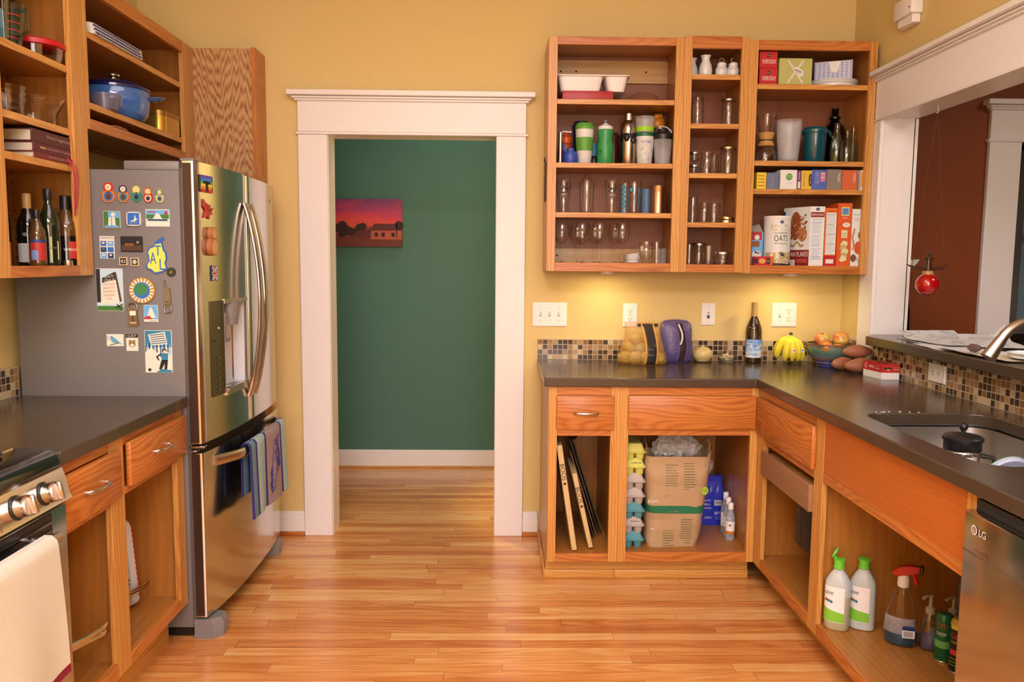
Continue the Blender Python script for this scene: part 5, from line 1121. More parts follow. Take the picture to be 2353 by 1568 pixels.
# narrow side faces the room, the broad front recedes towards the oats
vec = V((-.40, .915, 0)).normalized()
cs_ = [V((1.446, -.283, 0)), V((1.513, -.283, 0)), V((1.513, -.283, 0)) + vec * bd, V((1.446, -.283, 0)) + vec * bd]
m.add([(p.x, p.y, z) for z in (B4, B4 + bh) for p in cs_], [(0, 3, 2, 1), (4, 5, 6, 7), (0, 1, 5, 4), (1, 2, 6, 5), (2, 3, 7, 6), (3, 0, 4, 7)], cw)
q = Pl((1.4795, -.283, B4 + bh / 2)); m.rect(q, -.032, .032, .088, .112, dr).txt(q, 'BRAN FLAKES', 0, .100, .056, .009, print_white, .0011).disc(q, 0, .125, .009, navym, .0008, 18, rb=.0072).txt(q, 'Kroger', 0, .125, .012, .004, print_white, .0012).txt(q, 'Nutrition Facts', 0, .078, .046, .006, navym)
for k in range(26):
    if k % 9 != 8: m.line(q, [(-.024, .064 - k * .0066), (.022 - .006 * (k % 3), .064 - k * .0066)], .0013 if k % 8 else .0028, colr('print_lav', 150, 140, 170))
m.line(q, [(-.028, -.105), (.028, -.105)], .0022, MATS['print_lav'])
q = Pl(cs_[0] + vec * (bd / 2) + V((0, 0, B4 + bh / 2)), -vec)     # broad front face
m.disc(q, -.005, .050, .034, colr('flake_brown', 158, 78, 34), .0007, 18, rb=.068).disc(q, .040, .010, .030, colr('flake_light', 190, 110, 60), .0009, 14, rb=.034)
for k in range(70): m.disc(q, random.uniform(-.034, .066), random.uniform(-.010, .10), random.uniform(.003, .007), random.choice((MATS['flake_brown'], MATS['flake_light'], colr('flake_tan', 206, 140, 84))), .0012, 7)
for k in range(16): m.disc(q, -.06 + .007 * k, -.035 + .010 * math.sin(k * .8), .008, random.choice((oatc, MATS['flake_tan'])), .0014, 9, rb=.005)
m.rect(q, -bd / 2, bd / 2, -bh / 2, -.062, dr, .0006).txt(q, 'BRAN FLAKES', .012, -.082, .135, .022, print_white, .0011).rect(q, .01, bd / 2 - .01, -bh / 2 + .016, -.105, colr('cereal_red2', 190, 70, 50), .0009).rect(q, -bd / 2, .0, -bh / 2, -.108, cream, .001).rect(q, -bd / 2, -bd / 2 + .012, .09, .12, navym)
single(m, 'cereal_box', 'white and dark red bran flakes box turned at an angle', 'box', GR, smooth=0)
oc2, rc = colr('cracker_orange', 232, 108, 30, .95), cardr
m = MB(); m.box(1.516, 1.572, -.282, -.14, B4, 1.663, oc2, .0012); q = Pl((1.544, -.282, 1.529)); m.rect(q, -.028, .028, -.134, -.085, rc).rect(q, -.022, .024, -.080, .112, cw, .0009).line(q, [(-.02, .12), (.02, .12)], .006, colr('orange_red_ink', 200, 70, 20)).rect(q, -.018, .018, -.122, -.102, cream, .0012)
for k in range(28): m.line(q, [(-.019, .104 - k * .0065), (.020 - .008 * (k % 4 == 3), .104 - k * .0065)], .0012 if k % 7 else .003, greyp, .0013)
single(m, 'cracker_box', 'orange and red box showing a nutrition table', 'box', GR)
m = MB(); m.box(1.5745, 1.641, -.282, -.12, B4, 1.686, colr('snack_orange', 230, 84, 24, .95), .0012); q = Pl((1.608, -.282, 1.540))
m.rect(q, -.017, .019, .088, .128, colr('badge_yellow', 240, 200, 90)).rect(q, -.014, .016, .092, .124, colr('badge_blue', 110, 150, 190), .001).txt(q, 'MINI', .001, .114, .024, .010, navym, .0013).txt(q, 'WHEATS', .001, .101, .026, .009, navym, .0013).txt(q, 'ORIGINAL', 0, .078, .026, .005, print_white).disc(q, .008, .046, .018, cream, .0009, 18, rb=.011).txt(q, 'yum', .008, .046, .016, .005, red, .0013)
m.rect(q, -.014, .014, -.014, .022, colr('pillow_cream', 236, 206, 140, .95), .0011).disc(q, -.005, .006, .0022, darkg, .0015, 8).disc(q, .006, .006, .0022, darkg, .0015, 8).line(q, [(-.005, -.003), (.0, -.006), (.006, -.003)], .0016, darkg, .0015)
for k, (a, b) in enumerate(((0, -.040), (-.004, -.058), (.004, -.076), (0, -.094), (-.003, -.110))): m.poly(q, [(a - .018, b - .006), (a - .006, b - .016), (a + .018, b - .008), (a + .016, b + .010), (a - .004, b + .014)], (MATS['pillow_cream'], colr('biscuit', 206, 166, 96, .95))[k % 2], .0010 + .0002 * k)
single(m, 'snack_box', 'tallest orange box with a smiling square on it', 'box', GR)
m = MB(); m.box(1.643, 1.689, -.280, -.13, B4, 1.660, cw, .0012); q = Pl((1.666, -.280, 1.527)); m.txt(q, 'Kashi', -.002, .108, .028, .012, colr('sage_ink', 150, 180, 130)).txt(q, 'Organic', .0, .090, .028, .006, colr('coral_ink', 210, 80, 60)).txt(q, 'Wheat', -.003, .081, .022, .006, MATS['coral_ink']).disc(q, .012, -.046, .020, colr('persimmon', 214, 80, 40), .0008, 18, rb=.030).disc(q, .018, .012, .010, colr('wheat_brown', 130, 70, 40), .0008, 12, rb=.020).disc(q, -.010, -.094, .014, MATS['wheat_brown'], .0009, 10, rb=.018).line(q, [(.004, -.09), (.014, -.112)], .002, brownm)
for k in range(9): m.disc(q, -.014 + .0035 * math.sin(k), -.05 + k * .011, .005, MATS['flake_tan'], .0009, 8, rb=.007)
m.box(1.644, 1.688, -.275, -.14, 1.6605, 1.668, black_pl, .001) if False else None
single(m, 'cereal_box', 'narrow white box with an orange leaf at the cabinet end', 'box', GR)
# ------------------------------------------------------------------ wall plates
def plate_at(pl, w, h): m = MB(); m.prism([(-w / 2, -h / 2), (w / 2, -h / 2), (w / 2, h / 2), (-w / 2, h / 2)], pl, .0003, .004, white_pl); m.prism([(-w / 2 + .003, -h / 2 + .003), (w / 2 - .003, -h / 2 + .003), (w / 2 - .003, h / 2 - .003), (-w / 2 + .003, h / 2 - .003)], pl, .004, .0062, white_pl); return m
def outlet(m, pl, a, b, H=.0065, gnd=True, rot=False):
    m.prism([(a + .0165 * math.copysign(abs(math.cos(t)) ** .5, math.cos(t)), b + .0135 * math.copysign(abs(math.sin(t)) ** .5, math.sin(t))) for t in [2 * PI * k / 20 for k in range(20)]], pl, .005, H + .001, white_pl)
    for s in (-1, 1): m.rect(pl, a + s * .0065 - .0011, a + s * .0065 + .0011, b - .001, b + .008, dark_hole, H + .0012)
    m.disc(pl, a, b - .007, .0022, dark_hole, H + .0012, 8)
def toggle(m, pl, a, b): m.rect(pl, a - .005, a + .005, b - .012, b + .012, colr('switch_slot', 210, 180, 158, .9), .0064); m.box(*[v for p in zip(pl.at(a - .003, b - .002, .006), pl.at(a + .003, b + .009, .016)) for v in p], white_pl, .001)
def screws(m, pl, a, b): m.disc(pl, a, b, .003, colr('plate_screw', 196, 166, 142), .0066, 8)
pl = front(.262, -.0002, 1.1415); m = plate_at(pl, .171, .119)
for a in (-.046, 0, .046):
    toggle(m, pl, a, 0)
    for b in (-.030, .030): screws(m, pl, a, b)
single(m, 'switch_plate', 'wide white plate of three light switches beside the doorway casing', 'switch plate', 'wall plates')
pl = front(.6665, -.0002, 1.1405); m = plate_at(pl, .072, .118); m.prism([(-.0165, -.033), (.0165, -.033), (.0165, .033), (-.0165, .033)], pl, .006, .0072, white_pl)
for b in (.020, -.020):
    for s in (-1, 1): m.rect(pl, s * .0065 - .0011, s * .0065 + .0011, b - .002, b + .006, dark_hole, .0074)
    m.disc(pl, 0, b - .009, .0024, dark_hole, .0074, 8)
m.rect(pl, -.010, -.002, -.003, .003, colr('test_button', 220, 190, 166), .0074).rect(pl, .002, .010, -.003, .003, MATS['test_button'], .0074)
single(m, 'wall_outlet', 'white wall outlet with square face behind the bagged vegetables', 'outlet', 'wall plates')
pl = front(1.0605, -.0002, 1.1485); m = plate_at(pl, .068, .110); m.rect(pl, -.0075, .0075, -.0215, -.005, colr('jack_blue', 40, 90, 130), .0066).disc(pl, 0, .006, .0055, steel_lid, .0066, 12).disc(pl, 0, .006, .002, dark_hole, .0070, 8); screws(m, pl, 0, .042); screws(m, pl, 0, -.042)
single(m, 'cable_plate', 'narrow white plate with a blue phone jack', 'wall plate', 'wall plates')
pl = front(1.4455, -.0002, 1.148); m = plate_at(pl, .124, .120); toggle(m, pl, -.024, -.004); outlet(m, pl, .021, .020); outlet(m, pl, .021, -.020)
for a, b in ((-.024, .030), (-.024, -.030), (.021, 0)): screws(m, pl, a, b)
single(m, 'switch_plate', 'white plate with one switch and a double outlet above the bananas', 'switch plate', 'wall plates')
pl = Pl((XR - .0102, -.925, .983), (0, -1, 0)); m = plate_at(pl, .118, .072); R_o = Pl(pl.o, (0, 0, -1), (0, -1, 0)); R_o = Pl(pl.o, (0, 0, 1), (0, 1, 0))
for a in (-.020, .020):
    m.prism([(a + .0135 * math.copysign(abs(math.cos(t)) ** .5, math.cos(t)), .0165 * math.copysign(abs(math.sin(t)) ** .5, math.sin(t))) for t in [2 * PI * k / 20 for k in range(20)]], pl, .005, .0075, white_pl)
    for s in (-1, 1): m.rect(pl, a - .001, a + .008, s * .0065 - .0011, s * .0065 + .0011, dark_hole, .0078)
    m.disc(pl, a - .007, 0, .0022, dark_hole, .0078, 8)
single(m, 'wall_outlet', 'white sideways double outlet in the mosaic tile under the bar', 'outlet', 'wall plates')

# ------------------------------------------------------------------ things on the countertop
ZT = .9146
pot_m = mat('yellow_potato', px(214, 164, 76, .9), .55, mott=.16, bump=(60, .2)); random.seed(11)
spots = [(.622, -.115, .034, 0), (.668, -.150, .036, 0), (.720, -.152, .035, 0), (.772, -.145, .034, 0), (.648, -.085, .033, 1), (.700, -.10, .035, 1), (.752, -.095, .034, 1), (.775, -.090, .03, 0), (.675, -.115, .031, 2), (.730, -.118, .031, 2)]
for k, (x, y, r, lv) in enumerate(spots):
    m = MB(); y -= .035; m.ball((x, y, ZT + r * .86 + .002 + lv * .047), (r * 1.05, r * .9, r * .86), pot_m, 16, 10, .12, 6, seed=k * 3.1)
    single(m, 'potato', 'yellow potato inside the orange mesh bag', 'potato', 'potatoes in the mesh bag')
net = film('orange_mesh', px(226, 150, 60), .42, .3, 90)
def bagring(cx, cy, rx, ry, z, n=36, wob=.04, s=0.0, sq=.8):
    return [(cx + rx * math.copysign(abs(math.cos(a)) ** sq, math.cos(a)) * (1 + wob * noise.noise(V((math.cos(a) * 2 + s, math.sin(a) * 2, z * 14)))), cy + ry * math.copysign(abs(math.sin(a)) ** sq, math.sin(a)) * (1 + 2 * wob * noise.noise(V((math.cos(a) * 2, math.sin(a) * 2 + s, z * 14)))), z) for a in [2 * PI * k / n for k in range(n)]]
t = thing('potato_bag', 'orange mesh bag of yellow potatoes with a black label strip', 'bag', (.705, -.150, ZT))
m = MB(); rows = [(.0, .110, .062), (.012, .118, .072), (.05, .112, .074), (.09, .100, .066), (.13, .088, .044), (.165, .086, .026), (.19, .088, .016), (.203, .090, .008)]
m.loft([bagring(0, 0, rx, ry, z, s=2.0) for z, rx, ry in rows], net, False, False); m.build('mesh', t)
m = MB(); lbm = film('label_film', (.03, .028, .03), .95, .3, 120)
def fr(x, z, off=.004):
    zs = [r[0] for r in rows]; i = max(k for k in range(len(zs)) if zs[k] <= z + 1e-6); i = min(i, len(zs) - 2); u = (z - zs[i]) / (zs[i + 1] - zs[i]); ry = rows[i][2] * (1 - u) + rows[i + 1][2] * u; rx = rows[i][1] * (1 - u) + rows[i + 1][1] * u
    return (x, -ry * max(0, 1 - abs(x / rx) ** 2.5) ** .4 - off, z)
blk = mat('black_label_film', (.03, .028, .03), .25, mott=.3); orl = colr('orange_label_line', 238, 150, 50, .95)
m.sheet(lambda u, v: fr(.008 + .042 * u + .012 * math.sin(v * 3.0) - .012 * v, .004 + .190 * v), 6, 24, blk)
for a in (-.004, .052): m.sheet(lambda u, v, a=a: fr(a + .007 * u + .012 * math.sin(v * 3.0) - .012 * v, .003 + .192 * v, .005), 1, 24, orl)
m.sheet(lambda u, v: fr(-.03 + .10 * u, .182 + .014 * v, .0045), 10, 2, blk)
for k in range(5): m.txt(Pl((.026 + .0 * k, -.082 + .006 * k * k / 4, .05 + .028 * k)), 'GOLD', 0, 0, .03, .008, greyp, .0) if k < 2 else None
m.build('label_strip', t)
t = thing('produce_bag', 'purple mesh bag leaning on the wall behind the potatoes', 'bag', (.884, -.064, ZT)); pnet = film('purple_mesh', px(98, 74, 118), .85, .35, 70)
rows2 = [(.0, .070, .040), (.012, .082, .050), (.06, .084, .052), (.11, .082, .048), (.16, .080, .040), (.19, .074, .028), (.205, .055, .016), (.21, .02, .006)]
m = MB(); m.loft([bagring(0, 0, rx, ry, z, s=7.0, wob=.07) for z, rx, ry in rows2], pnet, True, True); m.build('mesh', t)
m = MB()
def fr2(x, z, off=.004):
    zs = [r[0] for r in rows2]; i = max(k for k in range(len(zs)) if zs[k] <= z + 1e-6); i = min(i, len(zs) - 2); u = (z - zs[i]) / (zs[i + 1] - zs[i]); ry = rows2[i][2] * (1 - u) + rows2[i + 1][2] * u; rx = rows2[i][1] * (1 - u) + rows2[i + 1][1] * u
    return (x, -ry * max(0, 1 - abs(x / rx) ** 2.5) ** .4 - off, z)
m.sheet(lambda u, v: fr2(.004 + .030 * u + .010 * math.sin(v * 4), .008 + .185 * v), 5, 20, blk); m.sheet(lambda u, v: fr2(.010 + .008 * u + .010 * math.sin(v * 4), .09 + .10 * v, .0055), 1, 12, cream)
for a in (-.003, .034): m.sheet(lambda u, v, a=a: fr2(a + .005 * u + .010 * math.sin(v * 4), .008 + .185 * v, .005), 1, 20, colr('magenta_line', 130, 60, 120, .95))
m.build('label_strip', t)
m = MB(); on_m = mat('onion_skin', px(226, 178, 108, .95), .4, mott=.1, coat=.2)
m.lathe([(.010, 0), (.030, .004), (.046, .024), (.0495, .040), (.045, .056), (.030, .070), (.014, .076), (.005, .080), (.004, .084)], on_m, (1.020, -.075, ZT), 32); single(m, 'onion', 'big yellow onion beside the purple mesh bag', 'onion')
m = MB(); m.shell([(.022, 0), (.026, .003), (.040, .020), (.047, .046), (.0485, .050)], clear, .0025, (1.138, -.09, ZT), 32); single(m, 'glass_bowl', 'small clear glass bowl of cashews', 'bowl')
m = MB(); nut = colr('cashew', 232, 190, 132, .95, .5); random.seed(4)
for k in range(26):
    a, r_ = random.uniform(0, 6.28), random.uniform(0, .030); x, y, z = 1.138 + r_ * math.cos(a), -.09 + r_ * math.sin(a), ZT + .010 + random.uniform(0, .026); b = random.uniform(0, 3)
    m.tube([(x + .009 * math.cos(b + j * .7), y + .009 * math.sin(b + j * .7), z + .002 * math.sin(j + k)) for j in range(4)], [.003, .005, .005, .003], nut, 7)
o = single(m, 'cashews', 'pale cashews heaped in the small glass bowl', 'nuts'); o['kind'] = 'stuff'
t = thing('wine_bottle', 'tall brown wine bottle with a blue and white cloud label', 'bottle', (1.268, -.085, ZT)); bg = mat('brown_bottle_glass', (.035, .018, .006), .06, coat=.5, mott=0)
m = MB(); m.lathe([(.034, 0), (.0385, .004), (.0395, .010), (.0395, .155), (.037, .175), (.028, .200), (.018, .222), (.0145, .235), (.0142, .262)], bg, seg=36); m.build('bottle', t)
m = MB(); m.lathe([(.0150, .228), (.0158, .229), (.0155, .285), (.0165, .286), (.0165, .298), (.014, .300), (.001, .300)], colr('gold_foil', 196, 140, 74, .95, .35), seg=24); m.build('foil', t)
cl = NT('cloud_label'); c_ = cl.coord(); nz = cl.noise(cl.mapping(c_, (22, 22, 60)), 1, 4, .6, .5)
sp = cl.n('ShaderNodeSeparateXYZ'); cl.L.new(c_, sp.inputs[0]); f = cl.math('ADD', nz, cl.math('MULTIPLY', cl.math('SUBTRACT', sp.outputs[2], .07), -2.2))
cl.set(cl.b.inputs['Base Color'], cl.ramp(f, [(.36, px(96, 136, 186, .95)), (.5, px(150, 174, 200, .95)), (.58, px(236, 214, 196, .95)), (.75, px(250, 226, 206, .95))])); cl.b.inputs['Roughness'].default_value = .5
m = MB(); m.band((0, 0, 0), .0399, .028, .118, -PI / 2 - 1.35, -PI / 2 + 1.35, cl.m, 30); m.txt_cyl('Frontera', (0, 0, 0), .0403, .090, -PI / 2 + .35, .030, .010, colr('gold_script', 200, 150, 90)); m.build('label', t)
# bananas
t = thing('banana_bunch', 'bunch of yellow bananas standing on its fruit tips', 'bananas', (1.428, -.130, ZT)); ban = mat('banana_skin', px(242, 196, 46, .95), .45, mott=.05); bt_ = colr('banana_tip', 74, 52, 24); bgn = colr('banana_green', 190, 180, 60, .95)
for k, (dx, dy, c) in enumerate(((-.068, -.028, .9), (-.036, -.052, 1.0), (-.004, -.060, 1.05), (.026, -.054, 1.05), (.046, -.048, 1.0), (-.056, .02, .85), (.012, .03, .95))):
    top = V((.006, .0, .142)); end = V((dx, dy, .022 + .012 * (k in (0, 5)))); mid = (top + end) / 2 + V((dx * .55, dy * .75 - .006, .02)); pts, rad = [], []
    for j in range(13):
        u = j / 12; pts.append((1 - u) ** 2 * top + 2 * u * (1 - u) * mid + u * u * end); rad.append((.0045 + .013 * min(1, max(0, (u - .12) / .22))) * (1 if u < .8 else max(.28, 1 - ((u - .8) / .2) ** 2 * .7)))
    m = MB(); m.tube(pts[:3], rad[:3], bgn, 8).tube(pts[2:], rad[2:], ban, 8); m.ball(pts[-1], .0052, bt_, 8, 6)
    if k in (2, 4): 
        c0 = V(pts[8]); n = V((0, -1, .15)).normalized(); q = Pl(c0 + n * (rad[8] + .0006), (1, 0, 0), (0, .15, 1)); m.disc(q, 0, 0, .0075, print_white, .0006, 14, rb=.010).disc(q, 0, .001, .0055, (red, blue)[k == 4], .0010, 12, rb=.004)
    m.build('banana', t)
m = MB(); m.tube([(.006, 0, .132), (.008, .0, .148), (.010, .002, .154)], [.010, .009, .007], bt_, 9); m.build('stem', t)
# fruit bowl
bo = NT('glazed_green_bowl'); c_ = bo.coord(); sp = bo.n('ShaderNodeSeparateXYZ'); bo.L.new(c_, sp.inputs[0]); nz = bo.noise(bo.mapping(c_, (30, 30, 14)), 1, 3)
f = bo.math('ADD', bo.math('MULTIPLY', sp.outputs[2], 9.), bo.math('MULTIPLY', bo.math('SUBTRACT', nz, .5), .35))
bo.set(bo.b.inputs['Base Color'], bo.ramp(f, [(.0, px(60, 66, 110)), (.22, px(110, 96, 120)), (.40, px(150, 110, 96, .9)), (.50, px(96, 108, 104)), (.64, px(100, 120, 92, .9)), (.82, px(128, 136, 104, .95)), (.93, px(140, 90, 60, .9))])); bo.b.inputs['Roughness'].default_value = .18; bo.b.inputs['Coat Weight'].default_value = .4
BX, BYc = 1.598, -.205
m = MB(); m.shell([(.050, 0), (.052, .004), (.046, .014), (.072, .030), (.097, .058), (.107, .094), (.1085, .112)], bo.m, .006, (BX, BYc, ZT), 44, base=.018); single(m, 'fruit_bowl', 'green and violet glazed bowl full of apples', 'bowl')
def apple_mat(name, s):
    t = NT(name); c_ = t.coord(); nz = t.noise(t.mapping(c_, (16, 16, 16), (s, s, 0)), 1, 3); st = t.noise(t.mapping(c_, (150, 150, 8)), 1, 2); f = t.math('ADD', t.math('MULTIPLY', nz, .8), t.math('MULTIPLY', st, .3))
    t.set(t.b.inputs['Base Color'], t.ramp(f, [(.40, px(228, 176, 70, .95)), (.55, px(224, 116, 60, .95)), (.70, px(196, 62, 44, .95))])); t.b.inputs['Roughness'].default_value = .25; t.b.inputs['Coat Weight'].default_value = .3; return t.m
def apple(x, y, z, r, l, s, tilt):
    t = thing('apple', l, 'apple', (x, y, z), 0, 'apples in the bowl', rx=tilt[0], ry=tilt[1])
    m = MB(); m.lathe([(.001, .006), (r * .35, .0), (r * .75, r * .22), (r, r * .85), (r * .93, r * 1.35), (r * .6, r * 1.68), (r * .25, r * 1.66), (r * .06, r * 1.48), (.001, r * 1.44)], apple_mat('apple_skin_%d' % s, s), seg=30); m.build('body', t)
    m = MB(); m.tube([(0, 0, r * 1.44), (.002, 0, r * 1.62), (.006, 0, r * 1.8)], .0016, bt_, 6); m.build('stem', t)
apple(1.558, -.215, ZT + .094, .038, 'red and yellow apple in the bowl nearer the bananas', 1, (.1, -.1)); apple(1.652, -.21, ZT + .098, .0395, 'yellow and red apple in the bowl nearer the pass-through', 5, (-.5, .15))
om = mat('orange_peel', px(236, 122, 40, .95), .4, mott=.08, bump=(300, .2)); 
m = MB(); m.ball((1.556, -.275, ZT + .098), .028, om, 20, 12); single(m, 'orange', 'orange in front of the apple nearer the bananas', 'orange', 'oranges in the bowl')
m = MB(); m.ball((1.610, -.268, ZT + .088), .027, om, 20, 12); single(m, 'orange', 'orange low between the two apples', 'orange', 'oranges in the bowl')
m = MB(); m.ball((1.600, -.170, ZT + .062), .036, om, 20, 12); 
spm = mat('sweet_potato_skin', px(178, 98, 62, .95), .55, mott=.16, bump=(70, .3))
def yam(pts, rad, l, s):
    m = MB(); n = 13; P_, R_l = [], []
    for j in range(n):
        u = j / (n - 1); p = (1 - u) ** 2 * V(pts[0]) + 2 * u * (1 - u) * V(pts[1]) + u * u * V(pts[2]); P_.append(p); R_l.append(max(.004, rad * (math.sin(PI * min(1, max(0, .04 + .92 * u))) ** .62) * (1 + .07 * noise.noise(V((u * 5, s, 0))))))
    m.tube(P_, R_l, spm, 18); single(m, 'sweet_potato', l, 'sweet potato', 'sweet potatoes on the counter')
yam([(1.543, -.372, ZT + .030), (1.60, -.362, ZT + .034), (1.665, -.322, ZT + .030)], .0305, 'short sweet potato beside the bowl foot', 1.0)
yam([(1.566, -.452, ZT + .033), (1.645, -.462, ZT + .040), (1.717, -.405, ZT + .034)], .0335, 'longest sweet potato, lying in front', 4.0)
yam([(1.585, -.385, ZT + .088), (1.650, -.405, ZT + .100), (1.718, -.372, ZT + .088)], .030, 'sweet potato resting on top of the other two', 8.0)
# red box of pasta / matches
RBk = Matrix.Translation((1.700, -.585, ZT)) @ Matrix.Rotation(-.06, 4, 'Z')
m = MB(); m.add([RBk @ V(p) for p in ((-.052, -.055, 0), (.022, -.055, 0), (.022, .075, 0), (-.078, .075, 0), (-.052, -.055, .034), (.022, -.055, .034), (.022, .075, .034), (-.078, .075, .034))], [(0, 3, 2, 1), (0, 1, 5, 4), (1, 2, 6, 5), (2, 3, 7, 6), (3, 0, 4, 7), (4, 5, 6, 7)], white_pl)
rdk = colr('gloss_red_card', 206, 40, 34, .95, .25); m.add([RBk @ V(p) for p in ((-.053, -.056, .030), (.023, -.056, .030), (.023, .076, .030), (-.079, .076, .030), (-.053, -.056, .066), (.023, -.056, .066), (.023, .076, .066), (-.079, .076, .066))], [(0, 3, 2, 1), (0, 1, 5, 4), (1, 2, 6, 5), (2, 3, 7, 6), (3, 0, 4, 7), (4, 5, 6, 7)], rdk)
q = Pl(RBk @ V((-.015, -.0562, .048)), RBk.to_3x3() @ V((1, 0, 0)))
for k in range(4): m.disc(q, -.026 + k * .008, 0, .0042, darkg, .0006, 10)
m.disc(q, -.010, -.004, .006, yellow, .0004, 12).line(q, [(.010, .004), (.034, .004)], .003, orange).line(q, [(.012, -.004), (.034, -.004)], .002, cream)
q2 = Pl(RBk @ V((-.066, .010, .048)), RBk.to_3x3() @ V((.026, -.132, 0)))
for k in range(4): m.line(q2, [(-.055, .010 - .006 * k), (-.038, .010 - .006 * k)], .0018, cream)
for k in range(3): m.disc(q2, -.018 + k * .012, 0, .005, colr('white_ring_ink', 230, 180, 160), .0006, 10)
m.line(q2, [(.020, .006), (.052, .006)], .003, orange).line(q2, [(.020, -.004), (.052, -.004)], .002, cream)
q3 = Pl(RBk @ V((-.02, .01, .0662)), RBk.to_3x3() @ V((1, 0, 0)), RBk.to_3x3() @ V((0, 1, 0))); m.disc(q3, 0, 0, .028, colr('dark_red_print', 120, 26, 20), .0003, 20).disc(q3, .0, -.006, .018, orange, .0006, 16, rb=.010)
single(m, 'card_box', 'glossy red and white box lying by the mosaic tile', 'box', smooth=0)

# ------------------------------------------------------------------ in the back base cabinets
ZB = .1372
bee = wood('maple_stick', 2, px(232, 184, 120, .95), px(208, 150, 88, .9), contrast=.5, cath=.2); burn = colr('burnt_letters', 60, 30, 20)
def tray_(name, label, x0, zt, h, lean, y0, dep, th, mt, txt=None, cat='board', grp='boards leaning in the drawer cabinet', tz=0):
    """upright board leaning to the drawer side; its narrow edge faces the room"""
    R = Matrix.Translation((x0, y0, ZB + .0005 + th * math.sin(lean))) @ Matrix.Rotation(-lean, 4, 'Y')
    m = MB(); m.box(0, th, 0, dep, 0, h, mt, .002, R)
    if txt:
        q = Pl(R @ V((th / 2, 0, 0)), R.to_3x3() @ V((1, 0, 0)), R.to_3x3() @ V((0, 0, 1)))
        m.txt(q, 'BOOS', 0, tz, .072, .019, burn, .0009, -PI / 2).disc(q, 0, tz - .052, .0062, burn, .0009, 12)
    return single(m, name, label, cat, grp)
tray_('wooden_board', 'longest pale wooden board with dark stamped letters, leaning at the stile', .333, 0, .475, .155, -.602, .33, .024, bee, 1, tz=.355)
tray_('wooden_board', 'shorter pale wooden board with dark stamped letters beside the long one', .410, 0, .345, .23, -.575, .30, .021, bee, 1, tz=.245)
pn = [mat('dark_pan', (.12, .09, .07), .4, .4), mat('worn_pan', (.36, .24, .16), .45, .4), mat('green_mat', px(60, 76, 60, .9), .5)]
for k, (x, h, l, y, mt, nm, lb) in enumerate(((.434, .30, .31, -.46, pn[1], 'baking_sheet', 'worn steel baking sheet edge behind the short wooden board'), (.448, .31, .31, -.44, pn[0], 'baking_sheet', 'dark baking sheet behind the worn steel one'), (.463, .42, .31, -.42, pn[1], 'baking_sheet', 'tall bronze baking sheet in the leaning row'), (.477, .47, .31, -.40, pn[0], 'baking_sheet', 'tall dark baking sheet in the leaning row'), (.491, .43, .31, -.38, pn[2], 'cutting_mat', 'dark green cutting mat at the end of the leaning row'))):
    tray_(nm, lb, x, 0, h, l, y, .26, .005, mt, cat='baking sheet' if 'sheet' in nm else 'cutting mat')
m = MB(); m.ball((.345, -.40, .625), (.030, .05, .026), black_pl, 14, 9, .3, 5); single(m, 'dark_cloth', 'dark bundle resting high on the leaning boards', 'cloth')
# egg cartons
eg = [colr('carton_yellow', 236, 206, 92, .95, .85), colr('carton_beige', 206, 170, 146, .95, .85), colr('carton_teal', 98, 148, 140, .95, .85)]
def carton(z, mt, l, k):
    m = MB(); x0, x1, y0, y1, h = .567, .657, -.560, -.265, .0735
    rr = lambda g, zz, r=.012: [(x, y, zz) for x, y in rrect(x0 + g, x1 - g, y0 + g, y1 - g, r, 3)]
    m.loft([rr(.004, z + .034), rr(-.003, z + .035), rr(-.003, z + .039), rr(.004, z + .041), rr(.012, z + h - .004, .014), rr(.016, z + h, .014)], mt)
    for i in range(6):
        for j in range(2):
            cx, cy = x0 + .0235 + j * .043, y0 + .026 + i * .0485
            m.lathe([(.015, 0), (.0175, .003), (.0222, .036)], mt, (cx, cy, z + .0002), 12)
    if k: m.txt(Pl(((x0 + x1) / 2 + .006, y0 + .006, z + .056), (1, 0, 0), (0, .12, 1)), k, 0, 0, .044, .007, colr('carton_ink', 60, 60, 80), .0016)
    return single(m, 'egg_carton', l, 'egg carton', 'stacked egg cartons')
cols = [(2, 'bottom teal egg carton of the stack', None), (1, 'beige printed egg carton between two teal ones', 'GRADE A'), (2, 'upper teal egg carton of the stack', None), (1, 'beige egg carton just above the upper teal one', None), (1, 'beige egg carton just below the yellow ones', None), (0, 'lower yellow egg carton of the stack', 'LARGE'), (0, 'topmost yellow egg carton of the stack', None)]
for i, (c, l, k) in enumerate(cols): carton(ZB + i * .0664, eg[c], l, k)
# paper bag
t = thing('paper_bag', 'big brown paper grocery bag with a green band', 'bag', (.794, -.455, ZB)); kraft = mat('kraft_paper', px(204, 150, 100, .92), .75, mott=.08, bump=(26, .35, .006)); gband = colr('bag_green', 34, 112, 66, .9, .7)
def bagr(z, g=0.0): 
    u = z / .42; w, dp = .116 + .032 * u, .086 + .012 * math.sin(u * 3)
    out = []
    for x, y in rrect(-w - g, w + g, -dp - g, dp + g, .040, 4):
        j = .009 * noise.noise(V((x * 18, y * 18, z * 20))); out.append((x + j + .018 * u, y + j * 1.2 + .006 * math.sin(z * 25 + x * 20) * (1 - u), z))
    return out
m = MB(); zs = [k * .0165 for k in range(26)]
rg = [bagr(z) for z in zs]; top = bagr(.43)
for i, p in enumerate(top): top[i] = (p[0], p[1], .398 + .028 * math.cos(p[0] * 30) * (1 if p[1] < 0 else .3) + .03 * (abs(p[0]) / .14) ** 2)
m.loft(rg + [top], kraft, True, False); m.loft([[V(p) * 1 for p in r] for r in ([[(x * .985, y * .985, z) for x, y, z in rr_] for rr_ in [rg[10], rg[18], top]])], kraft, False, False, flip=True); m.build('body', t)
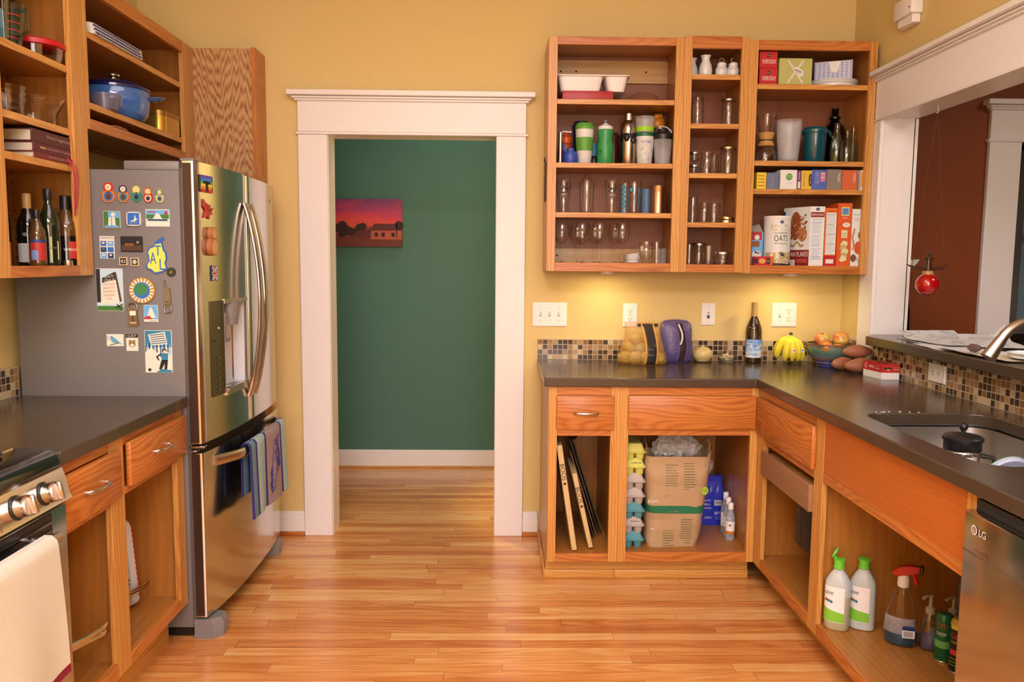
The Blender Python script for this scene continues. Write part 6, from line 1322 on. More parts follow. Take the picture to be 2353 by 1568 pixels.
m = MB(); m.loft([bagr(z, .0012) for z in (.158, .175, .192)], gband, False, False)
q = Pl((0, -.094, 0)); gi2 = colr('bag_print_green', 92, 112, 60, .9); fyy = lambda x, z: min(p[1] for p in bagr(z) if abs(p[0] - x) < .03) 
def bt(x, z, w, mt=gi2, h=.0022):
    pts = []
    for k in range(7):
        xx = x + w * k / 6; pts.append((xx, z))
    f0 = bagr(z)
    def yb(xx):
        c = sorted((p for p in f0 if p[1] < 0), key=lambda p: abs(p[0] - xx)); a, b = c[0], c[1]
        u = 0 if abs(b[0] - a[0]) < 1e-5 else (xx - a[0]) / (b[0] - a[0]); return a[1] + max(0, min(1, u)) * (b[1] - a[1])
    vs = [(xx, yb(xx) - .0022, z + s * h / 2) for xx, _ in pts for s in (-1, 1)]
    m.add(vs, [(2 * k, 2 * k + 2, 2 * k + 3, 2 * k + 1) for k in range(6)], mt)
random.seed(8)
for x0, z0, n in ((-.045, .375, 13), (.035, .382, 12), (-.050, .135, 12), (.028, .132, 11)):
    for k in range(n): bt(x0, z0 - k * .0115, random.choice((.050, .055, .034, .048)), gi2 if k % 4 else colr('bag_dark_green', 60, 84, 40))
m.txt(Pl((-.100, -.0985, .216)), 'tion', 0, 0, .046, .020, print_white, .004).txt(Pl((-.100, -.0935, .085)), 'op', 0, 0, .016, .009, print_white, .004)
qq = Pl((.128, -.097, .262), (1, .25, 0)); m.disc(qq, 0, 0, .019, colr('logo_lime', 190, 196, 50), .003, 20).txt(qq, 'CO', 0, 0, .026, .016, gband, .0036)
m.build('printing', t)
for s in (-1, 1):
    m = MB(); m.tube([(.018 + s * .138, -.05, .40), (.018 + s * .142, -.045, .455), (.018 + s * .143, 0, .475), (.018 + s * .142, .045, .455), (.018 + s * .138, .05, .40)], .008, kraft, 8, flat=(.35, 1.2)); m.build('handle', t)
pf = film('clear_wrap', px(250, 226, 206), .34, .1, 26)
m = MB(); m.ball((.812, -.455, .588), (.078, .055, .062), pf, 36, 22, .5, 11, seed=2.2); m.ball((.755, -.455, .566), (.048, .05, .045), pf, 26, 16, .5, 12, seed=5.1); m.ball((.872, -.45, .566), (.05, .045, .045), pf, 26, 16, .5, 12, seed=8.4)
o = single(m, 'plastic_wrap', 'crumpled clear plastic wrap piled in the paper bag', 'plastic'); o['kind'] = 'stuff'
# blue pack, bottles
m = MB(); bl2 = mat('blue_pack_film', px(52, 58, 168, .95), .22, mott=.05, coat=.3, bump=(16, .3, .006))
m.loft([[(1.031 + x * (1 - .1 * (z > .17)), -.205 + y * (1 - .55 * (z > .19)), ZB + z) for x, y in rrect(-.076, .076, -.042, .042, .014, 3)] for z in (0, .006, .08, .16, .200, .232, .238)], bl2)
q = Pl((1.031, -.2478, ZB)); m.txt(q, 'Designed', -.022, .125, .052, .013, print_white, .003).txt(q, 'to Make a', -.022, .107, .052, .013, print_white, .003).txt(q, 'Difference', -.018, .089, .056, .013, print_white, .003).txt(q, 'BRITA', .046, .062, .038, .014, print_white, .003).txt(q, '6 PACK', -.006, .040, .036, .011, print_white, .003)
m.rect(q, .024, .060, .100, .126, print_white, .003)
for k in range(9): m.rect(q, .027 + k * .0036, .0286 + k * .0036 + .0004 * (k % 3), .104, .122, darkg, .0036)
for k in range(3): m.line(q, [(.030, .044 - k * .006), (.066, .044 - k * .006)], .0018, colr('pale_blue_ink', 150, 150, 200), .003)
for a in (-.03, -.002, .03): m.poly(q, [(a, .178), (a + .010, .200), (a + .012, .176), (a + .006, .160)], MATS['pale_blue_ink'], .003)
single(m, 'filter_pack', 'shiny royal blue plastic pack with white lettering', 'pack')
m = MB(); m.ball((1.010, -.215, .432), (.040, .036, .044), pf, 24, 14, .5, 9, seed=1.4); m.ball((1.03, -.21, .420), (.022, .02, .026), colr('pinkish_label', 220, 180, 166), 12, 8, .4, 7); m.rect(Pl((1.003, -.252, .405)), -.018, .012, -.008, .012, print_white); single(m, 'plastic_bag', 'small clear plastic bag lying on the blue pack', 'bag')
def wbot(x, y, h, l, lc):
    t = thing('spray_bottle', l, 'bottle', (x, y, ZB), group='small clear bottles in the base cabinet')
    m = MB(); m.shell([(.019, 0), (.021, .004), (.021, h * .62), (.012, h * .80), (.010, h * .84)], film('hazy_clear_plastic', px(220, 205, 195), .25, .15, 6), .0015); m.build('body', t)
    m = MB(); m.lathe([(.0125, h * .83), (.0125, h * .98), (.010, h), (.001, h)], white_pl, seg=18); m.build('cap', t)
    m = MB(); m.band((0, 0, 0), .0215, h * .18, h * .52, -PI, 0, print_white, 14).band((0, 0, 0), .0217, h * .18, h * .26, -PI, 0, lc, 14).disc_cyl((0, 0, 0), .0218, h * .42, -PI / 2 - .3, .006, .005, darkg, 8); m.build('label', t)
wbot(1.082, -.345, .195, 'clear bottle with a white cap nearest the blue pack', cream); wbot(1.080, -.395, .185, 'clear bottle with a white cap and pink label', colr('pink_label', 210, 110, 110)); wbot(1.076, -.445, .175, 'clear bottle with an orange label nearest the cabinet front', orange)

# ------------------------------------------------------------------ under the sink
ZS = .1432
def ecover(x, y, lv, l, openlid):
    t = thing('soap_bottle', l, 'bottle', (x, y, ZS), -.5, 'white soap bottles'); w_ = film('milky_plastic', px(232, 214, 190), .88, .35, 6); lq = colr('pale_liquid', 206, 176, 130, .9, .3)
    def rg(r, z): return [(a * 1.0, b * .72, z) for a, b, _ in circ(r, z, 28, sq=.8)]
    m = MB(); m.loft([rg(.036, 0), rg(.041, .006), rg(.042, lv)], lq, True, False).loft([rg(.042, lv), rg(.042, .150), rg(.040, .170), rg(.026, .195), rg(.017, .208), rg(.016, .220)], w_, False, True); m.build('body', t)
    gcap = colr('lime_cap', 120, 200, 50, .95, .35); m = MB(); m.lathe([(.017, .214), (.019, .217), (.017, .232), (.021, .248), (.001, .249)], gcap, seg=22)
    if openlid: m.lathe([(.001, -.003), (.020, -.003), (.021, 0), (.020, .003), (.001, .003)], gcap, M=Matrix.Translation((-.016, 0, .268)) @ Matrix.Rotation(-1.1, 4, 'Y'), seg=22); m.tube([(-.012, 0, .246), (-.015, 0, .256)], .006, gcap, 8)
    m.build('cap', t)
    m = MB(); lg_ = colr('label_lime', 140, 190, 50, .95); 
    def lpt(u, z): a = -PI + .2 + u * 1.9; c, s = math.cos(a), math.sin(a); r = .0426; return (r * math.copysign(abs(c) ** .8, c), r * .72 * math.copysign(abs(s) ** .8, s), z)
    m.sheet(lambda u, v: lpt(u, .030 + .125 * v), 14, 2, print_white).sheet(lambda u, v: tuple(V(lpt(u, .031 + (.050 - .018 * u) * v)) * 1.004), 14, 2, lg_)
    q = Pl(V(lpt(.5, .09)) * 1.01 + V((0, -.0002, 0)), (.80, -.6, 0)); q = Pl(V(lpt(.45, .0)) * 1.012, V(lpt(.6, 0)) - V(lpt(.3, 0)))
    m.txt(q, 'ecover', 0, .132, .030, .011, colr('slate_ink', 70, 90, 90), .001)
    for k, c in enumerate((red, green, blue)): m.disc(q, -.010 + k * .009, .106 - .002 * k, .0052, c, .001 + .0002 * k, 10)
    m.build('label', t)
ecover(1.189, -1.337, .12, 'white soap bottle with its lime flip cap open', True); ecover(1.277, -1.335, .004, 'white soap bottle with a closed lime cap', False)
t = thing('spray_bottle', 'clear spray bottle with a red trigger head and blue liquid', 'bottle', (1.355, -1.452, ZS), -.55)
def ovr(r, z, k=.68): return [(a, b * k, z) for a, b, _ in circ(r, z, 28)]
m = MB(); m.loft([ovr(.046, .003), ovr(.051, .010), ovr(.053, .05), ovr(.048, .10), ovr(.036, .15), ovr(.020, .19), ovr(.015, .205)], clear, True, False); m.build('bottle', t)
m = MB(); m.loft([ovr(.045, .005), ovr(.050, .012), ovr(.0515, .045)], mat('blue_liquid', px(30, 70, 84), .15), True, True); m.build('liquid', t)
m = MB(); m.sheet(lambda u, v: (lambda a, r: (r * math.cos(a), r * .68 * math.sin(a), .045 + .055 * v))(-PI * .98 + u * PI * .8, .0525 - .004 * v), 14, 2, film('foam_label', px(190, 170, 160), .75, .5, 60)); m.build('label', t); m = MB(); q = Pl((.024, -.0345, .050), (.93, .28, 0)); m.rect(q, -.018, .020, -.012, .014, print_white, .002).rect(q, -.018, .020, .014, .028, navym, .002)
for k in range(8): m.rect(q, -.013 + k * .0036, -.0115 + k * .0036, -.008, .011, darkg, .0028)
m.build('barcode_label', t)
m = MB(); m.lathe([(.017, .198), (.019, .202), (.018, .226), (.014, .240)], print_white, seg=20); m.build('collar', t)
m = MB(); hd = colr('trigger_red', 206, 26, 22, .95, .3); m.loft([[(x * 1.0, y, z) for x, y, z in r] for r in ([[(-.034, -.011, .236), (-.034, .011, .236), (-.034, .011, .246), (-.034, -.011, .246)], [(-.012, -.014, .235), (-.012, .014, .235), (-.012, .014, .266), (-.012, -.014, .266)], [(.020, -.014, .246), (.020, .014, .246), (.020, .014, .274), (.020, -.014, .274)], [(.046, -.010, .256), (.046, .010, .256), (.046, .010, .274), (.046, -.010, .274)]])], hd); m.tube([(.026, 0, .248), (.034, 0, .232), (.040, 0, .214)], .006, hd, 8); m.build('trigger_head', t)
m = MB(); m.box(.046, .058, -.011, .011, .254, .278, black_pl, .003); m.build('nozzle', t)
def pump(x, y, l, c):
    t = thing('pump_bottle', l, 'bottle', (x, y, ZS), .3, 'clear pump soap bottles')
    m = MB(); m.shell([(.026, 0), (.029, .005), (.030, .05), (.026, .095), (.016, .118), (.012, .124)], clear, .0018); m.build('bottle', t)
    m = MB(); m.lathe([(.025, .004), (.0275, .008), (.0285, .042)], film('pale_lilac_soap', px(120, 110, 140), .5, .2, 5)); m.build('soap', t)
    m = MB(); pm_ = colr('pump_tan', 196, 164, 136, .9); m.lathe([(.014, .120), (.015, .124), (.015, .138), (.006, .144), (.005, .170), (.007, .174), (.007, .182), (.001, .183)], pm_, seg=18); m.tube([(0, 0, .178), (-.022, 0, .180), (-.034, 0, .174)], .005, pm_, 8); m.build('pump', t)
    m = MB(); m.band((0, 0, 0), .0305, .035, .085, -PI / 2 - .8, -PI / 2 + .8, c, 10, .0278); m.build('label', t)
pump(1.432, -1.486, 'clear pump soap bottle behind the spray bottle', film('clear_label', px(150, 160, 150), .3)); pump(1.500, -1.500, 'second clear pump soap bottle, deeper under the sink', film('clear_label2', px(90, 90, 110), .4))
def can(x, y, h, body, l, dr):
    t = thing('spray_can', l, 'can', (x, y, ZS), 0, 'insect spray cans'); m = MB(); m.lathe([(.024, 0), (.0262, .003), (.0262, h - .02)], body, seg=28); dr(m, h); m.build('body', t)
    m = MB(); m.lathe([(.0255, -.001), (.0268, .0), (.0268, .003), (.0262, .004)], steel_lid, seg=28); m.build('rim', t)
    m = MB(); m.lathe([(.0262, h - .02), (.024, h - .008), (.018, h), (.001, h)], body if body is not MATS.get('can_black') else colr('can_cap_yellow', 210, 150, 40), seg=28); m.build('cap', t)
def d1(m, h):
    a = PI + .75; m.band((0, 0, 0), .0266, h * .30, h * .45, a - 1.2, a + 1.2, colr('can_light_green', 110, 160, 80), 12).txt_cyl('OFF!', (0, 0, 0), .0267, h * .76, a, .034, .018, red).txt_cyl('DEEP', (0, 0, 0), .0267, h * .60, a, .030, .010, cream)
def d2(m, h):
    a = PI + .75; m.txt_cyl('Cutter', (0, 0, 0), .0267, h * .70, a, .038, .018, colr('can_red', 200, 50, 40)).txt_cyl('UNSCENTED', (0, 0, 0), .0267, h * .58, a, .036, .007, yellow).band((0, 0, 0), .0266, h * .34, h * .44, a - .8, a + .7, MATS['can_red'], 10).band((0, 0, 0), .0266, h * .82, h * .90, a - .8, a + .6, yellow, 10)
    for k in range(3): m.band((0, 0, 0), .0266, h * (.26 - .06 * k), h * (.275 - .06 * k), a - .8, a + .5, colr('can_olive', 130, 130, 50), 10)
can(1.438, -1.560, .155, colr('can_green', 26, 96, 48, .9, .3), 'green insect spray can with red lettering', d1); can(1.444, -1.632, .170, colr('can_black', 26, 34, 24, .9, .3), 'black and yellow insect spray can', d2)
m = MB(); m.lathe([(.03, 0), (.07, .01), (.078, .06), (.078, .22), (.06, .30), (.03, .33)], mat('disposal_black', (.018, .016, .014), .4, mott=.02), (1.468, -1.715, .315), 28); m.tube([(1.468, -1.715, .64), (1.468, -1.715, .678)], .028, black_pl, 14); m.tube([(1.53, -1.74, .36), (1.60, -1.76, .36), (1.69, -1.76, .38)], .018, black_pl, 10)
single(m, 'disposal_unit', 'big black garbage disposal hanging under the sink', 'disposal')
m = MB(); m.tube([(1.53, -1.575, .1435), (1.53, -1.575, .66)], .006, steel_lid, 8).box(1.514, 1.546, -1.591, -1.559, .52, .575, print_white, .003).box(1.517, 1.543, -1.588, -1.562, .485, .52, black_pl, .003); single(m, 'supply_pipe', 'thin pipe with a white label beside the disposal', 'pipe')
# ------------------------------------------------------------------ wall cabinet by the stove: things on its shelves
L1, L2, L3, L4 = 2.0365, 1.8325, 1.7135, 1.3775
def put(m, name, label, cat, loc, group=None):
    o = m.build(name); o.location = loc; return lab(o, label, cat, group)
m = MB(); m.shell([(.040, 0), (.046, .004), (.060, .130), (.062, .140)], glass('teal_tinted_glass', (.70, .86, .86), .6), .003, seg=32); m.tube([(.055, -.01, .115), (.090, -.03, .11), (.092, -.03, .05), (.05, -.012, .035)], .006, glass('teal_tinted_glass'), 8)
for k in range(4): m.band((0, 0, 0), .0515 + k * .003, .030 + k * .022, .033 + k * .022, -.9, -.2, red, 5)
put(m, 'measuring_cup', 'big glass measuring cup with red marks beside the red-lidded dish', 'measuring cup', (-1.515, -1.432, L1))
t = thing('glass_dish', 'round glass dish with a bright red lid', 'dish', (-1.512, -1.275, L1))
m = MB(); m.shell([(.070, 0), (.075, .004), (.083, .058)], clear, .003, seg=40); m.build('dish', t)
m = MB(); m.lathe([(.084, .046), (.088, .048), (.088, .062), (.083, .066), (.078, .064), (.001, .064)], colr('red_lid', 206, 20, 26, .95, .35), seg=40); m.build('lid', t)
gb_ = MB(); gb_.shell([(.030, 0), (.034, .003), (.050, .045), (.055, .060)], clear, .003, seg=32); b0 = put(gb_, 'glass_bowl', 'lowest of three nested small glass bowls', 'bowl', (-1.515, -1.440, L2), 'nested small glass bowls')
dup(b0, (-1.515, -1.440, L2 + .018), 'second of three nested small glass bowls'); dup(b0, (-1.515, -1.440, L2 + .036), 'topmost of three nested small glass bowls')
m = MB(); m.shell([(.038, 0), (.042, .003), (.072, .045), (.088, .082), (.092, .090)], clear, .0035, seg=40)
for k in range(2): m.lathe([(.0915 - k * .004, .086 - k * .009), (.0935 - k * .004, .088 - k * .009), (.0915 - k * .004, .090 - k * .009)], clear, seg=40, cap0=False, cap1=False)
put(m, 'glass_bowl', 'wide ribbed glass mixing bowl beside the nested small bowls', 'bowl', (-1.525, -1.275, L2))
def book(z, th, y0, y1, x0, x1, cover, title, sub, l, ink, pg=0.0):
    t = thing('book', l, 'book', ((x0 + x1) / 2, (y0 + y1) / 2, z), group='cookbooks lying in a stack'); w2, d2 = (x1 - x0) / 2, (y1 - y0) / 2
    m = MB(); c = th * .10
    m.box(-w2, w2, -d2, d2, 0, c, cover, .001).box(-w2, w2, -d2, d2, th - c, th, cover, .001).box(w2 - c, w2 + .0015, -d2, d2, 0, th, cover, .0015)
    q = Pl((w2 + .0016, 0, th / 2), (0, 1, 0)); m.txt(q, title, .02, th * .06, (y1 - y0) * .55, th * .36, ink, .0006); 
    if sub: m.line(q, [(-d2 * .7, th * .05), (-d2 * .45, th * .05)], th * .18, colr('book_gold', 200, 150, 80), .0006)
    m.build('cover', t)
    m = MB(); m.box(-w2 + .004, w2 - c, -d2 + .004, d2 - .004, c, th - c, colr('book_pages', 228, 190, 150, .95, .8)); m.build('pages', t)
mar, mar2, brk = colr('book_maroon', 92, 40, 36, .9, .5), colr('book_plum', 104, 36, 44, .9, .5), colr('book_rust', 128, 46, 32, .9, .5); lk = colr('spine_ink', 214, 150, 130, .9)
book(L3, .018, -1.455, -1.195, -1.63, -1.432, brk, 'THAI VEGETARIAN COOKING', False, 'thin rust red cookbook at the bottom of the stack', lk)
book(L3 + .0182, .030, -1.452, -1.205, -1.63, -1.435, mar2, 'An Invitation to Cooking', True, 'plum red cookbook in the middle of the stack', lk)
book(L3 + .0484, .040, -1.455, -1.200, -1.635, -1.436, mar, 'World Vegetarian', False, 'thick maroon cookbook on top of the stack', lk)
m = MB(); rbm = colr('pink_ribbon_mark', 216, 50, 76, .95, .5)
for y0, y1, z1, w_ in ((-1.262, -1.256, 1.545, .011), (-1.236, -1.244, 1.57, .007)):
    m.sheet(lambda u, v: (-1.4305 + .006 * math.sin(v * 3) + .012 * min(1, v * 5) * 1.0, y0 + (y1 - y0) * v + w_ * (u - .5) + .003 * math.sin(v * 6), L3 + .019 - (L3 + .019 - z1) * v), 2, 20, rbm, .0008)
single(m, 'ribbon_bookmark', 'two pink ribbon bookmarks hanging down from the cookbooks', 'ribbon')
dg_ = mat('dark_green_bottle', (.012, .018, .006), .06, coat=.5, mott=0); dbk = mat('black_bottle', (.008, .007, .006), .07, coat=.5, mott=0); amb = mat('amber_bottle', (.09, .045, .012), .06, coat=.5, mott=0)
def bot(x, y, r, h, gl, caps, capc, l, dress):
    t = thing('liquor_bottle', l, 'bottle', (x, y, L4), group='dark bottles by the stove'); m = MB(); m.lathe([(r * .86, 0), (r * .98, .004), (r, .010), (r, h * .52), (r * .92, h * .62), (r * .5, h * .76), (r * .36, h * .82), (r * .35, h - .01)], gl, seg=28); m.build('bottle', t)
    m = MB(); m.lathe([(r * .40, h - caps), (r * .42, h - caps + .001), (r * .42, h - .002), (r * .38, h), (.001, h)], capc, seg=20); m.build('cap', t)
    m = MB(); dress(m, r); m.build('label', t)
A0 = -.95   # these labels face the middle of the room
wl = colr('bottle_label_white', 226, 206, 184, .95); rl = colr('bottle_label_red', 186, 40, 34, .95); gl_ = colr('bottle_label_green', 96, 128, 70, .95)
bot(-1.578, -1.412, .034, .250, dg_, .03, black_pl, 'dark bottle nearest the stove side stile', lambda m, r: m.band((0, 0, 0), r + .0006, .0, .075, A0 - 1.0, A0 + 1.0, colr('label_orange', 206, 96, 40), 12))
bot(-1.522, -1.352, .032, .232, dbk, .075, colr('gold_foil', 196, 140, 74), 'black bottle with a gold neck and white and green label', lambda m, r: m.band((0, 0, 0), r + .0006, .045, .072, A0 - 1.2, A0 + 1.2, wl, 12).band((0, 0, 0), r + .0006, .012, .045, A0 - .1, A0 + 1.2, gl_, 10).band((0, 0, 0), r + .0006, .012, .045, A0 - 1.2, A0 - .1, wl, 10).txt_cyl('FERNET', (0, 0, 0), r + .0012, .10, A0, .036, .010, wl))
bot(-1.464, -1.402, .0245, .178, amb, .028, black_pl, 'short amber bottle with a red and blue label', lambda m, r: m.band((0, 0, 0), r + .0006, .018, .082, A0 - 1.0, A0 + 1.0, rl, 12).band((0, 0, 0), r + .001, .074, .084, A0 - 1.0, A0 + 1.0, navym, 12).band((0, 0, 0), r + .001, .02, .05, A0 - .9, A0 - .1, colr('label_pale_blue', 120, 130, 160), 8))
bot(-1.472, -1.318, .031, .250, dg_, .034, black_pl, 'tall slim dark green bottle with a cream shield label', lambda m, r: (m.add([(q_.x, q_.y, q_.z) for q_ in [V(((r + .0008) * math.cos(A0 + a), (r + .0008) * math.sin(A0 + a), z)) for a, z in ((-.75, .022), (0, .010), (.75, .022), (.75, .080), (0, .096), (-.75, .080))]], [(0, 1, 4, 5), (1, 2, 3, 4)], colr('label_cream_yellow', 226, 206, 130, .95)), m.txt_cyl('St. Germain', (0, 0, 0), r + .0016, .06, A0, .034, .008, colr('label_olive', 120, 110, 60)), m.disc_cyl((0, 0, 0), r * .62, .158, A0, .010, .011, colr('label_cream_yellow', 226, 206, 130))))
bot(-1.468, -1.222, .040, .236, amb, .062, black_pl, 'wide-shouldered amber bottle with a black neck and red corner label', lambda m, r: m.band((0, 0, 0), r + .0006, .0, .100, A0 - 1.6, A0 + 1.6, dbk, 18).band((0, 0, 0), r + .001, .024, .082, A0 + .0, A0 + 1.1, rl, 10).txt_cyl('VINEGAR', (0, 0, 0), r + .0016, .055, A0 + .2, .050, .009, wl))
m = MB(); m.lathe([(.014, 0), (.015, .002), (.015, .018), (.001, .019)], steel_lid, seg=16); put(m, 'jigger_cup', 'tiny metal cup in front of the dark bottles', 'cup', (-1.432, -1.288, L4))
# deep cabinet over the fridge
m = MB(); clm = NT('floral_tea_towel'); c_ = clm.coord(); vor = clm.N.new('ShaderNodeTexVoronoi'); clm.L.new(clm.mapping(c_, (60, 60, 60)), vor.inputs['Vector']); vor.inputs['Scale'].default_value = 1
clm.set(clm.b.inputs['Base Color'], clm.ramp(vor.outputs['Distance'], [(.0, px(90, 60, 80)), (.16, px(110, 80, 110)), (.22, px(236, 206, 176, .95)), (1, px(240, 210, 182, .95))])); clm.b.inputs['Roughness'].default_value = .9
edge = colr('towel_edge_indigo', 84, 76, 120)
for k in range(3):
    z0 = 2.1925 + k * .013
    m.loft([[(x, y, z) for x, y in rrect(-1.66, -1.425 - .004 * k, -1.06, -.660 + .006 * k, .02, 3)] for z in (z0, z0 + .003, z0 + .010, z0 + .0125)], clm.m)
    m.tube([(-1.4235 - .004 * k, -1.05, z0 + .006), (-1.4235 - .004 * k, -.86, z0 + .007), (-1.424 - .004 * k, -.69, z0 + .006)], .0028, edge, 6)
single(m, 'folded_cloth', 'folded patterned cloth on the top shelf over the fridge', 'cloth')
t = thing('dutch_oven', 'big blue enamel pot with a dark blue lid', 'pot', (-1.532, -.705, 1.9475), -1.1); be, bd_ = colr('blue_enamel', 70, 104, 150, .95, .12, coat=.6), colr('dark_blue_enamel', 18, 30, 72, .9, .15, coat=.6)
m = MB(); m.lathe([(.09, 0), (.108, .006), (.124, .030), (.131, .070), (.132, .112), (.130, .118)], be, seg=44); m.build('body', t)
m = MB(); m.lathe([(.131, .116), (.135, .118), (.135, .126), (.120, .138), (.080, .152), (.040, .160), (.001, .162)], bd_, seg=44); m.build('lid', t)
m = MB(); m.lathe([(.010, .160), (.011, .170), (.024, .174), (.026, .180), (.022, .188), (.001, .190)], steel_lid, seg=22); m.build('knob', t)
for s in (-1, 1):
    m = MB(); m.tube([(-.035, s * .125, .094), (-.030, s * .155, .100), (-.012, s * .178, .102), (.012, s * .178, .102), (.030, s * .155, .100), (.035, s * .125, .094)], .010, be, 10, flat=(1.2, .55)); m.build('handle', t)
m = MB(); m.shell([(.04, 0), (.045, .004), (.055, .055), (.056, .06)], film('smoky_plastic', px(130, 110, 110), .55, .2, 8), .003); put(m, 'plastic_cup', 'smoky grey plastic tub in front of the blue pot', 'tub', (-1.462, -.925, 1.9475))
m = MB(); gt = mat('gold_tin', px(226, 160, 60, .9), .25, .75, mott=.04)
m.loft([[(x, y, z) for x, y in rrect(-1.60, -1.44, -.455, -.250, .04, 6)] for z in (1.9475, 1.950, 2.030)], gt).loft([[(x, y, z) for x, y in rrect(-1.602, -1.438, -.457, -.248, .041, 6)] for z in (2.020, 2.036, 2.040)], mat('gold_tin_lid', px(180, 120, 50, .9), .3, .75)); single(m, 'gold_tin', 'gold tin box beside the blue pot', 'tin')
m = MB(); m.tube([(-1.432, -1.035, 1.8885), (-1.432, -.945, 1.889)], .0022, colr('copper_shine', 220, 140, 100), 8).tube([(-1.432, -.945, 1.8915), (-1.432, -.90, 1.894), (-1.432, -.84, 1.894), (-1.432, -.81, 1.891)], [.003, .0065, .006, .002], colr('red_brown_handle', 150, 60, 30, .95, .2, coat=.6), 10); single(m, 'corkscrew', 'shiny red-brown handled tool lying on the bottom rail', 'tool')

# ------------------------------------------------------------------ stove
SY = -1.982
t = thing('stove', 'stainless gas stove with a black top and two round knobs', 'stove', (-1.40, -2.36, 0)); blk_e = black_gl
m = MB(); m.box(-1.69, -1.105, -2.74, SY, .05, .90, mat('stove_side', (.06, .055, .05), .4)); wb(m, 'body', t)
m = MB(); prof = [(-1.70, .9145), (-1.70, .930), (-1.150, .930), (-1.118, .926), (-1.100, .914), (-1.094, .896), (-1.096, .880), (-1.14, .878)]
def along(y, ins=0.0): return [(x - (ins if x > -1.2 else 0), y, z - ins * .6 * (z > .92)) for x, z in prof]
m.loft([along(SY - .0, .014)[::1], along(SY - .010, .003), along(SY - .022), along(-2.74)][::-1], blk_e, True, True, fix if False else True) if False else m.loft([along(SY, .014), along(SY - .010, .003), along(SY - .022), along(-2.74)], blk_e, True, True); TOP = wb(m, 'cooktop', t, fix=True)
m = MB(); ir = mat('cast_iron', (.012, .011, .010), .55, mott=.05)
for y in (-2.09, -2.22, -2.36): m.tube([(-1.64, y, .953), (-1.20, y, .953), (-1.185, y, .934)], .006, ir, 8)
for x in (-1.25, -1.45): m.tube([(x, -2.06, .945), (x, -2.40, .945)], .006, ir, 8)
m.lathe([(.035, .931), (.045, .934), (.040, .945), (.001, .947)], ir, (-1.35, -2.22, 0), 20); wb(m, 'grate', t)
m = MB(); m.tube([(-1.205, -2.010, .9305), (-1.205, -2.20, .9305)], .0016, colr('gold_line', 220, 160, 90), 6); wb(m, 'trim_line', t)
m = MB(); pp = [(-1.12, .878), (-1.101, .878), (-1.092, .852), (-1.084, .815), (-1.078, .800), (-1.12, .798)]
m.loft([[(x, y, z) for x, z in pp] for y in (SY - .001, -2.74)], stain, True, True); wb(m, 'control_panel', t, fix=True)
for y, nm in ((-2.085, 0), (-2.195, 1), (-2.33, 2)):
    M_ = Matrix.Translation((-1.092, y, .838)) @ Matrix.Rotation(PI / 2 - .22, 4, 'Y'); m = MB()
    m.lathe([(.028, 0), (.029, .004), (.027, .006)], black_pl, M=M_, seg=28); m.lathe([(.0235, .005), (.0245, .010), (.0240, .024), (.0245, .026), (.0240, .032), (.022, .036), (.001, .037)], nickel, M=M_, seg=32); m.box(-.0225, .0225, -.0065, .0065, .034, .049, nickel, .003, M_); wb(m, 'knob', t)
m = MB(); m.box(-1.13, -1.094, -2.74, SY - .002, .16, .785, stain, .004); D_ = wb(m, 'oven_door', t)
m = MB(); m.box(-1.095, -1.0905, -2.66, -2.055, .22, .66, black_gl, .002); wb(m, 'window', D_)
m = MB(); m.box(-1.096, -1.090, -2.70, -2.055, .70, .782, black_pl, .002)
for k in range(3): m.box(-1.091, -1.086, -2.69, -2.06, .712 + k * .022, .720 + k * .022, black_gl, .001)
wb(m, 'vent_trim', D_)
m = MB(); m.tube([(-1.04, -2.70, .745), (-1.04, -2.12, .745)], .012, nickel, 12).tube([(-1.094, -2.15, .745), (-1.04, -2.15, .745)], .009, nickel, 10).tube([(-1.094, -2.66, .745), (-1.04, -2.66, .745)], .009, nickel, 10); wb(m, 'handle', D_)
m = MB(); m.box(-1.13, -1.098, -2.74, SY - .002, .05, .155, stain, .003); wb(m, 'drawer', t)
terry = colr('terry_cream', 236, 204, 166, .95, .95, bump=(700, .6, .003)); hem = colr('crimson_hem', 140, 20, 36, .9, .9); emb = colr('crimson_embroidery', 120, 30, 40)
def tow(u, v):
    y = -2.62 + .455 * u
    if v < .2: return (-1.058, y, .50 + v / .2 * .235)
    if v < .3: a = (v - .2) / .1 * PI; return (-1.04 - .018 * math.cos(a), y, .742 + .018 * math.sin(a))
    k = (v - .3) / .7; return (-1.022 + .014 * k + .006 * math.sin(u * 11 + 1) * k, y + .012 * math.sin(k * 2) * (u - .3), .742 - k * (.31 + .0 * u) - .015 * math.sin(u * 3) * k)
m = MB(); m.sheet(lambda u, v: tow(u, v * .955), 26, 40, terry, .006); m.sheet(lambda u, v: tuple(V(tow(u, .955 + .045 * v)) + V((.0002, 0, 0))), 26, 3, hem, .006)
for k in range(5): 
    for r_ in (.02, .011): m.tube([V(tow(.70 + r_ * 1.6 * math.cos(j * .5), .80 + .035 * k * 1.1 + r_ * 1.2 * math.sin(j * .5))) + V((.001, 0, 0)) for j in range(10)], .003, emb, 6)
single(m, 'kitchen_towel', 'cream terry towel with a crimson hem hanging on the oven door', 'towel')
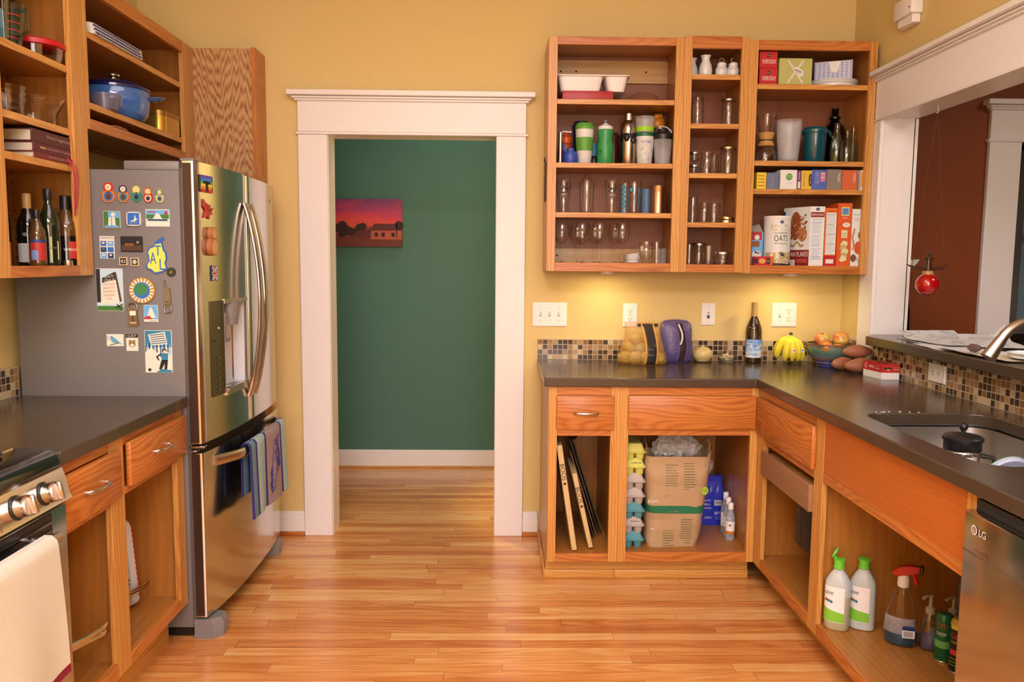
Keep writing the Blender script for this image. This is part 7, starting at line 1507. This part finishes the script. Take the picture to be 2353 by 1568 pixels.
# ------------------------------------------------------------------ lower cabinets by the stove
m = MB(); en = colr('white_enamel', 226, 206, 196, .95, .25, coat=.4); RT = Matrix.Translation((-1.362, -1.285, .1805)) @ Matrix.Rotation(.16, 4, 'X')
pr_ = [[(x, y, z) for x, z in rrect(-.11 - g, .11 + g, .008 - g, .335 + g, .03, 5)] for y, g in ((0, -.008), (.004, -.004), (.026, .002))]
m.loft(pr_, en, True, False, M=RT).loft([[(x * .985, y + .0015, z * .99 + .002) for x, y, z in r] for r in pr_], en, True, False, M=RT, flip=True)
rim_ = [(x, .0265, z) for x, z in rrect(-.112, .112, .006, .337, .03, 6)]
for i, p in enumerate(rim_):
    q_ = rim_[(i + 1) % len(rim_)]; d = V(q_) - V(p); n = max(1, int(d.length / .02))
    for j in range(n): a, b = V(p) + d * ((j + .2) / n), V(p) + d * ((j + .7) / n); m.tube([RT @ a, RT @ b], .0032, red, 6)
random.seed(21)
for k in range(26): a = RT @ V((random.uniform(.0, .108), .0265, 0)); x, z = random.uniform(.02, .10), random.uniform(.02, .13); m.ball(tuple(RT @ V((x, -.0005, z))), (.004, .0015, .004), navym, 6, 4)
single(m, 'enamel_tray', 'white enamel tray with a red dashed rim standing on edge in the open bay', 'tray')
m = MB(); m.tube([(-1.238, -1.42, .288), (-1.236, -1.318, .273), (-1.232, -1.262, .262), (-1.228, -1.236, .268)], .0042, chrome, 8).tube([(-1.238, -1.42, .278), (-1.236, -1.318, .263), (-1.232, -1.262, .252), (-1.228, -1.236, .268)], .0042, chrome, 8); single(m, 'wire_hook', 'small chrome wire hook in front of the enamel tray', 'hook')
m = MB(); m.tube([(-1.150, -1.955, .372), (-1.150, -1.82, .342), (-1.152, -1.715, .322), (-1.154, -1.690, .324)], .009, chrome, 10, flat=(.6, 1.0)).tube([(-1.150, -1.955, .362), (-1.152, -1.80, .326), (-1.155, -1.712, .300), (-1.157, -1.692, .303)], .009, chrome, 10, flat=(.6, 1.0)); single(m, 'tongs', 'chrome kitchen tongs sticking across the open bay beside the stove', 'tongs')

# ------------------------------------------------------------------ dishwasher, faucet, sink contents
t = thing('dishwasher', 'stainless dishwasher at the end of the sink counter', 'dishwasher', (1.4, -2.48, 0))
m = MB(); m.box(1.128, 1.70, -2.775, -2.177, .09, .862, mat('dw_body', (.03, .03, .03), .6)).box(1.19, 1.70, -2.775, -2.177, 0, .10, MATS['dw_body']); wb(m, 'body', t)
m = MB(); m.box(1.100, 1.127, -2.775, -2.178, .115, .838, stain, .004); q = Pl((1.0998, -2.218, .800), (0, -1, 0)); lw_ = colr('logo_pale', 236, 214, 196)
m.disc(q, 0, 0, .0115, lw_, .0008, 22).disc(q, 0, 0, .0085, colr('logo_maroon', 150, 110, 96), .0011, 20).line(q, [(0, .004), (0, -.003), (.004, -.003)], .002, lw_, .0014).txt(q, 'LG', .031, 0, .026, .017, lw_, .0008).txt(q, 'Direct Drive', .028, -.045, .045, .007, colr('faint_print', 120, 80, 60), .0008); DW = wb(m, 'door', t)
m = MB(); m.box(1.0985, 1.1005, -2.775, -2.178, .742, .7445, mat('seam_dark', (.10, .08, .06), .5)); wb(m, 'panel_seam', DW)
t = thing('faucet', 'brushed nickel gooseneck faucet over the sink', 'faucet', (1.638, -1.72, ZT))
m = MB(); m.lathe([(.027, 0), (.028, .004), (.024, .03), (.017, .04)], nickel, (0, 0, 0), 24); m.build('base', t)
m = MB(); pts = [(0, 0, .035), (0, 0, .20)] + [(-.100 + .100 * math.cos(a), 0, .225 + .105 * math.sin(a)) for a in [PI * k / 18 for k in range(0, 16)]]
m.tube(pts, .0145, nickel, 16); m.build('spout', t)
e = V(pts[-1]); d = (V(pts[-1]) - V(pts[-2])).normalized(); m = MB(); m.tube([e - d * .002, e + d * .010, e + d * .034, e + d * .062], [.0155, .0165, .0185, .0215], nickel, 18); m.build('spray_head', t)
m = MB(); m.tube([(0, -.02, .045), (0, -.05, .06), (.005, -.095, .085)], .006, nickel, 10); m.build('lever', t)
t = thing('coffee_press', 'glass coffee press with a black lid standing in the sink', 'coffee press', (1.372, -1.70, .6865))
m = MB(); m.shell([(.044, 0), (.047, .004), (.048, .195), (.050, .205)], clear, .002, seg=32); m.build('glass', t)
m = MB(); m.lathe([(.049, .178), (.0505, .180), (.0505, .207), (.055, .208), (.055, .216), (.048, .222), (.020, .226), (.006, .228), (.006, .238)], black_pl, seg=32); m.ball((0, 0, .247), .0125, black_pl, 16, 10); m.build('lid', t)
m = MB(); m.lathe([(.0488, .0), (.050, .004), (.050, .012)], chrome, seg=28); 
for a in (0, 2.1, 4.2): m.tube([(.0505 * math.cos(a), .0505 * math.sin(a), z) for z in (.005, .17)], .003, chrome, 6)
m.lathe([(.0495, .165), (.0505, .167), (.0505, .175), (.0495, .177)], chrome, seg=28, cap0=False, cap1=False); m.build('frame', t)
m = MB(); m.tube([(.046, -.02, .165), (.075, -.035, .16), (.082, -.038, .10), (.070, -.032, .05), (.048, -.02, .045)], .008, black_pl, 10); m.build('handle', t)
m = MB(); rr_ = lambda g, z: [(x, y, z) for x, y in rrect(1.24 + g, 1.455 - g, -2.05 + g, -1.845 - g, .02, 4)]
m.loft([rr_(.012, .688), rr_(0, .886), rr_(-.004, .890), rr_(.002, .891), rr_(.014, .692)], clear, True, True); single(m, 'clear_tub', 'clear square plastic tub holding plates in the sink', 'tub')
def tplate(c, r, body, rim, l, rx, rz):
    t = thing('plate', l, 'plate', c, rz, 'plates in the sink', rx=rx); m = MB(); m.shell([(r * .6, 0), (r * .66, .003), (r * .98, .012), (r, .014)], body, .003, seg=36); m.build('dish', t)
    m = MB(); m.lathe([(r * .86, .0135), (r * .93, .0150), (r * 1.005, .0160), (r * 1.01, .0145)], rim, seg=36, cap0=False, cap1=False); m.build('rim', t)
tplate((1.350, -1.945, .838), .070, colr('plate_grey_violet', 190, 176, 180, .95), colr('plate_mint', 190, 224, 150, .95), 'grey plate with a mint rim standing in the tub', -1.15, .1)
m = MB(); m.box(1.395, 1.420, -1.945, -1.935, .760, .912, white_pl, .003, Matrix.Translation((1.4, -1.94, .8)) @ Matrix.Rotation(.5, 4, 'Y') @ Matrix.Translation((-1.4, 1.94, -.8))); single(m, 'dish_brush', 'flat white brush handle leaning beside the mint rimmed plate', 'brush')
m = MB(); m.box(1.262, 1.300, -1.93, -1.90, .693, .868, white_pl, .012); single(m, 'sponge', 'white sponge standing beside the mint rimmed plate', 'sponge')
random.seed(31); m = MB()
for k in range(9): x, y = 1.38 + random.uniform(-.12, .10), -1.386 + random.uniform(-.004, .012); m.ball((x, y, ZT + .001), (.004, .003, .0015), cream, 6, 4)
o = single(m, 'crumbs', 'pale crumbs on the counter behind the sink', 'crumbs'); o['kind'] = 'stuff'

# ------------------------------------------------------------------ on the bar
ZR = 1.0856
npaper = NT('newsprint'); c_ = npaper.coord(); nz = npaper.noise(npaper.mapping(c_, (30, 160, 10)), 1, 2); n2 = npaper.noise(npaper.mapping(c_, (9, 12, 4)), 1, 2)
npaper.set(npaper.b.inputs['Base Color'], npaper.ramp(npaper.math('ADD', npaper.math('MULTIPLY', nz, .5), npaper.math('MULTIPLY', n2, .5)), [(.36, px(150, 136, 124, .95)), (.46, px(226, 200, 178, .95)), (.8, px(240, 214, 190, .95))])); npaper.b.inputs['Roughness'].default_value = .8; npaper = npaper.m
wpaper = colr('white_paper', 244, 216, 192, .95, .8)
def paper(x0, x1, y0, y1, z, rot, l, mt, curl=.03, side='x', bow=.0, name='newspaper', seed=0, corner=0.0):
    c = V(((x0 + x1) / 2, (y0 + y1) / 2, 0)); R = Matrix.Translation((c.x, c.y, ZR + z)) @ Matrix.Rotation(rot, 4, 'Z'); w2, d2 = (x1 - x0) / 2, (y1 - y0) / 2
    def f(u, v):
        x, y = -w2 + 2 * w2 * u, -d2 + 2 * d2 * v; e = max(0, (v - .72) / .28) if side == 'y' else max(0, (.22 - u) / .22)
        zz = curl * e ** 1.6 + bow * math.sin(PI * u) * math.sin(PI * v) + .0012 + .0025 * abs(noise.noise(V((x * 12 + seed, y * 12, 0)))) + corner * max(0, u + v - 1.6) ** 2 * 6
        return tuple(R @ V((x, y, zz)))
    m = MB(); m.sheet(f, 16, 16, mt, .0009); return single(m, name, l, 'paper', 'papers on the bar')
paper(1.72, 2.02, -.98, -.56, .000, -.10, 'flat newspaper sheet at the bottom of the pile', npaper, .0, 'x', .004, seed=1)
paper(1.73, 1.99, -.93, -.60, .0075, .10, 'grey newspaper with a curled edge nearest the pass-through jamb', npaper, .030, 'y', .012, seed=2)
paper(1.86, 2.04, -1.06, -.74, .0125, -.25, 'crumpled newspaper page with a raised corner', npaper, .022, 'y', .020, seed=3, corner=.05)
paper(1.672, 1.80, -1.03, -.80, .000, -.12, 'small white envelope stack at the bar edge', wpaper, .0, 'x', .002, 'envelope', seed=4)
paper(1.680, 1.86, -1.20, -.985, .003, .05, 'white letter lying over the envelope stack', wpaper, .004, 'x', .003, 'letter', seed=5)
paper(1.672, 1.80, -1.40, -1.13, .0035, .03, 'buff flyer under the faucet end', colr('buff_paper', 236, 196, 150, .95, .8), .003, 'x', .003, 'flyer', seed=6)
paper(1.85, 2.04, -1.50, -1.16, .0, .2, 'green printed leaflet behind the small plate', colr('green_leaflet', 130, 168, 100, .95, .7), .004, 'x', .006, 'leaflet', seed=7)
m = MB(); m.shell([(.040, 0), (.044, .003), (.075, .014), (.080, .020)], cer, .003, seg=36); m.box(-.04, .03, -.02, .02, .010, .013, colr('red_scrap', 214, 120, 90), .001); put(m, 'plate', 'small white plate on the bar beside the green leaflet', 'plate', (1.790, -1.375, ZR + .010))
m = MB(); m.ball((1.700, -1.19, ZR + .026), (.020, .026, .014), colr('plum_bag', 110, 74, 66), 16, 10, .3, 8); single(m, 'tea_bag_wrapper', 'crumpled plum coloured wrapper on the papers', 'wrapper')

# ------------------------------------------------------------------ hanging feeder
t = thing('hanging_feeder', 'red glass ball hanging under a curved wooden bar in the pass-through', 'feeder', (1.80, -.67, 1.276))
m = MB(); m.ball((0, 0, .048), .046, mat('red_glass', (.42, .004, .006), .06, coat=.7, mott=0), 28, 18); m.build('ball', t)
m = MB(); m.lathe([(.022, .088), (.023, .092), (.021, .100), (.018, .104)], colr('copper_ring', 196, 130, 70, .9, .3), seg=22); m.lathe([(.016, .102), (.012, .135), (.012, .150), (.02, .153), (.020, .156), (.006, .160), (.006, .172), (.009, .176), (.006, .184), (.001, .186)], mat('dark_brown_glass', (.05, .025, .015), .15, mott=0), seg=20); m.build('neck', t)
m = MB(); m.tube([(-.092, 0, .130), (-.06, 0, .118), (0, 0, .112), (.06, 0, .118), (.092, 0, .130)], [.003, .012, .014, .012, .003], mat('mahogany', (.07, .018, .008), .4), 10, flat=(.9, .5)); m.build('bar', t)
m = MB()
for s in (-1, 1): m.tube([(s * .070, 0, .120), (s * .002, 0, .742)], .0011, colr('brown_string', 110, 50, 30), 5)
m.build('string', t)
m = MB(); m.tube([(0, 0, .7795), (0, 0, .765), (.004, 0, .757), (.0, 0, .748), (-.005, 0, .752)], .0018, print_white, 6); m.build('hook', t)

# ------------------------------------------------------------------ beyond the pass-through
t = thing('sideboard', 'dark wooden sideboard in the dining room behind the jamb', 'sideboard', (2.12, -.16, 0)); dw = wood('dark_sideboard', 0, (.06, .03, .015, 1), (.025, .012, .006, 1))
m = MB(); m.box(-.22, .30, -.17, .22, .12, 1.0, dw, .004); m.build('body', t); m = MB(); m.box(-.23, .32, -.19, .24, 1.0, 1.03, dw, .004); m.build('top', t)
for x in (-.19, .27):
    for y in (-.14, .19): MB().box(x - .02, x + .02, y - .02, y + .02, 0, .12, dw).build('leg', t)
m = MB(); m.box(.03, .05, -.178, -.17, .18, .96, dw); m.build('door', t)
t = thing('vase', 'dark glass vase with a pale dried flower beside the jamb', 'vase', (2.000, -.10, 1.0302)); m = MB(); m.shell([(.03, 0), (.034, .006), (.03, .15), (.02, .22), (.024, .26)], glass('smoke_glass', (.25, .2, .16), .5), .003); m.build('glass', t)
m = MB(); m.tube([(0, 0, .02), (.01, 0, .3), (.03, 0, .37)], .003, colr('dry_stem', 120, 90, 50), 6); m.build('stem', t)
m = MB()
for k in range(7): a = -1.0 + k * .34; m.tube([(.03, 0, .36), (.03 + .02 * math.sin(a), .004 * (k % 2), .385), (.034 + .034 * math.sin(a), 0, .40)], [.004, .008, .003], colr('pale_petal', 226, 200, 170, .95), 7)
m.build('flower', t)
m = MB(); m.shell([(.05, 0), (.06, .004), (.085, .028), (.087, .034)], glass('smoke_glass'), .003); put(m, 'glass_dish', 'dark glass dish on the sideboard', 'dish', (2.055, -.23, 1.0302))
m = MB(); m.box(2.75, 3.9, 1.10, 1.49, .0, .98, dw, .004); 
t = thing('counter_unit', 'dark granite topped unit in the far room beyond the white doorway', 'cabinet', (3.3, 1.25, 0)); m = MB(); m.box(-.55, .7, -.2, .23, 0, .93, dw, .004); m.build('body', t); m = MB(); m.box(-.57, .72, -.22, .23, .93, .97, mat('dark_granite', (.05, .035, .02), .2, mott=.4)); m.build('top', t)
# wall lamp bracket high on the pass-through wall
t = thing('wall_light', 'white bracket of a wall lamp above the pass-through', 'wall lamp', (XR - .001, -.56, 2.40))
m = MB(); m.box(-.050, 0, -.075, .075, .035, .110, white_pl, .004).box(-.036, 0, -.06, .06, .0, .036, white_pl, .003); m.build('bracket', t)
m = MB(); m.disc(Pl((-.0505, -.06, .06), (0, -1, 0)), 0, 0, .004, dark_hole); m.tube([(-.03, -.02, .110), (-.03, -.03, .125), (-.045, -.06, .12), (-.05, -.07, .10)], .002, steel_lid, 6); m.build('clip', t)
m = MB(); m.tube([(-.03, .05, .125), (-.03, -.55, .125)], .016, glass('lamp_tube_glass', (.95, .93, .9), .8), 14); m.tube([(-.012, -.04, .118), (-.012, -.60, .118)], .010, white_pl, 10); m.build('tube', t)
sc = bpy.context.scene
sc.view_settings.view_transform = 'Standard'; sc.view_settings.look = 'None'; sc.view_settings.gamma = 1.0
sc.view_settings.use_curve_mapping = False; sc.view_settings.exposure = -0.02
sc.cycles.use_denoising = True
sc.cycles.max_bounces = 7; sc.cycles.transparent_max_bounces = 18; sc.cycles.diffuse_bounces = 3; sc.cycles.glossy_bounces = 4
sc.cycles.use_adaptive_sampling = True; sc.cycles.adaptive_threshold = .08
sc.cycles.caustics_reflective = False; sc.cycles.caustics_refractive = False
sc.cycles.sample_clamp_indirect = 4.0
